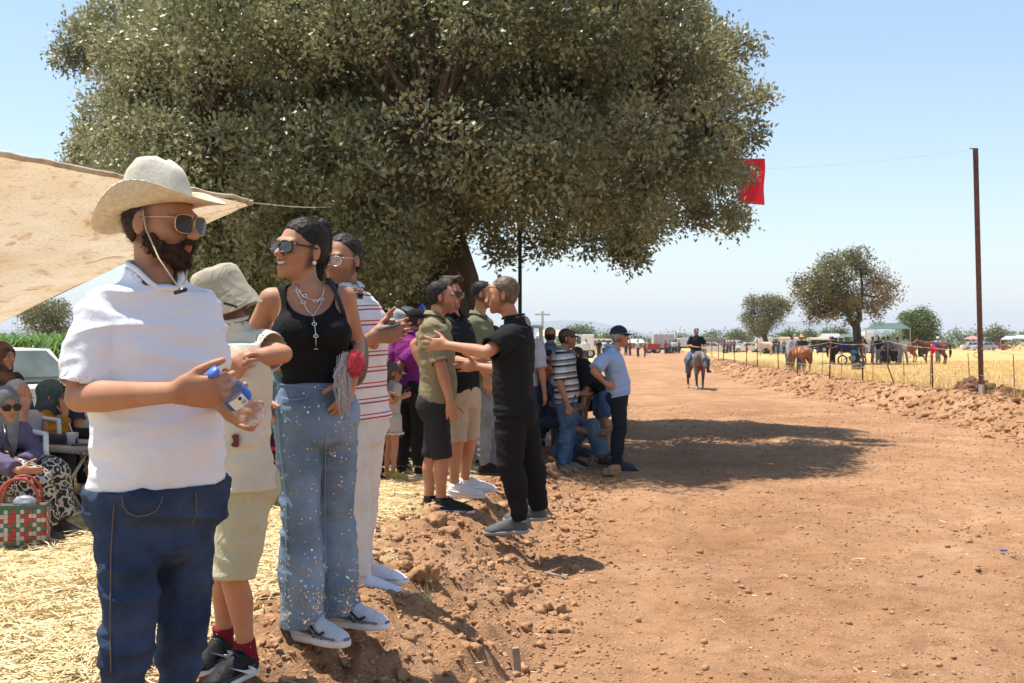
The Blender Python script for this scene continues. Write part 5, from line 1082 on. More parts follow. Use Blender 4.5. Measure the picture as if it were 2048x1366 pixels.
def black_shirt():
    D = 8.6; s = std('man with quiff and sunglasses in black shirt and beige shorts shaking hands', 925, 985, D, 1.79, 62, bulk=1.05, hyaw=62, hpitch=-3, sk='red', belly=.02); Q = lambda x, y, d=0.: P(x, y, D+d)
    J = s.J; J['hd'] = Q(900, 588, -.02); J['nk'] = Q(905, 634); J['pel'] = Q(922, 785); s.frame(); J['shR'] = Q(893, 652, -.13); J['shL'] = Q(924, 652, .14); J['hpR'] = Q(912, 790, -.04); J['hpL'] = Q(936, 790, .06); J['knR'] = Q(914, 885, -.05); J['knL'] = Q(940, 880, .07); J['anR'] = Q(908, 974, -.03); J['anL'] = Q(929, 963, .15); s.foot = {'R': A(.9, -.3, 0), 'L': A(.95, -.1, 0)}
    s.arm('R', Q(908, 722, -.22), Q(936, 724, -.42), dir=A(1, -.25, .05), thumb=U3, curl=.35); s.arm('L', Q(948, 720, .12), Q(962, 735, -.1), dir=A(.9, -.3, .1), thumb=U3, curl=.4)
    s.skin(stubble=.6, hairc=(.08, .05, .04)); s.hair('brown', 'short', thick=.008); f = SDF(.009); R, F, U = s.headframe(); f.chain([s.hp(-.05, .07, .115), s.hp(0, .085, .135), s.hp(.05, .07, .115)], .022*s.hs, .02); f.chain([s.hp(0, .07, .12), s.hp(0, -.06, .12)], .03, .02); V, Q4 = f.mesh(); mk('quiff', V, Q4, HAIR['brown'], s.t)
    s.top(BLK, .014, -.0, .9, 'shirt', .005, seed=9); s.legsw(cloth('beige_shorts', (.46, .36, .25)), .98, .02, .03, .04, .006, nm='shorts'); s.glasses(BLACKP, LENS, .029, .02, .003)
    s.shoes(cloth('white_leather', (.66, .64, .62), rough=.5), WHITE_RUB, .32, .053, lace=mat('lace_white', (.75, .75, .75), .8))
    for k in 'RL': a = J['an'+k]; MB().tube([a-U3*.03, a+U3*.03], .040, 14).build('sock', TEE, s.t, True)
black_shirt()
def olive_right():
    D = 9.6; s = std('man with cropped hair in dark olive polo and grey jeans', 965, 938, D, 1.77, 78, .011, hyaw=80, sk='tan'); Q = lambda x, y, d=0.: P(x, y, D+d); J = s.J
    J['hd'] = Q(968, 590); J['nk'] = Q(955, 634); J['pel'] = Q(966, 765); s.frame(); J['shR'] = Q(944, 650, -.17); J['shL'] = Q(972, 650, .16); J['hpR'] = Q(960, 770, -.08); J['hpL'] = Q(974, 770, .09); J['knR'] = Q(972, 850, -.06); J['knL'] = Q(980, 850, .1); J['anR'] = Q(968, 932, -.08); J['anL'] = Q(990, 930, .1); s.foot = {'R': A(.9, -.35, 0), 'L': A(.95, -.2, 0)}
    s.arm('R', Q(948, 710, -.22), Q(972, 752, -.2), dir=A(.15, 0, -1), thumb=A(1, 0, 0), curl=.4)
    s.skin(stubble=.7); s.hair('black', 'fade'); s.top(OL2, .014, .0, .72, 'polo', .005, seed=14); s.legsw(mat('grey_denim', (.19, .2, .21), .9, .5, 200, .25, 5, .15, bdist=.0015), 1.96, .012, .016, .04, .008); s.shoes(BLK, BLACK_RUB)
olive_right()
def black_tee():
    D = 7.4; s = std('man in black tee and loose black trousers greeting with his arm stretched out', 1045, 1052, D, 1.79, -98, .009, bulk=1.08, belly=.02, hyaw=-93, hpitch=-5, sk='red'); Q = lambda x, y, d=0.: P(x, y, D+d); J = s.J
    J['hd'] = Q(1004, 592, -.02); J['nk'] = Q(1030, 643); J['pel'] = Q(1030, 815); s.frame(); J['shL'] = Q(1020, 672, -.17); J['shR'] = Q(1034, 660, .17); J['hpL'] = Q(1022, 825, -.08); J['hpR'] = Q(1042, 825, .09); J['knL'] = Q(1020, 930, -.12); J['knR'] = Q(1062, 925, .08); J['anL'] = Q(1040, 1043, -.1); J['anR'] = Q(1078, 1018, .12); s.foot = {'L': A(-1, -.3, 0), 'R': A(-1, -.2, 0)}
    s.arm('L', Q(972, 705, -.34), Q(895, 690, -.22), dir=A(-1, .15, .05), thumb=A(-.3, .1, 1), curl=.1, spread=.35); s.arm('R', Q(1000, 742, .25), Q(955, 733, .3), dir=A(-1, .1, .02), thumb=U3, curl=.35)
    s.skin(stubble=.7, hairc=(.14, .08, .05)); s.hair('fairbrown', 'short', thick=.003); s.top(BLK, .02, -.03, .8, 'crew', .007, sr=.012, flare=.006, seed=17); s.legsw(cloth('black_jersey', (.013, .012, .0125)), 1.98, .03, .022, .04, .009, hipx=.006)
    g = s.hp; mb = MB(); mb.tube([g(.085, -.01, .01), g(.083, .02, .05), g(.078, .085, .07), g(.0, .11, .095), g(-.078, .085, .07), g(-.083, .02, .05), g(-.085, -.01, .01)], .003, 6); o = mb.build('raised_sunglasses', BLACKP, s.t, True); l = MB()
    for q in (-1, 1): l.ball(g(q*.035, .092, .09), (.028, .006, .02), 6, np.array(s.headframe()))
    l.build('lens', LENS, o, True)
    s.shoes(mat('grey_clog', (.085, .085, .085), .7, .3, 80), GREY_RUB, .31, .056)
    for k in 'RL': a = J['an'+k]; MB().tube([a-U3*.035, a+U3*.02], .042, 14).build('sock', mat('pink_grey_sock', (.5, .4, .38), .9), s.t, True)
black_tee()
def girl():
    D = 9.9; s = std('small girl in brown cap and frilled beige shorts with yellow slippers', 782, 944, D, 1.07, 125, .009, hyaw=110, hpitch=-14, sk='tan', hs=1.1); Q = lambda x, y, d=0.: P(x, y, D+d)
    s.arm('R', Q(786, 805, -.1), Q(806, 794, -.03), dir=A(.7, .2, .3), thumb=U3, curl=.5); s.skin(hairc=(.1, .07, .05)); s.hair('fairbrown', 'back'); s.cap(cloth('brown_cap', (.12, .09, .065)))
    T = cloth('pale_linen', (.45, .41, .37)); s.top(T, .012, -.0, .55, 'crew', .004, sr=.008); s.legsw(T, .5, .03, .04, .05, .006, nm='shorts', hipx=.01); 
    mb = MB()
    for k in 'RL':
        c = lerp(s.J['hp'+k], s.J['kn'+k], .5); mb.tube([c+A(cos(a)*.085, sin(a)*.085, .006*sin(9*a)) for a in np.linspace(0, 2*pi, 37)[:-1]], .008, 5, closed=True)
    mb.build('frill', mat('white_frill', (.7, .66, .62), .9), s.t, True)
    Yl = mat('yellow_foam', (.55, .36, .05), .6); s.shoes(Yl, Yl, .3, .055, nm='slipper')
    t = thing('phone', 'phone the small girl in the cap is looking at', 'phone', Q(812, 787, .05)); MB().box(Q(813, 786, .05), (.07, .012, .13), np.array([unit(A(.4, 1, 0)), unit(A(-.8, .3, .5)), unit(A(.4, -.1, .9))]), .003).build('phone_case', BLACKP, t)
girl()
def beige_top():
    D = 9.9; s = std('person in beige shirt and dark shorts with a hand on the small girl', 743, 945, D, 1.66, 75, .011, sk='tan'); Q = lambda x, y, d=0.: P(x, y, D+d)
    s.arm('R', Q(752, 752, -.24), Q(768, 782, -.2), curl=.4); s.skin(); s.hair('black'); s.top(cloth('beige_shirt', (.55, .47, .36)), .03, -.02, .9, 'shirt', .006, sr=.012); s.legsw(cloth('dark_shorts', (.03, .028, .03)), .85, .02, .03, .04, nm='shorts'); s.shoes(BLK, BLACK_RUB, nm='slipper')
beige_top()
def purple():
    D = 10.3; s = std('man in magenta shirt and black trousers standing with his back turned', 822, 950, D, 1.62, 150, .011, bulk=1.06, hyaw=120, hpitch=-12, sk='brown', lean=(.12, 0)); s.arm('R', P(800, 730, D-.1), P(802, 765, D), curl=.5); s.skin(); s.hair('black', 'short'); s.cap(BLK)
    s.top(cloth('magenta_shirt', (.20, .022, .16)), .02, -.0, .9, 'shirt', .006, sr=.01); s.legsw(cloth('black_jersey', (.013, .012, .0125)), 1.95, .02, .03); s.shoes(BLK, GREY_RUB)
purple()
PLAID = cloth('grey_plaid', (.16, .17, .19), stripes=[(0, .012, .05, (.35, .35, .36)), (.03, .036, .05, (.06, .07, .09))]); GH = cloth('grey_hat', (.36, .35, .33))
for lab, px, D, H, yaw, hp_, hh in (('man in grey plaid shirt and wide grey sun hat looking down', 777, 10.9, 1.62, 70, -28, 1), ('man in plaid shirt and grey bucket hat behind the magenta shirt', 801, 11.8, 1.7, 120, -10, 0)):
    s = std(lab, px, 930, D, H, yaw, .012, hpitch=hp_, sk='brown', lean=(.1, 0)); s.armd('R', (.2, .4, -.8), (0, .9, .3)); s.armd('L', (.2, .4, -.8), (0, .9, .3)); s.skin(stubble=.8); s.hair('black'); s.top(PLAID, .02, -.03, .9, 'shirt'); s.legsw(cloth('dark_trousers', (.04, .04, .05)), 1.95); s.shoes(BLK, BLACK_RUB); s.brimhat(GH, .1, .07 if hh else .05, .35 if hh else .9)
# children sitting up on the wooden platform under the crown
WOOD = mat('old_wood', (.13, .09, .06), .9, .5, 30, .3, 6); Dp = 14.6
t = thing('platform', 'dark wooden platform under the tree where two boys sit', 'platform', gp(790, 800, Dp)); zt = 1.28
for i in range(6): MB().box(P(785, 0, Dp-.35+i*.17)*A(1, 1, 0)+A(0, 0, zt), (1.5, .155, .04), None, .006).build('plank', WOOD, t)
for dx in (-.68, .68):
    for dy in (-.35, .5): p = P(785, 0, Dp+dy)*A(1, 1, 0)+A(dx, 0, 0); MB().box(p+A(0, 0, .64), (.08, .08, 1.26)).build('leg', WOOD, t)
for lab, px, yaw, col, arms in (('boy in white printed tee with both arms raised to his head on the platform', 764, 20, (.55, .55, .57), 1), ('boy in white tee with blue and yellow print on the platform', 797, 45, (.58, .58, .6), 0)):
    b = P(px, 0, Dp)*A(1, 1, 0)+A(0, 0, .85); s = Hum(lab, b, 1.3, yaw, .012, seat=.5, hs=1.05, sk='brown', hpitch=-12 if arms else 15)
    if arms: s.armd('R', (.9, .2, .5), (-.7, .1, .75)); s.armd('L', (.9, .2, .5), (-.7, .1, .75))
    else: s.armd('R', (.3, .5, -.7), (-.3, .8, .1)); s.armd('L', (.3, .5, -.7), (-.3, .8, .1))
    s.skin(); s.hair('black', thick=.006); s.top(cloth('print_tee'+str(arms), col, col2=(.12, .14, .2), vs=9), .015, 0, .7); s.legsw(cloth('navy_shorts', (.02, .03, .07)), 1.0, nm='shorts'); s.shoes(BLK, BLACK_RUB)
for lab, px, D, H, yaw, cap in (('person in deep blue cap beneath the tree beside the trunk', 836, 13.6, 1.86, 160, (.02, .03, .14)), ('dark haired head in the shade between the boys and the trunk', 818, 13.9, 1.8, -60, None)):
    s = std(lab, px, 900, D, H, yaw, .013, sk='brown'); s.skin(); s.hair('black', thick=.004); s.top(cloth('navy_top', (.02, .025, .04)), .02); s.legsw(BLK); s.shoes(BLK, BLACK_RUB)
    if cap: s.cap(cloth('blue_cap', cap))
def shed():                                             # green corrugated shelter in the shade behind the trunk
    D = 19.5; GR = mat('green_sheet', (.07, .16, .11), .6, .2, 20, .2); t = thing('shelter', 'green corrugated shelter behind the oak trunk', 'shelter', gp(835, 760, D)); x0, x1 = P(790, 0, D)[0], P(878, 0, D)[0]; n = 44; V = []; F = []
    for i in range(n):
        z = .15+i*2.2/n
        for x in (x0, x1): V.append(A(x, D+.025*(i % 2), z))
    F = [(2*i, 2*i+1, 2*i+3, 2*i+2) for i in range(n-1)]; mk('wall', np.array(V), F, GR, t, False); V = [A(x0-.2, D-.6, 2.45), A(x1+.2, D-.6, 2.25), A(x1+.2, D+1.5, 2.5), A(x0-.2, D+1.5, 2.7)]; MB().plate(V, U3, .05).build('roof', GR, t)
    for x in (x0, x1): MB().tube([A(x, D-.5, .05), A(x, D-.5, 2.4)], .035, 8).build('post', WOOD, t)
shed()
def mid_pole():
    D = 15.5; b = gp(1040, 770, D); t = thing('pole', 'thin dark steel pole under the right side of the crown', 'pole', b); MB().box(b+A(0, 0, 1.9), (.055, .055, 3.9)).build('shaft', mat('dark_steel', (.03, .022, .02), .6), t)
    MB().box(b+A(0, 0, .02), (.2, .2, .03)).build('foot_plate', mat('dark_steel', (.03, .022, .02), .6), t)
mid_pole()
for lab, px, D, H, yaw, col, hair in (('person in plain white shirt behind the handshake', 988, 12.2, 1.62, 200, (.72, .7, .68), 'black'), ('grey haired man mostly hidden behind the man in black tee', 1046, 12.6, 1.79, 150, (.4, .4, .42), 'grey')):
    s = std(lab, px, 920, D, H, yaw, .012); s.skin(); s.hair(hair); s.top(cloth('shirt_'+hair, col), .02, 0, .9, 'shirt'); s.legsw(cloth('dark_trousers', (.04, .04, .05))); s.shoes(BLK, BLACK_RUB)
def polo_man():
    D = 12.7; s = std('stout man in flat brown cap and black white and tan striped polo', 1132, 932, D, 1.68, 72, .011, bulk=1.1, belly=.04, hyaw=80, sk='brown', hpitch=0); Q = lambda x, y, d=0.: P(x, y, D+d)
    s.J['hd'] = Q(1136, 678); s.J['nk'] = Q(1124, 702); s.arm('R', Q(1120, 768, -.26), Q(1136, 812, -.26), dir=A(.1, 0, -1), thumb=A(1, 0, 0), curl=.75); s.skin(stubble=.6); s.hair('black'); s.cap(cloth('flat_cap', (.075, .06, .05)), .05, tall=-.012)
    ST = cloth('striped_polo', (.30, .255, .2), stripes=[(.02, .045, .155, (.66, .65, .66)), (.052, .062, .155, (.66, .65, .66)), (.085, .105, .155, (.02, .02, .025)), (.11, .128, .155, (.66, .65, .66)), (.0, .012, .155, (.02, .02, .025)), (.068, .072, .155, (.6, .6, .6))]); s.top(ST, .016, -.025, .85, 'polo', .005, sr=.006); s.legsw(mat('blue_denim', (.075, .135, .22), .9, .5, 200, .35, 6, .15, bdist=.0015), 1.95, .02, .022, .04, .014); s.shoes(mat('khaki_sandal', (.22, .19, .14), .8), GREY_RUB, .31)
polo_man()
def blue_man():
    D = 12.7; s = std('older man in navy cap and pale blue shirt with a hand on his hip', 1236, 928, D, 1.74, 88, .0105, bulk=1.02, belly=.045, hyaw=86, sk='red', lean=(-.02, 0)); Q = lambda x, y, d=0.: P(x, y, D+d)
    s.J['hd'] = Q(1240, 674); s.J['nk'] = Q(1222, 700); s.J['shR'] = Q(1208, 718, -.19); s.J['shL'] = Q(1226, 716, .18); s.arm('R', Q(1187, 742, -.3), Q(1212, 768, -.2), dir=A(.8, .1, -.3), thumb=A(.2, -.2, 1), curl=.3)
    s.skin(stubble=.3, hairc=(.3, .25, .22)); s.hair('grey'); s.cap(cloth('navy_cap', (.025, .032, .06)), .07, tall=.008); s.top(cloth('pale_blue_shirt', (.33, .43, .60)), .02, -.01, .82, 'shirt', .006, flare=.012, sr=.012); s.legsw(cloth('black_trousers', (.02, .021, .027)), 1.97, .022, .026, .04, .006); s.shoes(mat('dark_leather', (.02, .02, .025), .5), BLACK_RUB, .31)
blue_man()
def bending():
    D = 14.6; b = gp(1206, 892, D); s = Hum('man in black tee and denim shorts bending down towards the seated men', b, 1.76, -70, .013, sk='brown', lean=(1.15, 0)); Q = lambda x, y, d=0.: P(x, y, D+d)
    s.J['hd'] = Q(1150, 712, -.05); s.arm('L', Q(1172, 775, -.2), Q(1164, 820, -.22)); s.arm('R', Q(1182, 778, .15), Q(1172, 825, .12)); s.skin(); s.hair('black'); s.top(BLK, .025, -.03, .85, 'crew', .006, sr=.01); s.legsw(mat('blue_denim', (.075, .135, .22), .9), .95, .03, .04, nm='shorts'); s.shoes(mat('blue_slipper', (.08, .12, .2), .7), GREY_RUB, .3, nm='slipper')
bending()
def sitter(lab, px, D, yaw, seat, cols, hair='black', hat=None, H=1.7, arms=0, kn=None, h=.013, sk='brown', z=None, **k):
    b = P(px, 0, D)*A(1, 1, 0); b[2] = Z(b[0], b[1]) if z is None else z; s = Hum(lab, b, H, yaw, h, seat=seat, sk=sk, **k)
    if kn:                                               # knees drawn up, sitting on the ground
        for q in 'RL': s.J['kn'+q] = s.J['hp'+q]+s.F*.36*H/1.75+U3*kn+s.R*(.1 if q == 'R' else -.1); s.J['an'+q] = s.J['kn'+q]*A(1, 1, 0)+s.F*.16+U3*(b[2]+.075)
    s.armd('R', (.2, .6, -.6), (-.25, .85, -.2)); s.armd('L', (.2, .6, -.6), (-.25, .85, -.2)); s.skin(stubble=.5); s.hair(hair)
    s.top(cloth('top_'+lab[:14], cols[0]), .02, -.01, .9, 'shirt'); s.legsw(cloth('legs_'+lab[:14], cols[1]), 1.93, .02, .03); s.shoes(mat('shoe_'+lab[:14], cols[2], .6), BLACK_RUB)
    if hat: (s.cap if hat[0] == 'cap' else s.brimhat)(cloth('hat_'+lab[:14], hat[1]))
    return s
sitter('boy in bright orange cap and navy clothes sitting in the shade', 1086, 13.2, 70, .55, ((.02, .035, .08), (.03, .045, .09), (.02, .02, .02)), hat=('cap', (.68, .10, .012)), H=1.5)
sitter('person in white cap sitting behind the orange cap', 1072, 14.2, 60, .62, ((.1, .11, .06), (.05, .05, .06), (.02, .02, .02)), hat=('cap', (.5, .52, .6)))
sitter('dark haired person in grey sitting behind the striped polo', 1096, 14.3, 80, .62, ((.3, .3, .31), (.05, .05, .06), (.02, .02, .02)))
sitter('man in dark clothes with black hair squatting beside the striped polo', 1152, 15.0, 80, .62, ((.02, .02, .02), (.03, .03, .03), (.02, .02, .02)))
sitter('man in faded jeans and brown shoes sitting on the bare ground', 1128, 13.4, 78, .16, ((.08, .1, .14), (.10, .15, .21), (.09, .035, .018)), kn=.32)
s = std('man in tan cap and blue denim shirt seen from behind', 1100, 840, 15.4, 1.74, 165, .013); s.skin(); s.hair('black'); s.cap(cloth('tan_cap', (.33, .2, .09)), .05); s.top(mat('blue_denim_shirt', (.12, .19, .28), .9, .4, 100), .025, -.03, 1.9, 'shirt'); s.legsw(cloth('dark_trousers', (.04, .04, .05))); s.shoes(BLK, BLACK_RUB)
bottle(gp(1205, 862, 14.2)+A(-.1, 0, .03), gp(1214, 862, 14.2)+A(.1, 0, .035), 'clear water bottle lying on the ground between the seated man and the shorts', PET, .034, False)
# ============================================================ FENCE, POLE AND FLAGS
RUST = mat('rusty_steel', (.115, .042, .028), .75, .4, 60, .25, 12, .3); ROPE = mat('white_band', (.42, .41, .39), .6, .2, 90, .35, 3); RED = mat('flag_red', (.55, .012, .022), .8, .15, 120, .06); FW = mat('flag_white', (.8, .8, .8), .8); _t = RED.node_tree; _p = _t.nodes['Principled BSDF']; _l = _t.nodes.new('ShaderNodeBsdfTranslucent'); _l.inputs[0].default_value = (.7, .03, .05, 1); _m = _t.nodes.new('ShaderNodeMixShader'); _m.inputs[0].default_value = .4; _t.links.new(_p.outputs[0], _m.inputs[1]); _t.links.new(_l.outputs[0], _m.inputs[2]); _t.links.new(_m.outputs[0], _t.nodes['Material Output'].inputs[0])
def fence():
    PT = [(2260, 830, 18.5), (2110, 806, 20.6), (1963, 790, 23.6), (1866, 787, 26.2), (1780, 776, 28.2), (1725, 775, 29.7), (1659, 767, 32.5), (1595, 755, 37.5), (1557, 747, 42.6), (1515, 742, 46.5), (1493, 737, 50), (1470, 731, 57), (1447, 724, 66), (1437, 721, 76), (1424, 718, 88), (1412, 713, 105), (1403, 710, 125)]
    b0 = gz(P(1659, 767, 32.5)); t = thing('rope_fence', 'long fence of thin rusty posts and two white bands along the berm', 'fence', b0); tops = []; lows = []; r = np.random.RandomState(2)
    for i, (px, py, D) in enumerate(PT):
        b = gz(P(px, py, D)); h = 1.28+r.uniform(-.08, .1); e = b+A(r.randn()*.03, 0, h); up = lerp(b, e, .86); lw = lerp(b, e, .36)
        if i == 4:
            m_ = b+A(-.06, 0, .45); MB().tube([b+A(.14, 0, -.1), m_, b+A(-.05, 0, 1.15)], .016, 6).build('post', RUST, t, True)
        elif i != 2: MB().tube([b-A(0, 0, .15), e], .022 if i < 12 else .03, 6).build('post', RUST, t, True)
        tops.append(up if i != 2 else A(b[0], b[1], b[2]+1.05)); lows.append(lw)
        if 1 < i < 11:                                   # thin second row a little further into the field
            q = gz(b+A(1.2+.03*D, 2.4, 0)); MB().tube([q-A(0, 0, .1), q+A(r.randn()*.08, 0, 1.1)], .012, 5).build('stake', RUST, t, True)
    for L_ in (tops, lows):
        pts = []
        for a, b in zip(L_[:-1], L_[1:]): pts += [lerp(a, b, k/6)-A(0, 0, .035*sin(pi*k/6)) for k in range(6)]
        MB().tube(np.array(pts+[L_[-1]])-A(.028, .01, 0), .0065, 5).build('band', ROPE, t, True)
fence()
def emblem(fn, parent, th=.004):
    """white crescent and star, fn maps flag coordinates (0-1.5, 0-1) to the place"""
    o = [(.5+.25*cos(a), .5+.25*sin(a)) for a in np.linspace(.62, 2*pi-.62, 22)]; i = [(.5625+.2*cos(a), .5+.2*sin(a)) for a in np.linspace(2*pi-.8, .8, 22)]
    n = unit(np.cross(fn(1, 0)-fn(0, 0), fn(0, 1)-fn(0, 0))); mb = MB(); V = [fn(*p)+n*s for s in (-th, th) for p in o+i[::-1]]; k = 22
    for s in (0, 44): mb.add(V[s:s+44], [(j, j+1, 22+j+1, 22+j) for j in range(21)])
    mb2 = MB(); st = []
    for j in range(10): a = pi+j*pi/5; q = .125 if j % 2 == 0 else .048; st.append((.77+q*cos(a), .5+q*sin(a)))
    for s in (-th, th): mb2.add([fn(.77, .5)+n*s]+[fn(*p)+n*s for p in st], [(0, 1+j, 1+(j+1) % 10) for j in range(10)])
    tag(mb.build('crescent', FW, parent)); mb2.build('star', FW, parent)
def tall_pole():
    D = 23.6; b = gz(P(1963, 805, D)); t = thing('tall_pole', 'tall rusty square pole with white foot at the right fence', 'pole', b); s = .055; e = P(1951, 297, D)
    MB().tube([lerp(b, e, .045), e], .062, 4).build('shaft', RUST, t); MB().tube([b-A(0, 0, .2), lerp(b, e, .045)], .066, 4).build('foot', mat('white_paint_worn', (.5, .47, .45), .8), t)
    MB().tube([lerp(b, e, .165)+A(-.05, -.05, 0)+A(-.06+.06*cos(a), 0, .06*sin(a)) for a in np.linspace(0, 6.2, 12)], .008, 5).build('ring', RUST, t); MB().tube([e+A(-.13, 0, .0), e+A(.03, 0, 0)], .012, 5).build('hook', RUST, t)
    a, c = e+A(0, 0, -.02), P(1180, 330, 24.5); pts = [lerp(a, c, k/20)-A(0, 0, .25*sin(pi*k/20)) for k in range(21)]; tag(MB().tube(pts, .0024, 4).build('wire', ROPE, None, True), 'thin wire from the tall pole across the track into the oak', 'wire')
    t = thing('flag', 'large red flag with white crescent and star hanging by the oak leaves', 'flag', P(1510, 408, 24)); x0 = P(1476, 316, 24); x1 = P(1529, 316, 24); z1 = P(1500, 408, 24)[2]; Wd = x1[0]-x0[0]; Hh = x0[2]-z1
    def fn(u, v):                                        # flag hung by its short side: u runs down
        return A(x0[0]+v*Wd+.012*sin(u*5), 24+.04*sin(v*5+u*1.5), x0[2]-u/1.5*Hh-.02*v)
    n = 14; V = [fn(1.5*i/n, j/n) for i in range(n+1) for j in range(n+1)]; o = mk('cloth', V, [(i*15+j, i*15+j+1, i*15+j+16, i*15+j+15) for i in range(n) for j in range(n)], RED, t); emblem(fn, t, .012)
tall_pole()
def post_flag():
    D = 26.1; t = thing('flag', 'drooping red flag with crescent tied to the fence post in front of the bay horse', 'flag', P(1866, 712, D)); p = [P(1859, 684, D), P(1863, 711, D), P(1872, 711, D), P(1881, 697, D)]
    def fn(u, v): u = u/1.5; return lerp(lerp(p[0], p[1], u), lerp(p[0]+A(.03, 0, 0), p[3], u) if 0 else lerp(P(1862, 686, D), p[3], u), v)+A(0, .04*sin(6*u+3*v), 0)
    n = 10; V = [fn(1.5*i/n, j/n) for i in range(n+1) for j in range(n+1)]; mk('cloth', V, [(i*11+j, i*11+j+1, i*11+j+12, i*11+j+11) for i in range(n) for j in range(n)], RED, t); emblem(fn, t, .012)
    D = 50; t = tag(MB().plate([P(1491, 690, D), P(1496, 697, D), P(1495, 704, D), P(1492, 702, D)], A(0, 1, 0), .03).build('pennant', RED), 'small red pennant on a fence post left of the chestnut horse', 'flag')
post_flag()
# ============================================================ HORSES AND THE PEOPLE OF THE FIELD
HC = {'bay': mat('bay_coat', (.13, .042, .02), .5, .2, 30, .2, 3, .4), 'dark': mat('dark_bay_coat', (.055, .02, .012), .5, .2, 30, .2, 3, .4), 'chestnut': mat('chestnut_coat', (.2, .07, .03), .5, .2, 30, .2, 3, .4), 'grey': mat('dapple_grey_coat', (.10, .082, .075), .6, .2, 30, .4, 9, .3), 'pale': mat('dun_white_coat', (.4, .3, .23), .7, .2, 30, .5, 2.5, .3)}
BLKH = mat('black_horse_hair', (.012, .009, .008), .6, .5, 30); BLUE = cloth('blue_blanket', (.02, .05, .17))
def horse(label, b, yaw, coat, sc=1., h=.03, head=0., blanket=None, lift=False, socks=False, mane=None, group=None, step=0.):
    b = np.asarray(b, float); t = thing('horse', label, 'horse', b, group); Fw, Rt = fr(yaw); L = lambda x, y, z: b+(Rt*x+Fw*y+U3*z)*sc; f = SDF(h); c = lambda pts, rs, k=.05: f.chain([L(*p) for p in pts], np.array(rs)*sc, k*sc)
    X = np.array([Rt, Fw, U3]); f.ell(L(0, .42, 1.12), A(.23, .36, .3)*sc, X, .05); f.ell(L(0, -.05, 1.09), A(.27, .55, .29)*sc, X, .08); f.ell(L(0, -.55, 1.16), A(.26, .36, .29)*sc, X, .08); c([(0, .5, 1.28), (0, .2, 1.32), (0, -.5, 1.33)], [.14, .12, .13], .1)
    nk = [(0, .58, 1.2), (0, .85, 1.5-head*.35), (0, 1.05, 1.72-head*.75)]; c(nk, [.22, .15, .11], .08)
    hd = [(0, 1.05, 1.74-head*.76), (0, 1.22, 1.62-head*.85), (0, 1.42-head*.08, 1.42-head*.95)]; c(hd, [.105, .1, .065], .03); c([(0, 1.12, 1.6-head*.85), (0, 1.25, 1.5-head*.93)], [.09, .07], .04)
    for q in (-1, 1): c([(q*.06, 1.02, 1.8-head*.76), (q*.075, 1.03, 1.92-head*.78)], [.035, .012], .02)
    for q in (-1, 1):
        up = lift and q == 1; s_ = step*q
        kn = (q*.14, .66 if up else .53+s_, .62 if up else .5); ft = (q*.14, .5 if up else .51+s_*1.6, .35 if up else .13); ho = (q*.14, .44 if up else .55+s_*1.6, .26 if up else .05)
        c([(q*.14, .48, 1.), (q*.14, .5+s_*.5, .78), kn, lerp(kn, ft, .5), ft], [.13, .09, .058, .04, .043], .05); c([ft, ho], [.042, .058], .02)
        c([(q*.15, -.58, 1.08), (q*.16, -.45-s_*.3, .82), (q*.145, -.72-s_, .52), lerp(A(q*.145, -.72-s_, .52), A(q*.145, -.66-s_*1.5, .13), .5), (q*.145, -.66-s_*1.5, .13)], [.2, .13, .062, .045, .045], .05); c([(q*.145, -.66-s_*1.5, .13), (q*.145, -.62-s_*1.5, .05)], [.044, .06], .02)
    f.plane(b+U3*.005, -U3); V, Q = f.mesh(); z = (V[:, 2]-b[2])/sc; tint = np.ones((len(V), 3))
    if coat in ('bay', 'dark', 'grey'): tint *= np.where(z < .6, .25, 1)[:, None]**sm(.75, .4, z)[:, None]
    if socks: tint[:] = np.where((z < .2)[:, None], 2.6, tint)
    m = HC[coat]; mn = m.name+'_v'
    if mn not in MC: MC[mn] = mat(mn, tuple(m.node_tree.nodes['Mix'].inputs[6].default_value)[:3], .5, .2, 30, .15, 3, .35, vattr='tint')
    mk('body', V, Q, MC[mn], t, True, None, {'tint': tint}); mm = BLKH if mane is None else mane
    f = SDF(h); f.chain([L(0, .45, 1.38), L(0, .8, 1.62-head*.35), L(0, 1.0, 1.86-head*.76), L(0, 1.12, 1.8-head*.8)], [.04*sc, .055*sc, .05*sc, .03*sc], .02); V, Q = f.mesh(); mk('mane', V, Q, mm, t)
    f = SDF(h); f.chain([L(0, -.86, 1.26), L(.02, -1.0, 1.1), L(.03, -1.02, .75), L(.03, -.98, .42)], [.05*sc, .075*sc, .085*sc, .03*sc], .02); V, Q = f.mesh(); mk('tail', V, Q, mm, t)
    if blanket:
        f = SDF(h*.7); f.ell(L(0, .0, 1.115), A(.305, .42, .31)*sc, X, 0); f.plane(L(0, 0, 1.02), -U3); f.plane(L(0, .36, 0), Fw); f.plane(L(0, -.36, 0), -Fw); V, Q = f.mesh(); mk('saddle_cloth', V, Q, blanket, t)
    hb = MB()
    for p, q in ((hd[1], hd[2]),): hb.tube([L(.1*cos(a), p[1]+.11, p[2]-.04+.1*sin(a)) for a in np.linspace(0, 2*pi, 13)[:-1]], .014*sc, 5, closed=True)
    hb.build('bridle', mat('blue_strap', (.02, .06, .3), .6), t, True); return t, L, Fw, Rt
b = gz(P(1393, 777, 37.5)); t, L, Fw, Rt = horse('grey horse with blue bridle walking towards the viewer under its rider', b, 3, 'grey', .96, .022, .55, cloth('white_saddle_cloth', (.6, .6, .62)), socks=True, step=.07)
MB().plate([L(-.1, .62, 1.05), L(.1, .62, 1.05), L(.05, .68, .75), L(-.03, .68, .7)], Fw, .02).build('breast_ribbon', RED, t)
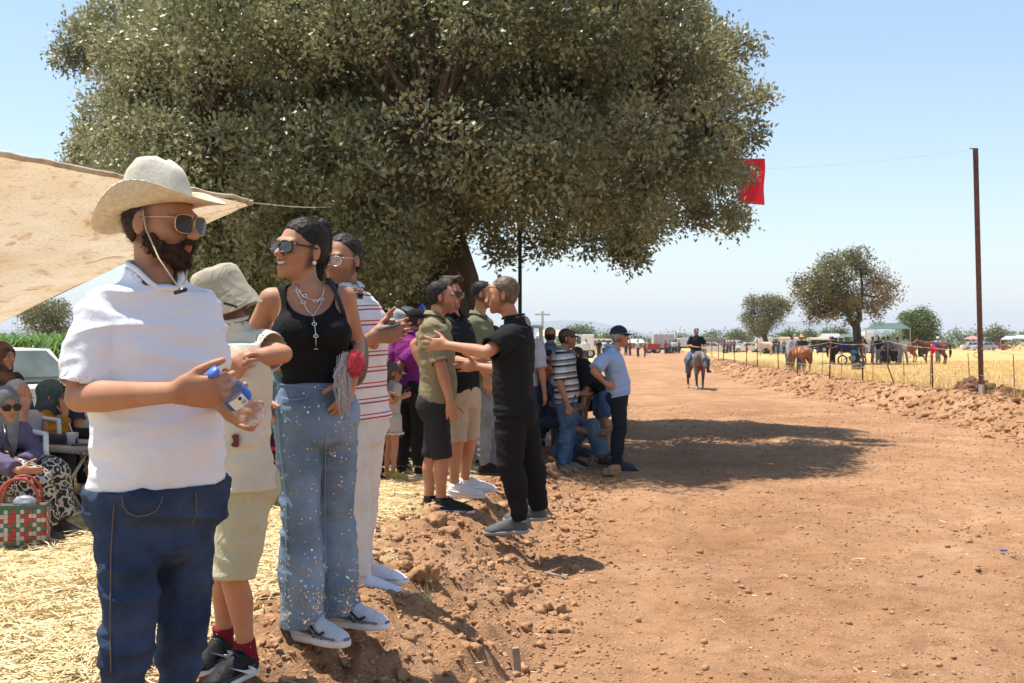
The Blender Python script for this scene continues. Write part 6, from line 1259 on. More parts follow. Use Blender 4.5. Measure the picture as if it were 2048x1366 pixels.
s = Hum('rider in black shirt, jeans and black helmet on the grey horse', b+Fw*.02, 1.72, 8, .018, sk='brown', seat=1.47); J = s.J
J['pel'] = L(0, -.02, 1.44); J['nk'] = J['pel']+U3*.5; J['hd'] = J['nk']+U3*.17+Fw*.03
for k, g in (('R', 1), ('L', -1)):
    J['hp'+k] = J['pel']+Rt*.1*g; J['kn'+k] = L(.37*g, .3, 1.1); J['an'+k] = L(.4*g, .1, .72); J['sh'+k] = J['nk']-U3*.04+Rt*.19*g; s.arm(k, J['sh'+k]+Rt*.12*g-U3*.26+Fw*.02, J['nk']+Fw*.32-U3*.36+Rt*.1*g)
s.skin(stubble=.8); s.top(cloth('navy_black_shirt', (.015, .016, .022)), .022, 0, .85, 'polo'); s.legsw(mat('blue_denim', (.075, .135, .22), .9), 1.9, .02, .02); s.shoes(BLACK_RUB, BLACK_RUB)
f = SDF(.015); R, F, U = s.headframe(); f.ell(s.hp(0, -.012, .05), A(.098, .122, .1), np.array([R, F, U]), 0); f.plane(s.hp(0, 0, .03), -U); V, Q = f.mesh(); o = mk('helmet', V, Q, mat('helmet_shell', (.012, .012, .014), .2, spec=.7), s.t); MB().plate([s.hp(-.07, .1, .05), s.hp(.07, .1, .05), s.hp(.05, .16, .04), s.hp(-.05, .16, .04)], U, .008).build('visor', mat('visor_white', (.5, .5, .5), .4), o)
horse('chestnut horse seen from behind beyond the fence with an orange saddle cloth', gz(P(1602, 748, 47)), -166, 'chestnut', .82, .03, .75, cloth('orange_cloth', (.5, .2, .08)), mane=mat('chestnut_hair', (.13, .05, .025), .7))
horse('grey horse grazing just left of the chestnut horse', gz(P(1580, 744, 50)), -20, 'grey', .8, .035, 1.0)
horse('dark bay horse in blue blanket with its head behind the tree trunk', gz(P(1688, 728, 65)), 80, 'dark', .97, .035, .1, BLUE)
horse('bay horse in blue blanket standing side on at the right with a raised foreleg', gz(P(1868, 728, 65)), -92, 'bay', 1.0, .03, .35, BLUE, lift=True, mane=BLKH)
horse('brown horse half hidden behind the standing group', gz(P(1812, 724, 70)), -80, 'chestnut', .95, .04, .5)
horse('pale dun horse standing before the parked vans', gz(P(1530, 703, 112)), -80, 'pale', 1., .05, .2)
FC = {}
def fp(label, px, yf, D, yaw, tc, bc, h=.035, H=1.74, hat=None, pose=None, short=False, stance=.065, group=None, detail=True):
    b = gz(P(px, yf, D)); s = Hum(label, b, H, yaw, h, sk='brown', stance=stance, group=group)
    if pose == 'hip': s.armd('R', (.6, -.2, -.7), (-.7, .2, -.5)); s.armd('L', (.6, -.2, -.7), (-.7, .2, -.5))
    if pose == 'fold': s.armd('R', (.1, .3, -.9), (-.8, .6, .1)); s.armd('L', (.1, .3, -.9), (-.8, .6, .1))
    if pose == 'back': s.armd('R', (.3, -.4, -.8), (-.8, -.3, -.3)); s.armd('L', (.3, -.4, -.8), (-.8, -.3, -.3))
    s.skin(brow=False); cm = lambda c: cloth('wear_%02d%02d%02d' % tuple(int(99*v) for v in c), c, 0)
    if hat: (s.cap(cm(hat[1])) if hat[0] == 'cap' else s.brimhat(cm(hat[1])))
    else: s.hair('black')
    s.top(cm(tc), .022, -.01, .8, 'none', .004, cap=False); s.legsw(cm(bc), 1. if short else 1.93, .025, .03); s.shoes(BLACK_RUB, BLACK_RUB) if detail else None; return s
fp('man in straw hat and dark shirt behind the chestnut horse', 1603, 742, 47.4, 10, (.03, .03, .035), (.06, .11, .2), hat=('brim', (.5, .33, .14)))
fp('man in blue and white striped shirt leaning by the chestnut horse', 1583, 740, 50, 60, (.3, .36, .47), (.05, .05, .06))
fp('person in black with hands behind the back beside the dark bay horse', 1665, 728, 64, 150, (.015, .015, .016), (.015, .015, .016), pose='back')
G = [(1745, 728, 66, 60, (.3, .31, .38), (.2, .2, .21), None, 'person in white and navy top leftmost of the group by the trunk'), (1757, 729, 65, 140, (.02, .02, .022), (.3, .3, .29), None, 'man in black tee and pale grey trousers in the group by the trunk'), (1767, 726, 68, 100, (.35, .35, .34), (.05, .05, .05), None, 'person in grey top half hidden in the group'),
     (1776, 728, 66, 170, (.12, .18, .23), (.03, .03, .04), None, 'tall man in slate blue shirt seen from behind in the group'), (1795, 727, 66, 200, (.35, .31, .25), (.4, .37, .32), None, 'man in beige shirt and beige trousers in the group'), (1808, 730, 64, 185, (.46, .47, .38), (.3, .3, .3), 'hip', 'man in pale green tee standing with legs apart and hands on hips')]
for px, yf, D, yaw, a, c, po, lab in G: fp(lab, px, yf, D, yaw, a, c, pose=po, stance=.13 if po else .065, group='men gathered by the field tree')
fp('man in white cap and white shirt behind the bay horse', 1876, 724, 67, -60, (.6, .58, .55), (.2, .2, .22), hat=('cap', (.7, .7, .7)))
def squat():
    for px, lab in ((1771, 'person in black crouching in front of the group by the trunk'), (1787, 'second person in black crouching right of the first')):
        b = gz(P(px, 729, 63.5)); s = Hum(lab, b, 1.7, 170, .04, seat=.35, sk='brown', lean=(.4, 0))
        for q in 'RL': s.J['kn'+q] = s.J['hp'+q]+s.F*.3+U3*.22+s.R*(.12 if q == 'R' else -.12); s.J['an'+q] = s.J['kn'+q]*A(1, 1, 0)-s.F*.15+U3*(b[2]+.075)
        s.skin(brow=False); s.hair('black'); s.top(BLK, .025, 0, .8, 'none', .003, cap=False); s.legsw(BLK, 1.9); s.shoes(BLACK_RUB, BLACK_RUB)
squat()
def motorbike():
    b = gz(P(1703, 726, 64)); t = thing('motorbike', 'blue and white motorbike parked left of the tree trunk', 'motorbike', b); ty = BLACK_RUB; bl = mat('blue_paint', (.03, .16, .35), .3)
    for dx in (-.55, .6):
        c = b+A(dx, 0, .31); o = MB().tube([c+A(.27*cos(a), 0, .27*sin(a)) for a in np.linspace(0, 2*pi, 17)[:-1]], .05, 8, closed=True).build('wheel', ty, t, True); MB().tube([c+A(0, -.04, 0), c+A(0, .04, 0)], .09, 10).build('rim', SILVER, o)
    MB().ball(b+A(.12, 0, .78), (.28, .13, .13), 8).build('tank', bl, t, True); MB().box(b+A(-.35, 0, .8), (.65, .22, .1), None, .04).build('seat', BLACKP, t, True); MB().ball(b+A(.05, 0, .42), (.22, .16, .2), 8).build('engine', GREY_RUB, t, True)
    MB().tube([b+A(.6, 0, .31), b+A(.42, 0, .95)], .035, 6).build('fork', SILVER, t, True); MB().tube([b+A(.4, -.35, 1.05), b+A(.42, 0, 1.0), b+A(.4, .35, 1.05)], .018, 6).build('handlebar', SILVER, t, True); MB().ball(b+A(-.62, 0, .72), (.16, .12, .07), 8).build('mudguard', mat('white_paint', (.7, .7, .7), .4), t, True); MB().tube([b+A(-.55, 0, .31), b+A(-.1, 0, .5), b+A(.3, 0, .45), b+A(.42, 0, .9)], .03, 6).build('frame', BLACKP, t, True)
motorbike()
p = gz(P(1715, 742, 52)); V, F = rocks(np.array([p+A(0, 0, .08)]), np.array([.24]), 3, 5); tag(mk('sack', V*1, F, mat('brown_sack', (.11, .075, .05), .9, .6, 20)), 'dark brown sack lying on the stubble below the trunk', 'sack')
def heap(px0, px1, yb, D, h, lab, seed):
    r = np.random.RandomState(seed); n = 240; x = r.uniform(P(px0, 0, D)[0], P(px1, 0, D)[0], n); y = D+r.uniform(-.5, .5, n); u = (x-x.min())/np.ptp(x); sz = .05+.1*r.rand(n)**2
    z = Hgt(x, y)+h*np.sin(pi*u)**.6*(1-((y-D)/.6)**2)*r.uniform(.4, 1, n); V, F = rocks(np.stack([x, y, z], -1), sz, 1, seed); tag(mk('earth_heap', V, F, mat('dark_earth', (.17, .085, .045), .95, .7, 30, .3)), lab, 'earth heap', kind='stuff')
heap(1920, 1990, 800, 24.3, .34, 'heap of darker dug earth behind the tall pole', 4); heap(1985, 2062, 800, 23.5, .26, 'second heap of dug earth right of the tall pole', 5)
# ============================================================ VEHICLES AND STALLS AT THE FAR END
GLASS = mat('dark_glass', (.04, .05, .055), .08, spec=.7, var=.1); GLASSL = mat('pale_glass', (.13, .16, .16), .07, spec=.8, var=.15, vs=3); TYRE = BLACK_RUB; paint = lambda n, c, r=.35: mat('paint_'+n, c, r, 0, 10, .04, 3, .5)
WP = paint('white', (.72, .72, .71)); GP = paint('grey', (.4, .4, .4)); RP = paint('red', (.42, .03, .03)); TAN = cloth('tan_canvas', (.42, .31, .19), .3, vs=2, var=.12); DK = mat('dark_interior', (.02, .02, .02), .9)
def wheel(t, c, r, ax=(0, 1, 0), w=.2):
    a = unit(ax); c = np.asarray(c, float); o = MB().tube([c-a*w/2, c-a*w*.3, c+a*w*.3, c+a*w/2], [r*.9, r, r, r*.9], 16).build('wheel', TYRE, t, False); MB().tube([c-a*w*.53, c+a*w*.53], r*.55, 12).build('rim', GP, o)
def truck(label, px0, px1, yt, D, mb=WP, mc=WP, cab=-1, cabf=.25, floor=.75, cat='truck', rib=0, top=None, W=2.2, group='vehicles parked at the far end'):
    x0, x1 = P(px0, 0, D)[0], P(px1, 0, D)[0]; b = gz(A((x0+x1)/2, D, 0)); zt = P(0, yt, D)[2]; z0 = b[2]+floor; t = thing('truck' if cat == 'truck' else cat.replace(' ', '_'), label, cat, b, group); L = x1-x0; cl = L*cabf; s = cab
    bx0, bx1 = (x0+cl, x1) if s < 0 else ((x0, x1-cl) if s > 0 else (x0, x1)); cx = (bx0+bx1)/2
    body = MB().box(A(cx, D, (z0+zt)/2), (bx1-bx0, W, zt-z0), None, .05).build('cargo_box', mb, t)
    if rib:
        for i in range(rib): MB().box(A(lerp(bx0, bx1, (i+.5)/rib), D-W/2-.02, (z0+zt)/2), (.08, .04, zt-z0-.1)).build('rib', GP, body)
    if top is not None:
        n = 9; V = [A(x, D+W*.53*cos(a), zt+.35*sin(a)) for x in (bx0-.1, bx1+.1) for a in np.linspace(0, pi, n)]; mk('canvas_top', V, [(i, i+1, n+i+1, n+i) for i in range(n-1)]+[tuple(range(n)), tuple(range(n, 2*n))], top, t, False)
    if s:
        cx = (x0+cl/2) if s < 0 else (x1-cl/2); ch = min(zt, b[2]+2.3); e = s*cl/2; pr = [(-e, .45), (e, .45), (e, 1.2), (e*.72, ch-b[2]), (-e, ch-b[2])]; o = MB().plate([A(cx+p, D, b[2]+z) for p, z in pr], A(0, 1, 0), W*.94).build('cab', mc, t)
        MB().plate([A(cx+p, D-W*.47-.015, b[2]+z) for p, z in ((-e*.6, 1.3), (e*.75, 1.3), (e*.55, ch-b[2]-.2), (-e*.6, ch-b[2]-.2))], A(0, 1, 0), .02).build('window', GLASS, o)
    MB().box(A((x0+x1)/2, D, b[2]+.6), (L*.96, W*.6, .2)).build('chassis', DK, t)
    for x in ((x0+L*.16), (x1-L*.2)):
        for y in (-1, 1): wheel(t, A(x, D+y*W*.42, b[2]+.45), .45, w=.28)
    return t
def car(label, loc, yaw, m, L=4.1, W=1.62, H=1.42, gl=GLASS, name='car', group=None, est=False):
    b = np.asarray(loc, float); t = thing(name, label, 'car', b, group); Fw, Rt = fr(yaw); q = L/4.1; T = lambda x, y, z: b+Rt*x+Fw*y*q+U3*z*(H/1.42)
    def slab(pr, ws, nm, mm, par=t):
        n = len(pr); V = [T(-w_/2, y, z) for (y, z), w_ in zip(pr, ws)]+[T(w_/2, y, z) for (y, z), w_ in zip(pr, ws)]; mb = MB().add(V, [tuple(range(n)), tuple(range(2*n-1, n-1, -1))]+[(i, n+i, n+(i+1) % n, (i+1) % n) for i in range(n)]); return mb.build(nm, mm, par)
    low = [(-2.03, .32), (-2.08, .55), (-2.02, .86), (-1.3, .93), (.8, .93), (1.75, .8), (2.02, .68), (2.06, .4), (1.95, .25), (-1.95, .25)]; body = slab(low, [W*.96]+[W]*6+[W*.96]*3, 'car_body', m)
    bk = -1.85 if est else -1.55; cab = [(bk, .93), (bk+.5 if not est else bk+.25, 1.4), (.15, 1.42), (.95, .93)]; slab(cab, [W*.94, W*.78, W*.78, W*.94], 'cabin', m)
    for s in (-1, 1):
        for (y0, y1, y2, y3) in ((bk+.28, bk+.62, -.52, -.52), (-.45, -.45, .08, .66)):
            e = lambda y, z, w_: T(s*(w_/2+.008), y, z); MB().plate([e(y0, .97, W*.935), e(y3, .97, W*.935), e(y2, 1.34, W*.80), e(y1, 1.34, W*.80)], Rt, .012).build('window', gl, body)
        for y in (-1.28, 1.3): wheel(t, T(s*(W/2-.09), y, .3), .3, Rt, .19)
        MB().box(T(s*.6, 2.045, .62), (.3, .04, .14), np.array([Rt, Fw, U3])).build('headlight', GLASSL, body); MB().box(T(s*.62, -2.075, .72), (.26, .04, .2), np.array([Rt, Fw, U3])).build('tail_light', RP, body)
    for (ya, za, yb, zb) in ((bk-.01, .99, bk+(.47 if not est else .24), 1.36), (.93, .99, .19, 1.37)):
        w0, w1 = W*.42, W*.345; n = unit(np.cross(Rt, T(0, yb, zb)-T(0, ya, za))); n = n if n[2] > 0 else -n; MB().plate([T(-w0, ya, za)+n*.012, T(w0, ya, za)+n*.012, T(w1, yb, zb)+n*.012, T(-w1, yb, zb)+n*.012], n, .012).build('windscreen', gl, body)
    MB().box(T(0, -2.1, .42), (W*.9, .08, .14), np.array([Rt, Fw, U3]), .02).build('bumper', GP, t); return t
VG = 'vehicles parked at the far end'
truck('big pale box truck with dark open end behind the red trailer', 1305, 1346, 668, 140, paint('pale', (.5, .5, .5)), WP, 0, rib=4); truck('low red trailer in front of the big box truck', 1293, 1318, 687, 138, RP, RP, 0, floor=.5, cat='trailer')
truck('long white truck behind the rider', 1345, 1400, 676, 150, WP, WP, -1, .14); truck('dark stock trailer right of the rider', 1399, 1413, 678, 146, mat('dark_wood_slats', (.09, .075, .06), .9), WP, 0, rib=3, cat='trailer')
truck('brown slatted livestock lorry behind the white hatchback', 1412, 1452, 676, 152, mat('slatted_wood', (.22, .17, .12), .9), GP, 1, .2, rib=9); truck('small white box truck with blue edge', 1454, 1479, 680, 150, WP, WP, 1, .3)
truck('white box van left of the lopsided tree', 1514, 1558, 675, 140, WP, WP, 1, .35, .5); truck('white minibus with tan roof cover', 1558, 1606, 679, 138, WP, WP, 1, .3, .5, top=TAN); truck('tan canvas covered truck open at the side', 1609, 1652, 680, 136, DK, GP, -1, .2, top=TAN); truck('white truck partly behind the half dry tree', 1716, 1742, 664, 130, WP, WP, -1, .3)
truck('white box truck beside the tan marquee', 1150, 1186, 669, 95, WP, WP, -1, .35); truck('white lorry near the canopies at left', 1128, 1152, 668, 110, WP, WP, 1, .3)
for px, D, yaw, lab in ((1428, 132, 80, 'white hatchback beside the start of the rope fence'), (1492, 142, -85, 'white car left of the lopsided tree'), (1506, 146, 90, 'second white car half hidden behind its neighbour'), (1552, 128, 70, 'white pickup sized car before the box van')): car(lab, gz(P(px, 700, D)), yaw, WP, group=VG)
for px, D, yaw, m, lab in ((1948, 178, 85, WP, 'white car under the pink parasol'), (1968, 176, -85, paint('pale_blue', (.35, .4, .5)), 'pale blue car right of the white one'), (1992, 180, 80, RP, 'red car at the orchard edge')): car(lab, gz(P(px, 690, D)), yaw, m, group='cars parked before the orchard')
def parasol(px, D, yt, m, lab, r=1.5):
    b = gz(P(px, 690, D)); zt = P(0, yt, D)[2]; t = thing('parasol', lab, 'parasol', b); MB().tube([b, A(b[0], b[1], zt)], .04, 6).build('pole', GP, t); n = 10; V = [A(b[0], b[1], zt)]+[A(b[0]+r*cos(2*pi*i/n), b[1]+r*sin(2*pi*i/n), zt-.55) for i in range(n)]; mk('canopy', V, [(0, 1+i, 1+(i+1) % n) for i in range(n)], m, t, False)
parasol(1946, 168, 671, cloth('pink_canvas', (.6, .22, .22)), 'pink parasol over the cars at the orchard')
def stall(label, px0, px1, yt, ye, D, m, posts=True, W=2.6, cat='canopy', group=None, gable=True):
    x0, x1 = P(px0, 0, D)[0], P(px1, 0, D)[0]; b = gz(A((x0+x1)/2, D, 0)); zt, ze = P(0, yt, D)[2], P(0, ye, D)[2]; t = thing(cat.replace(' ', '_'), label, cat, b, group); i = min((x1-x0)*.12, .5)
    V = [A(x0, D-W/2, ze), A(x1, D-W/2, ze), A(x1, D+W/2, ze), A(x0, D+W/2, ze), A(x0+i, D, zt), A(x1-i, D, zt)]; mk('roof', V, [(0, 1, 5, 4), (2, 3, 4, 5), (1, 2, 5), (3, 0, 4)], m, t, False)
    for x in (x0+.05, x1-.05):
        for y in (-1, 1): MB().tube([A(x, D+y*W*.47, b[2]), A(x, D+y*W*.47, ze)], .035, 6).build('post', GP, t)
    return t, x0, x1, b
t, x0, x1, b = stall('stand with green pitched roof behind the gathered men', 1740, 1811, 646, 658, 92, mat('green_roof', (.075, .13, .11), .75), cat='stand')
MB().box(A((x0+x1)/2, 92, b[2]+1.1), (x1-x0-.2, 2., 1.1)).build('counter', mat('grey_boards', (.24, .23, .22), .9), t)
stall('grey shed roof left of the half dry tree', 1640, 1682, 667, 675, 150, mat('shed_roof', (.35, .36, .36), .7), cat='shed'); stall('dark open shed beside the half dry tree', 1682, 1712, 668, 674, 140, mat('dark_green_roof', (.1, .16, .13), .7), cat='shed')
stall('long brown marquee behind the blue shirt', 1180, 1222, 677, 681, 120, mat('brown_canvas', (.27, .2, .13), .9), cat='marquee'); stall('pale grey awning behind the navy cap', 1212, 1292, 678, 686, 120, mat('grey_canvas', (.42, .42, .4), .9), cat='marquee')
stall('white canopy with orange stripes behind the denim shirt', 1072, 1135, 660, 672, 52, cloth('orange_white_canvas', (.72, .68, .62), stripes=[], col2=(.6, .25, .1), vs=1.2)); stall('pale silver tunnel at the far right edge', 2008, 2035, 672, 679, 170, mat('silver_sheet', (.5, .5, .5), .6), cat='tunnel'); stall('second silver tunnel at the far right edge', 2030, 2060, 670, 677, 168, mat('silver_sheet', (.5, .5, .5), .6), cat='tunnel')
stall('dark grey folded awning on a frame right of the trunk', 1060, 1086, 650, 656, 24, mat('dark_awning', (.05, .05, .055), .7), W=1.2, cat='awning')
FARC = [(.6, .6, .6), (.4, .05, .06), (.03, .03, .04), (.1, .15, .25), (.45, .4, .3), (.55, .55, .6), (.2, .2, .22), (.02, .02, .02)]
r_ = np.random.RandomState(12); lst = [(1276, 101, 0, 'person in white with a green cap at the left side of the far track'), (1290, 101, 1, 'person in red walking at the left side of the far track'), (1238, 92, 5, 'person with raised arms left of the far track'), (1172, 70, 0, 'man in white shirt seen past the black hat'), (1198, 95, 2, 'dark figure left of the far crowd'), (1208, 98, 5, 'pale figure in the far crowd'), (1346, 128, 5, 'pale shirted figure left of the rider'), (1352, 130, 0, 'white shirted figure left of the rider'), (1339, 130, 6, 'grey figure by the box truck'), (1358, 132, 3, 'blue figure close to the rider'),
    (1448, 128, 2, 'dark figure by the livestock lorry'), (1455, 126, 3, 'blue shirted figure by the livestock lorry'), (1461, 129, 1, 'red figure by the livestock lorry'), (1468, 127, 7, 'black figure by the small box truck'), (1547, 118, 7, 'black figure right of the dun horse'), (1556, 120, 2, 'dark figure right of the lopsided tree'), (1568, 116, 6, 'grey figure before the minibus'), (1612, 110, 7, 'black figure before the canvas truck'), (1635, 120, 2, 'dark figure in the canvas truck shade'), (1730, 100, 4, 'beige figure beyond the trunk'), (1222, 110, 4, 'beige figure under the awning'), (1252, 112, 2, 'dark figure under the awning'), (1260, 114, 1, 'red figure under the awning'), (1331, 126, 1, 'small red clad figure by the red trailer')]
for px, D, c, lab in lst: fp(lab, px, 700, D, r_.uniform(-180, 180), FARC[c], (.05, .06, .09), .05, detail=False, group='people at the far end')
def upole(px, yt, D, lab):
    b = gz(P(px, 690, D)); zt = P(0, yt, D)[2]; t = thing('utility_pole', lab, 'utility pole', b); MB().tube([b, A(b[0], b[1], zt)], [.15, .1], 6).build('pole', GP, t); MB().box(A(b[0], b[1], zt-.3), (1.3, .12, .12)).build('crossarm', GP, t)
upole(1085, 622, 90, 'grey utility pole with crossarm above the canopies'); upole(1222, 655, 190, 'faint distant utility pole'); upole(1998, 650, 230, 'thin distant pole above the orchard')
# ============================================================ THE SHADED CORNER AT LEFT
def tarp():
    A2, A1, B = A(-9.5, 6.2, 3.15), P(-20, 306, 7.1), P(500, 405, 8.6); C1 = P(-20, 655, 13.2); C2 = A(-12.5, 13.2, 1.5); n, k = 60, 24
    top = lambda s: lerp(A2, A1, s/.5) if s < .5 else lerp(A1, B, (s-.5)/.5); bot = lambda s: lerp(C2, C1, s/.5) if s < .5 else lerp(C1, B, (s-.5)/.5); V = []
    for i in range(n+1):
        s = i/n
        for j in range(k+1):
            t = j/k; p = lerp(top(s), bot(s), t); p = p-A(0, 0, .22*sin(pi*t)*sin(pi*min(1, s))*(1-s*.5)); p[2] += .035*(vn(np.array([[s*9, t*22, 1.]]))[0]-.5)+.02*sin(t*30+s*9)*(1-abs(2*t-1)); V.append(p)
    m = bpy.data.materials.new('old_beige_tarp'); m.use_nodes = True; t = m.node_tree; L = t.links.new; N = t.nodes.new; b = t.nodes['Principled BSDF']; tc = N('ShaderNodeTexCoord')
    def noise(sc, dist=0, st=None, det=6):
        q = N('ShaderNodeTexNoise'); q.inputs['Scale'].default_value = sc; q.inputs['Detail'].default_value = det; q.inputs['Distortion'].default_value = dist; src = tc.outputs['Object']
        if st: mp = N('ShaderNodeMapping'); mp.inputs['Scale'].default_value = st; mp.inputs['Rotation'].default_value = (0, 0, .5); L(src, mp.inputs[0]); src = mp.outputs[0]
        L(src, q.inputs['Vector']); return q.outputs[0]
    def mixc(f, a, c, lo, hi):
        r = N('ShaderNodeMapRange'); r.inputs[1].default_value = lo; r.inputs[2].default_value = hi; L(f, r.inputs[0]); x = N('ShaderNodeMix'); x.data_type = 'RGBA'; L(r.outputs[0], x.inputs[0]); (L(a, x.inputs[6]) if not isinstance(a, tuple) else setattr(x.inputs[6], 'default_value', (*a, 1))); x.inputs[7].default_value = (*c, 1); return x.outputs[2]
    c1 = mixc(noise(1.1), (.66, .55, .41), (.54, .39, .23), .42, .75); c2 = mixc(noise(2.3, 2.), c1, (.36, .18, .06), .56, .74); c3 = mixc(noise(9, 3, (1, 4, 4)), c2, (.33, .2, .09), .6, .68); c4 = mixc(noise(30, 2), c3, (.34, .21, .1), .62, .68)
    L(c4, b.inputs['Base Color']); b.inputs['Roughness'].default_value = .8; tl = N('ShaderNodeBsdfTranslucent'); L(c4, tl.inputs[0]); ms = N('ShaderNodeMixShader'); ms.inputs[0].default_value = .42; L(b.outputs[0], ms.inputs[1]); L(tl.outputs[0], ms.inputs[2]); L(ms.outputs[0], t.nodes['Material Output'].inputs[0])
    bu = N('ShaderNodeBump'); bu.inputs['Strength'].default_value = .5; bu.inputs['Distance'].default_value = .02; L(noise(14, 1, (1, 5, 5)), bu.inputs['Height']); L(bu.outputs[0], b.inputs['Normal']); L(bu.outputs[0], tl.inputs['Normal'])
    T = thing('tarp', 'old beige stained tarpaulin stretched as a sunshade at upper left', 'tarp', A(-5, 8.5, 2)); mk('sheet', V, [(i*(k+1)+j, i*(k+1)+j+1, (i+1)*(k+1)+j+1, (i+1)*(k+1)+j) for i in range(n) for j in range(k)], m, T)
    hm = mat('pale_hem', (.6, .5, .4), .9, .6, 40, .15, 6, col2=(.36, .25, .16)); r = np.random.RandomState(1)
    MB().tube([top(s)+A(0, 0, .012+.006*r.randn()) for s in np.linspace(0, 1, 50)], [.03*(1-.6*s)+.005*r.rand() for s in np.linspace(0, 1, 50)], 9).build('rolled_hem', hm, T, True); MB().tube([bot(s) for s in np.linspace(0, 1, 40)], .006, 6).build('edge_cord', hm, T, True)
    MB().tube([lerp(B, P(740, 398, 15.5), s)-A(0, 0, .08*sin(pi*s)) for s in np.linspace(0, 1, 10)], .0045, 5).build('tie_rope', hm, T, True); MB().ball(B, (.035, .025, .025), 6).build('knot', hm, T, True)
tarp()
car('white hatchback parked under the tarp before the corn', gz(P(-60, 800, 15.2)), -128, paint('cream_white', (.66, .68, .67)), 4.1, 1.62, 1.36, GLASSL)
def chair(loc, yaw, m, lab, group='plastic chairs', arms=True):
    b = np.asarray(loc, float); t = thing('plastic_chair', lab, 'chair', b, group); Fw, Rt = fr(yaw); T = lambda x, y, z: b+Rt*x+Fw*y+U3*z; X = np.array([Rt, Fw, U3])
    MB().box(T(0, 0, .43), (.44, .43, .035), X, .015).build('seat', m, t, True)
    V = [T(.22*u*(1-.15*v), -.2-.1*v+.05*u*u, .45+.42*v) for v in np.linspace(0, 1, 6) for u in np.linspace(-1, 1, 7)]; V += [p-Fw*.02 for p in V]; F = [(o+i*7+j, o+i*7+j+1, o+(i+1)*7+j+1, o+(i+1)*7+j) for o in (0, 42) for i in range(5) for j in range(6)]; F += [(35+j, 36+j, 78+j, 77+j) for j in range(6)]+[(i*7+e, (i+1)*7+e, 42+(i+1)*7+e, 42+i*7+e) for i in range(5) for e in (0, 6)]; mk('backrest', V, F, m, t)
    for x in (-.2, .2):
        for y in (-.18, .19): MB().tube([T(x*1.12, y*1.15, 0), T(x, y, .43)], [.017, .026], 7).build('leg', m, t, True)
        if arms: MB().tube([T(x*1.15, .17, .42), T(x*1.2, .15, .64), T(x*1.2, -.15, .66), T(x, -.23, .68)], .02, 7).build('armrest', m, t, True)
BLP = mat('blue_chair_plastic', (.02, .12, .33), .35, spec=.4); WHP = mat('white_chair_plastic', (.62, .62, .6), .4, spec=.4); RDP = mat('red_chair_plastic', (.5, .02, .03), .4, spec=.4)
def seated(label, px, D, yaw, H=1.65, seat=.55, hat=None, ch=None, chl='', **k):
    b = P(px, 0, D)*A(1, 1, 0); b[2] = Z(b[0], b[1])
    s = Hum(label, b, H, yaw, k.pop('h', .009), seat=seat, **k)
    if ch is not None: chair(b+s.F*.05, yaw, ch, chl)
    return s
def scarf(s, m, name='headscarf', front=True):
    R, F, U = s.headframe(); X = np.array([R, F, U]); h = s.hs; f = SDF(s.h); f.ell(s.hp(0, -.02, .03), A(.095, .12, .112)*h, X, .02); f.ell(s.hp(0, -.02, -.08), A(.085, .095, .09)*h, X, .04)
    f.chain([s.hp(0, -.03, -.14), s.hp(0, .03, -.19), s.hp(0, .05, -.30)], [.085*h, .075*h, .05*h], .04)
    f.ell(s.hp(0, .115, -.02), A(.06, .085, .088)*h, X, .01, 's'); V, Q = f.mesh(); V = relax(V, Q); N = vnorm(V, Q); V = folds(V, N, .006, (14, 14, 8), 4); mk(name, V, Q, m, s.t)
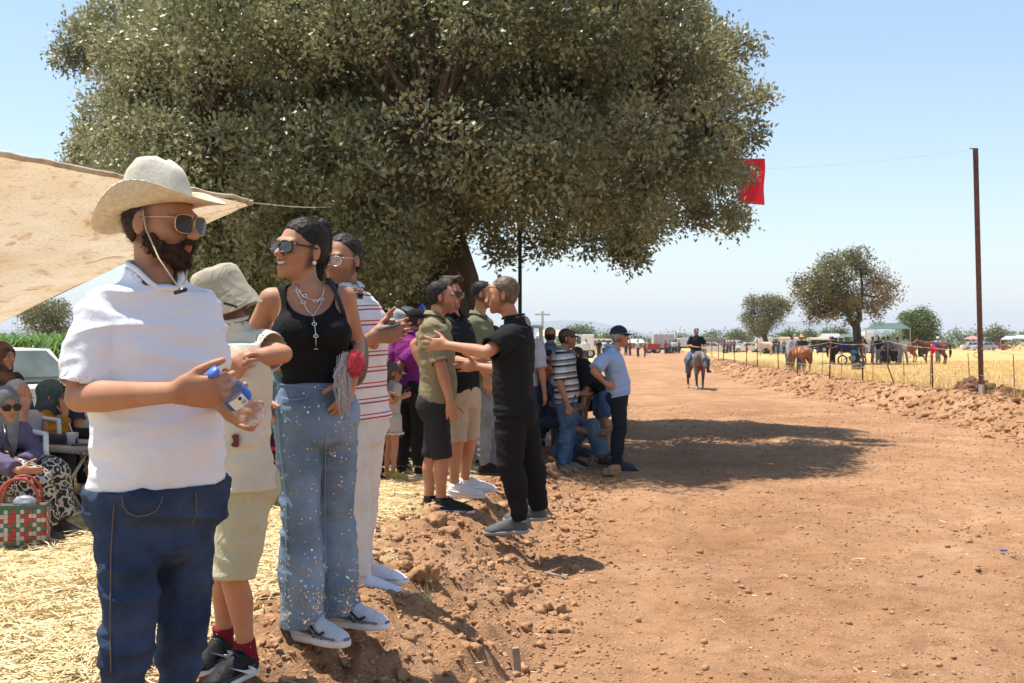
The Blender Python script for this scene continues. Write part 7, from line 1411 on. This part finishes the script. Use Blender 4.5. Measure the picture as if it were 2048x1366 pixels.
def lavender():
    D = 6.9; Q = lambda x, y, d=0.: P(x, y, D+d); s = seated('woman in grey headscarf and lavender cardigan sitting with folded arms', -12, D, 58, 1.6, .44, fem=1, bulk=1.12, hyaw=48, hpitch=-3, sk='tan', ch=WHP, chl='white plastic chair under the woman in lavender'); J = s.J
    J['pel'] = Q(-14, 925, .1); J['nk'] = Q(0, 838, .05); J['hd'] = Q(12, 812, .02); s.frame(); J['shR'] = Q(-30, 860, -.05); J['shL'] = Q(44, 862, .17); J['hpR'] = Q(-14, 940, -.05); J['hpL'] = Q(20, 935, .15); J['knR'] = Q(70, 968, -.22); J['knL'] = Q(104, 948, .05); J['anR'] = Q(84, 1062, -.2); J['anL'] = Q(118, 1048, .0)
    s.foot = {'R': A(.9, -.4, 0), 'L': A(.9, -.4, 0)}; s.arm('L', Q(74, 912, .12), Q(40, 928, -.16), dir=A(-.9, -.3, .0), thumb=A(0, -.3, 1), curl=.3); s.arm('R', Q(-20, 920, -.2), Q(40, 942, -.3), dir=A(.95, .1, -.1), thumb=A(0, -.3, 1), curl=.3); s.skin(hairc=(.1, .07, .05))
    scarf(s, cloth('grey_scarf', (.22, .22, .225), col2=(.1, .1, .11), vs=6)); s.top(cloth('lavender_knit', (.125, .10, .165)), .018, -.03, 1.85, 'none', .006, cap=False, sr=.006); s.legsw(mat('swirl_cotton', (.04, .035, .03), .9, .3, 120), 1.9, .06, .075, .05, .008, hipx=.02)
    m = MC['swirl_cotton']; t = m.node_tree; w_ = t.nodes.new('ShaderNodeTexVoronoi'); w_.feature = 'SMOOTH_F1'; w_.inputs['Scale'].default_value = 26; tc = [n for n in t.nodes if n.type == 'TEX_COORD'][0]; t.links.new(tc.outputs['Object'], w_.inputs['Vector']); sn = t.nodes.new('ShaderNodeMath'); sn.operation = 'SINE'; mu = t.nodes.new('ShaderNodeMath'); mu.operation = 'MULTIPLY'; mu.inputs[1].default_value = 17; t.links.new(w_.outputs['Distance'], mu.inputs[0]); t.links.new(mu.outputs[0], sn.inputs[0]); gt = t.nodes.new('ShaderNodeMath'); gt.operation = 'GREATER_THAN'; gt.inputs[1].default_value = .35; t.links.new(sn.outputs[0], gt.inputs[0]); mx = t.nodes.new('ShaderNodeMix'); mx.data_type = 'RGBA'; mx.inputs[6].default_value = (.025, .022, .02, 1); mx.inputs[7].default_value = (.42, .37, .3, 1); t.links.new(gt.outputs[0], mx.inputs[0]); t.links.new(mx.outputs[2], t.nodes['Principled BSDF'].inputs['Base Color'])
    s.glasses(BLACKP, LENS, .028, .02, .003); s.shoes(mat('brown_slipper', (.09, .06, .045), .8), BLACK_RUB, .27, .05, nm='slipper')
    mb = MB(); mb.tube([Q(8, 850, -.15), Q(12, 880, -.2), Q(26, 915, -.22)], .014, 6); mb.build('strap', BLACKP, s.t, True)
lavender()
def greyman():
    D = 8.0; Q = lambda x, y, d=0.: P(x, y, D+d); s = seated('grey haired man in grey tee with his hand over his mouth', 28, D, 66, 1.72, .46, bulk=1.1, sk='red', hyaw=70, hpitch=-8, ch=WHP, chl='white plastic chair under the grey haired man'); J = s.J; J['pel'] = Q(22, 935, .05); J['nk'] = Q(28, 822); J['hd'] = Q(38, 793); s.frame(); J['shR'] = Q(12, 842, -.13); J['shL'] = Q(52, 842, .15); s.arm('R', Q(40, 858, -.32), Q(46, 826, -.18), dir=A(.15, .2, 1), thumb=A(-1, 0, .1), curl=.5); s.skin(stubble=.4, hairc=(.3, .27, .25)); s.hair('grey'); s.top(cloth('grey_print_tee', (.36, .36, .37)), .02, -.02, .8, 'crew'); s.legsw(cloth('dark_trousers', (.04, .04, .05))); s.shoes(BLK, BLACK_RUB)
greyman()
def mustard():
    D = 8.7; Q = lambda x, y, d=0.: P(x, y, D+d); s = seated('woman in mustard cardigan and patterned dark headscarf leaning on the table', 92, D, 95, 1.62, .46, fem=1, bulk=1.1, hyaw=110, hpitch=-10, ch=BLP, chl='blue plastic armchair under the woman in mustard'); J = s.J; J['pel'] = Q(84, 915); J['nk'] = Q(98, 820); J['hd'] = Q(104, 792); s.frame(); J['shR'] = Q(84, 838, -.15); J['shL'] = Q(110, 838, .15); s.arm('R', Q(118, 868, -.22), Q(132, 826, -.1), dir=A(-.3, .2, 1), thumb=A(-1, 0, 0), curl=.5); s.skin(); scarf(s, cloth('dark_teal_scarf', (.025, .05, .055), col2=(.1, .1, .09), vs=26, var=.5)); s.top(cloth('mustard_knit', (.36, .15, .018)), .022, -.04, 1.75, 'none', .007, cap=False, sr=.008); s.legsw(cloth('black_jersey', (.013, .012, .0125)), 1.9, .03, .03); s.shoes(BLK, BLACK_RUB)
mustard()
def tableman():
    D = 9.0; Q = lambda x, y, d=0.: P(x, y, D+d); s = seated('man in navy tee and dark shorts with his arms on the low table', 172, D, 250, 1.74, .46, sk='red', ch=WHP, chl='white plastic chair under the man in navy'); J = s.J; J['nk'] = Q(176, 812); J['hd'] = Q(176, 780); J['pel'] = Q(178, 915); s.frame(); s.arm('L', Q(160, 862, -.3), Q(186, 882, -.4), curl=.4); s.arm('R', Q(196, 862, -.2), Q(176, 884, -.4), curl=.4)
    for k, x in (('R', 172), ('L', 190)): J['kn'+k] = Q(x, 915, -.42); J['an'+k] = Q(x-4, 992, -.4)
    s.skin(); s.hair('black'); s.top(cloth('navy_tee', (.03, .045, .08)), .02, -.02, .8, 'crew'); s.legsw(cloth('brown_shorts', (.06, .05, .045)), .95, .03, .04, nm='shorts'); s.shoes(BLK, BLACK_RUB)
tableman()
s = seated('person in brown and orange striped headscarf at the far left', 2, 8.9, 70, 1.6, .5, fem=1); s.skin(); scarf(s, cloth('striped_scarf', (.2, .09, .05), col2=(.05, .03, .03), vs=18)); s.top(cloth('dark_cardigan', (.05, .04, .04)), .02, 0, 1.8, 'none', cap=False); s.legsw(BLK); s.shoes(BLK, BLACK_RUB)
def maroon():
    D = 8.3; s = seated('person in teal top and maroon trousers seated between the boy and the woman', 548, D, 75, 1.66, .46, ch=RDP, chl='red plastic chair seen between the boy and the woman'); s.skin(); s.hair('black'); s.top(cloth('teal_top', (.12, .2, .2)), .02, 0, .9); s.legsw(cloth('maroon_cotton', (.09, .012, .028)), 1.4, .03, .04); s.shoes(BLK, BLACK_RUB)
    D = 9.2; s = std('person in white and green top standing far behind the boy', 535, 930, D, 1.5, 60, .012); s.skin(); s.hair('black'); s.top(cloth('white_green_top', (.6, .62, .58), col2=(.1, .3, .08), vs=3), .02); s.legsw(cloth('dark_trousers', (.04, .04, .05))); s.shoes(BLK, BLACK_RUB)
maroon()
def table():
    D = 7.9; b = gp(145, 1010, D); t = thing('folding_table', 'low folding table with worn grey top and crossed metal legs', 'table', b); TM = mat('worn_table_top', (.30, .26, .22), .8, .4, 30, .3, 5, col2=(.12, .1, .09)); MT = mat('table_leg_metal', (.4, .38, .35), .45, metal=.6); z = P(0, 893, D)[2]
    V = [A(P(70, 0, D)[0], D-.12, z), A(P(212, 0, D)[0], D-.35, z), A(P(235, 0, D)[0], D+.35, z), A(P(110, 0, D)[0], D+.45, z)]; MB().plate(V, U3, .028).build('table_top', TM, t); e = MB(); 
    e.tube([v-A(0, 0, .012) for v in V], .016, 6, closed=True); e.build('edge_trim', mat('trim_flaked', (.45, .42, .38), .7, .5, 50, .5, 25, col2=(.06, .05, .05)), t, True)
    for dy in (-.2, .3):
        for x0, x1 in ((118, 188), (196, 128)): MB().tube([A(P(x0, 0, D)[0], D+dy, z-.02), A(P(x1, 0, D)[0], D+dy, b[2])], .013, 7).build('leg', MT, t, True)
    c = A(P(140, 0, D)[0], D+.02, z+.014); t = thing('paper_cup', 'white paper cup on the low table', 'cup', c); MB().lathe([(.001, .002), (.026, .0), (.036, .085), (.038, .088), (.034, .085), (.025, .006)], c, None, 16).build('cup_wall', mat('paper_white', (.75, .74, .72), .7), t, True)
    c = A(P(128, 0, D)[0], D+.18, z+.014); t = thing('paper_cup', 'second paper cup with a straw behind the first', 'cup', c); o = MB().lathe([(.001, .002), (.026, .0), (.034, .075), (.03, .072), (.025, .006)], c, None, 14).build('cup_wall', mat('paper_cream', (.5, .42, .34), .7), t, True); MB().tube([c+A(.01, 0, .01), c+A(-.04, 0, .15)], .004, 5).build('drinking_straw', WP, t)
    c = A(P(172, 0, D)[0], D-.05, z+.016); tag(MB().box(c, (.16, .09, .02), np.array([unit(A(1, .3, 0)), unit(A(-.3, 1, 0)), U3]), .006).build('phone', BLACKP), 'black phone lying on the low table right of the cups', 'phone')
table()
def basket():
    D = 6.45; b = gp(42, 1086, D); t = thing('woven_bag', 'woven plastic strip shopping bag in red, green and white', 'bag', b); W, Hh, Dp = .30, .27, .16; yaw = rad(14); X = A(cos(yaw), sin(yaw), 0); Y = A(-sin(yaw), cos(yaw), 0); cols = {'red_strip': mat('strip_red', (.36, .05, .03), .45), 'green_strip': mat('strip_green', (.06, .14, .085), .45), 'white_strip': mat('strip_white', (.42, .42, .38), .35)}; mbs = {k: MB() for k in cols}
    MB().box(b+A(0, 0, Hh*.5), (W*.97, Dp*.97, Hh*.96), np.array([X, Y, U3]), .01).build('inner_lining', mat('bag_inside', (.12, .08, .07), .8), t)
    def face(o, ux, n, L, cols_n):
        q = L/cols_n; rows = 10; hz_ = Hh/rows
        for i in range(cols_n):
            for j in range(rows):
                c = o+ux*(q*(i+.5)-L/2)+U3*(hz_*(j+.5)); over = (i+j) % 2; k = ('red_strip' if (i//2) % 2 == 0 else 'white_strip') if over else ('green_strip' if (j//2) % 2 == 0 else ('red_strip' if i % 3 else 'white_strip'))
                if j == 0 or j == rows-1: k = 'green_strip'
                mbs[k].box(c+n*(.003 if over else .0015), (q*.97, .004, hz_*.97), np.array([ux, n, U3]), .0015)
    face(b-Y*Dp/2, X, -Y, W, 13); face(b+X*W/2, Y, X, Dp, 7); face(b-X*W/2, Y, -X, Dp, 7); face(b+Y*Dp/2, X, Y, W, 13)
    for k, mb in mbs.items(): tag(mb.build(k, cols[k], t), kind='stuff')
    for s in (-1, 1): MB().tube([b+Y*s*Dp*.45+X*(-.11)+U3*(Hh*.9)]+[b+Y*s*Dp*.45+X*.11*cos(a)*1.0+U3*(Hh+.03+.13*sin(a)) for a in np.linspace(pi, 0, 12)]+[b+Y*s*Dp*.45+X*.11+U3*(Hh*.9)], .009, 7).build('handle', cols['red_strip'], t, True)
    f = SDF(.008); f.ell(b+U3*(Hh+.005)+X*.02, (.07, .05, .04), None, .01); V, Q = f.mesh(); N = vnorm(V, Q); V = folds(V, N, .008, (30, 30, 30)); tag(mk('crumpled_wrap', V, Q, mat('silver_wrap', (.4, .4, .42), .3, metal=.5)), 'crumpled silvery wrapping poking out of the woven bag', 'wrapping')
basket()
bottle(gp(282, 1290, 4.35)+A(-.02, .0, .09), gp(284, 1310, 4.35)+A(.03, 0, .03), 'discarded clear bottle with blue print on the straw behind the dark jeans', PET, .033, True, (.1, .4, .7))
MB().box(gp(2007, 1100, 7.85)+A(0, 0, .012), (.05, .02, .012)).build('blue_scrap', mat('blue_plastic_scrap', (.05, .2, .5), .5)); tag(bpy.data.objects['blue_scrap'], 'tiny scrap of blue plastic on the bare track at right', 'litter')
def stakes():
    b = gp(1034, 1350, 4.9); tag(MB().box(b+A(0, 0, .05), (.035, .02, .14), np.array([unit(A(1, 0, .1)), A(0, 1, 0), unit(A(-.1, .1, 1))]), .004).build('wood_stub', mat('grey_wood', (.32, .26, .19), .9, .5, 30, .3)), 'short grey wooden stub sticking out of the earth near the lower middle', 'wood stub')
    a, c = gp(1085, 1128, 6.9), gp(1135, 1150, 6.7); tag(MB().tube([a+A(0, 0, .03), lerp(a, c, .5)+A(0, 0, .025), c+A(0, 0, .015)], .007, 6).build('stick', mat('grey_wood', (.32, .26, .19), .9)), 'thin grey stick lying on the bank near the long shadow tip', 'stick')
    r = np.random.RandomState(6); n = 40; o = gp(850, 1335, 5.0); d = r.randn(n, 3)*A(.5, .5, .25)+A(0, 0, .75); d /= np.linalg.norm(d, axis=1, keepdims=True); l = .06+.09*r.rand(n); s = np.cross(d, r.randn(n, 3)); s /= np.linalg.norm(s, axis=1, keepdims=True); p = o+r.randn(n, 3)*A(.03, .03, .0); V = np.stack([p-s*.003, p+s*.003, p+d*l[:, None]+A(0, 0, -.01)], 1).reshape(-1, 3); tag(mk('dry_weed', V, np.arange(n*3).reshape(-1, 3), STRAW, None, False), 'dry weed tuft in the shadow on the lower bank', 'weed')
stakes()
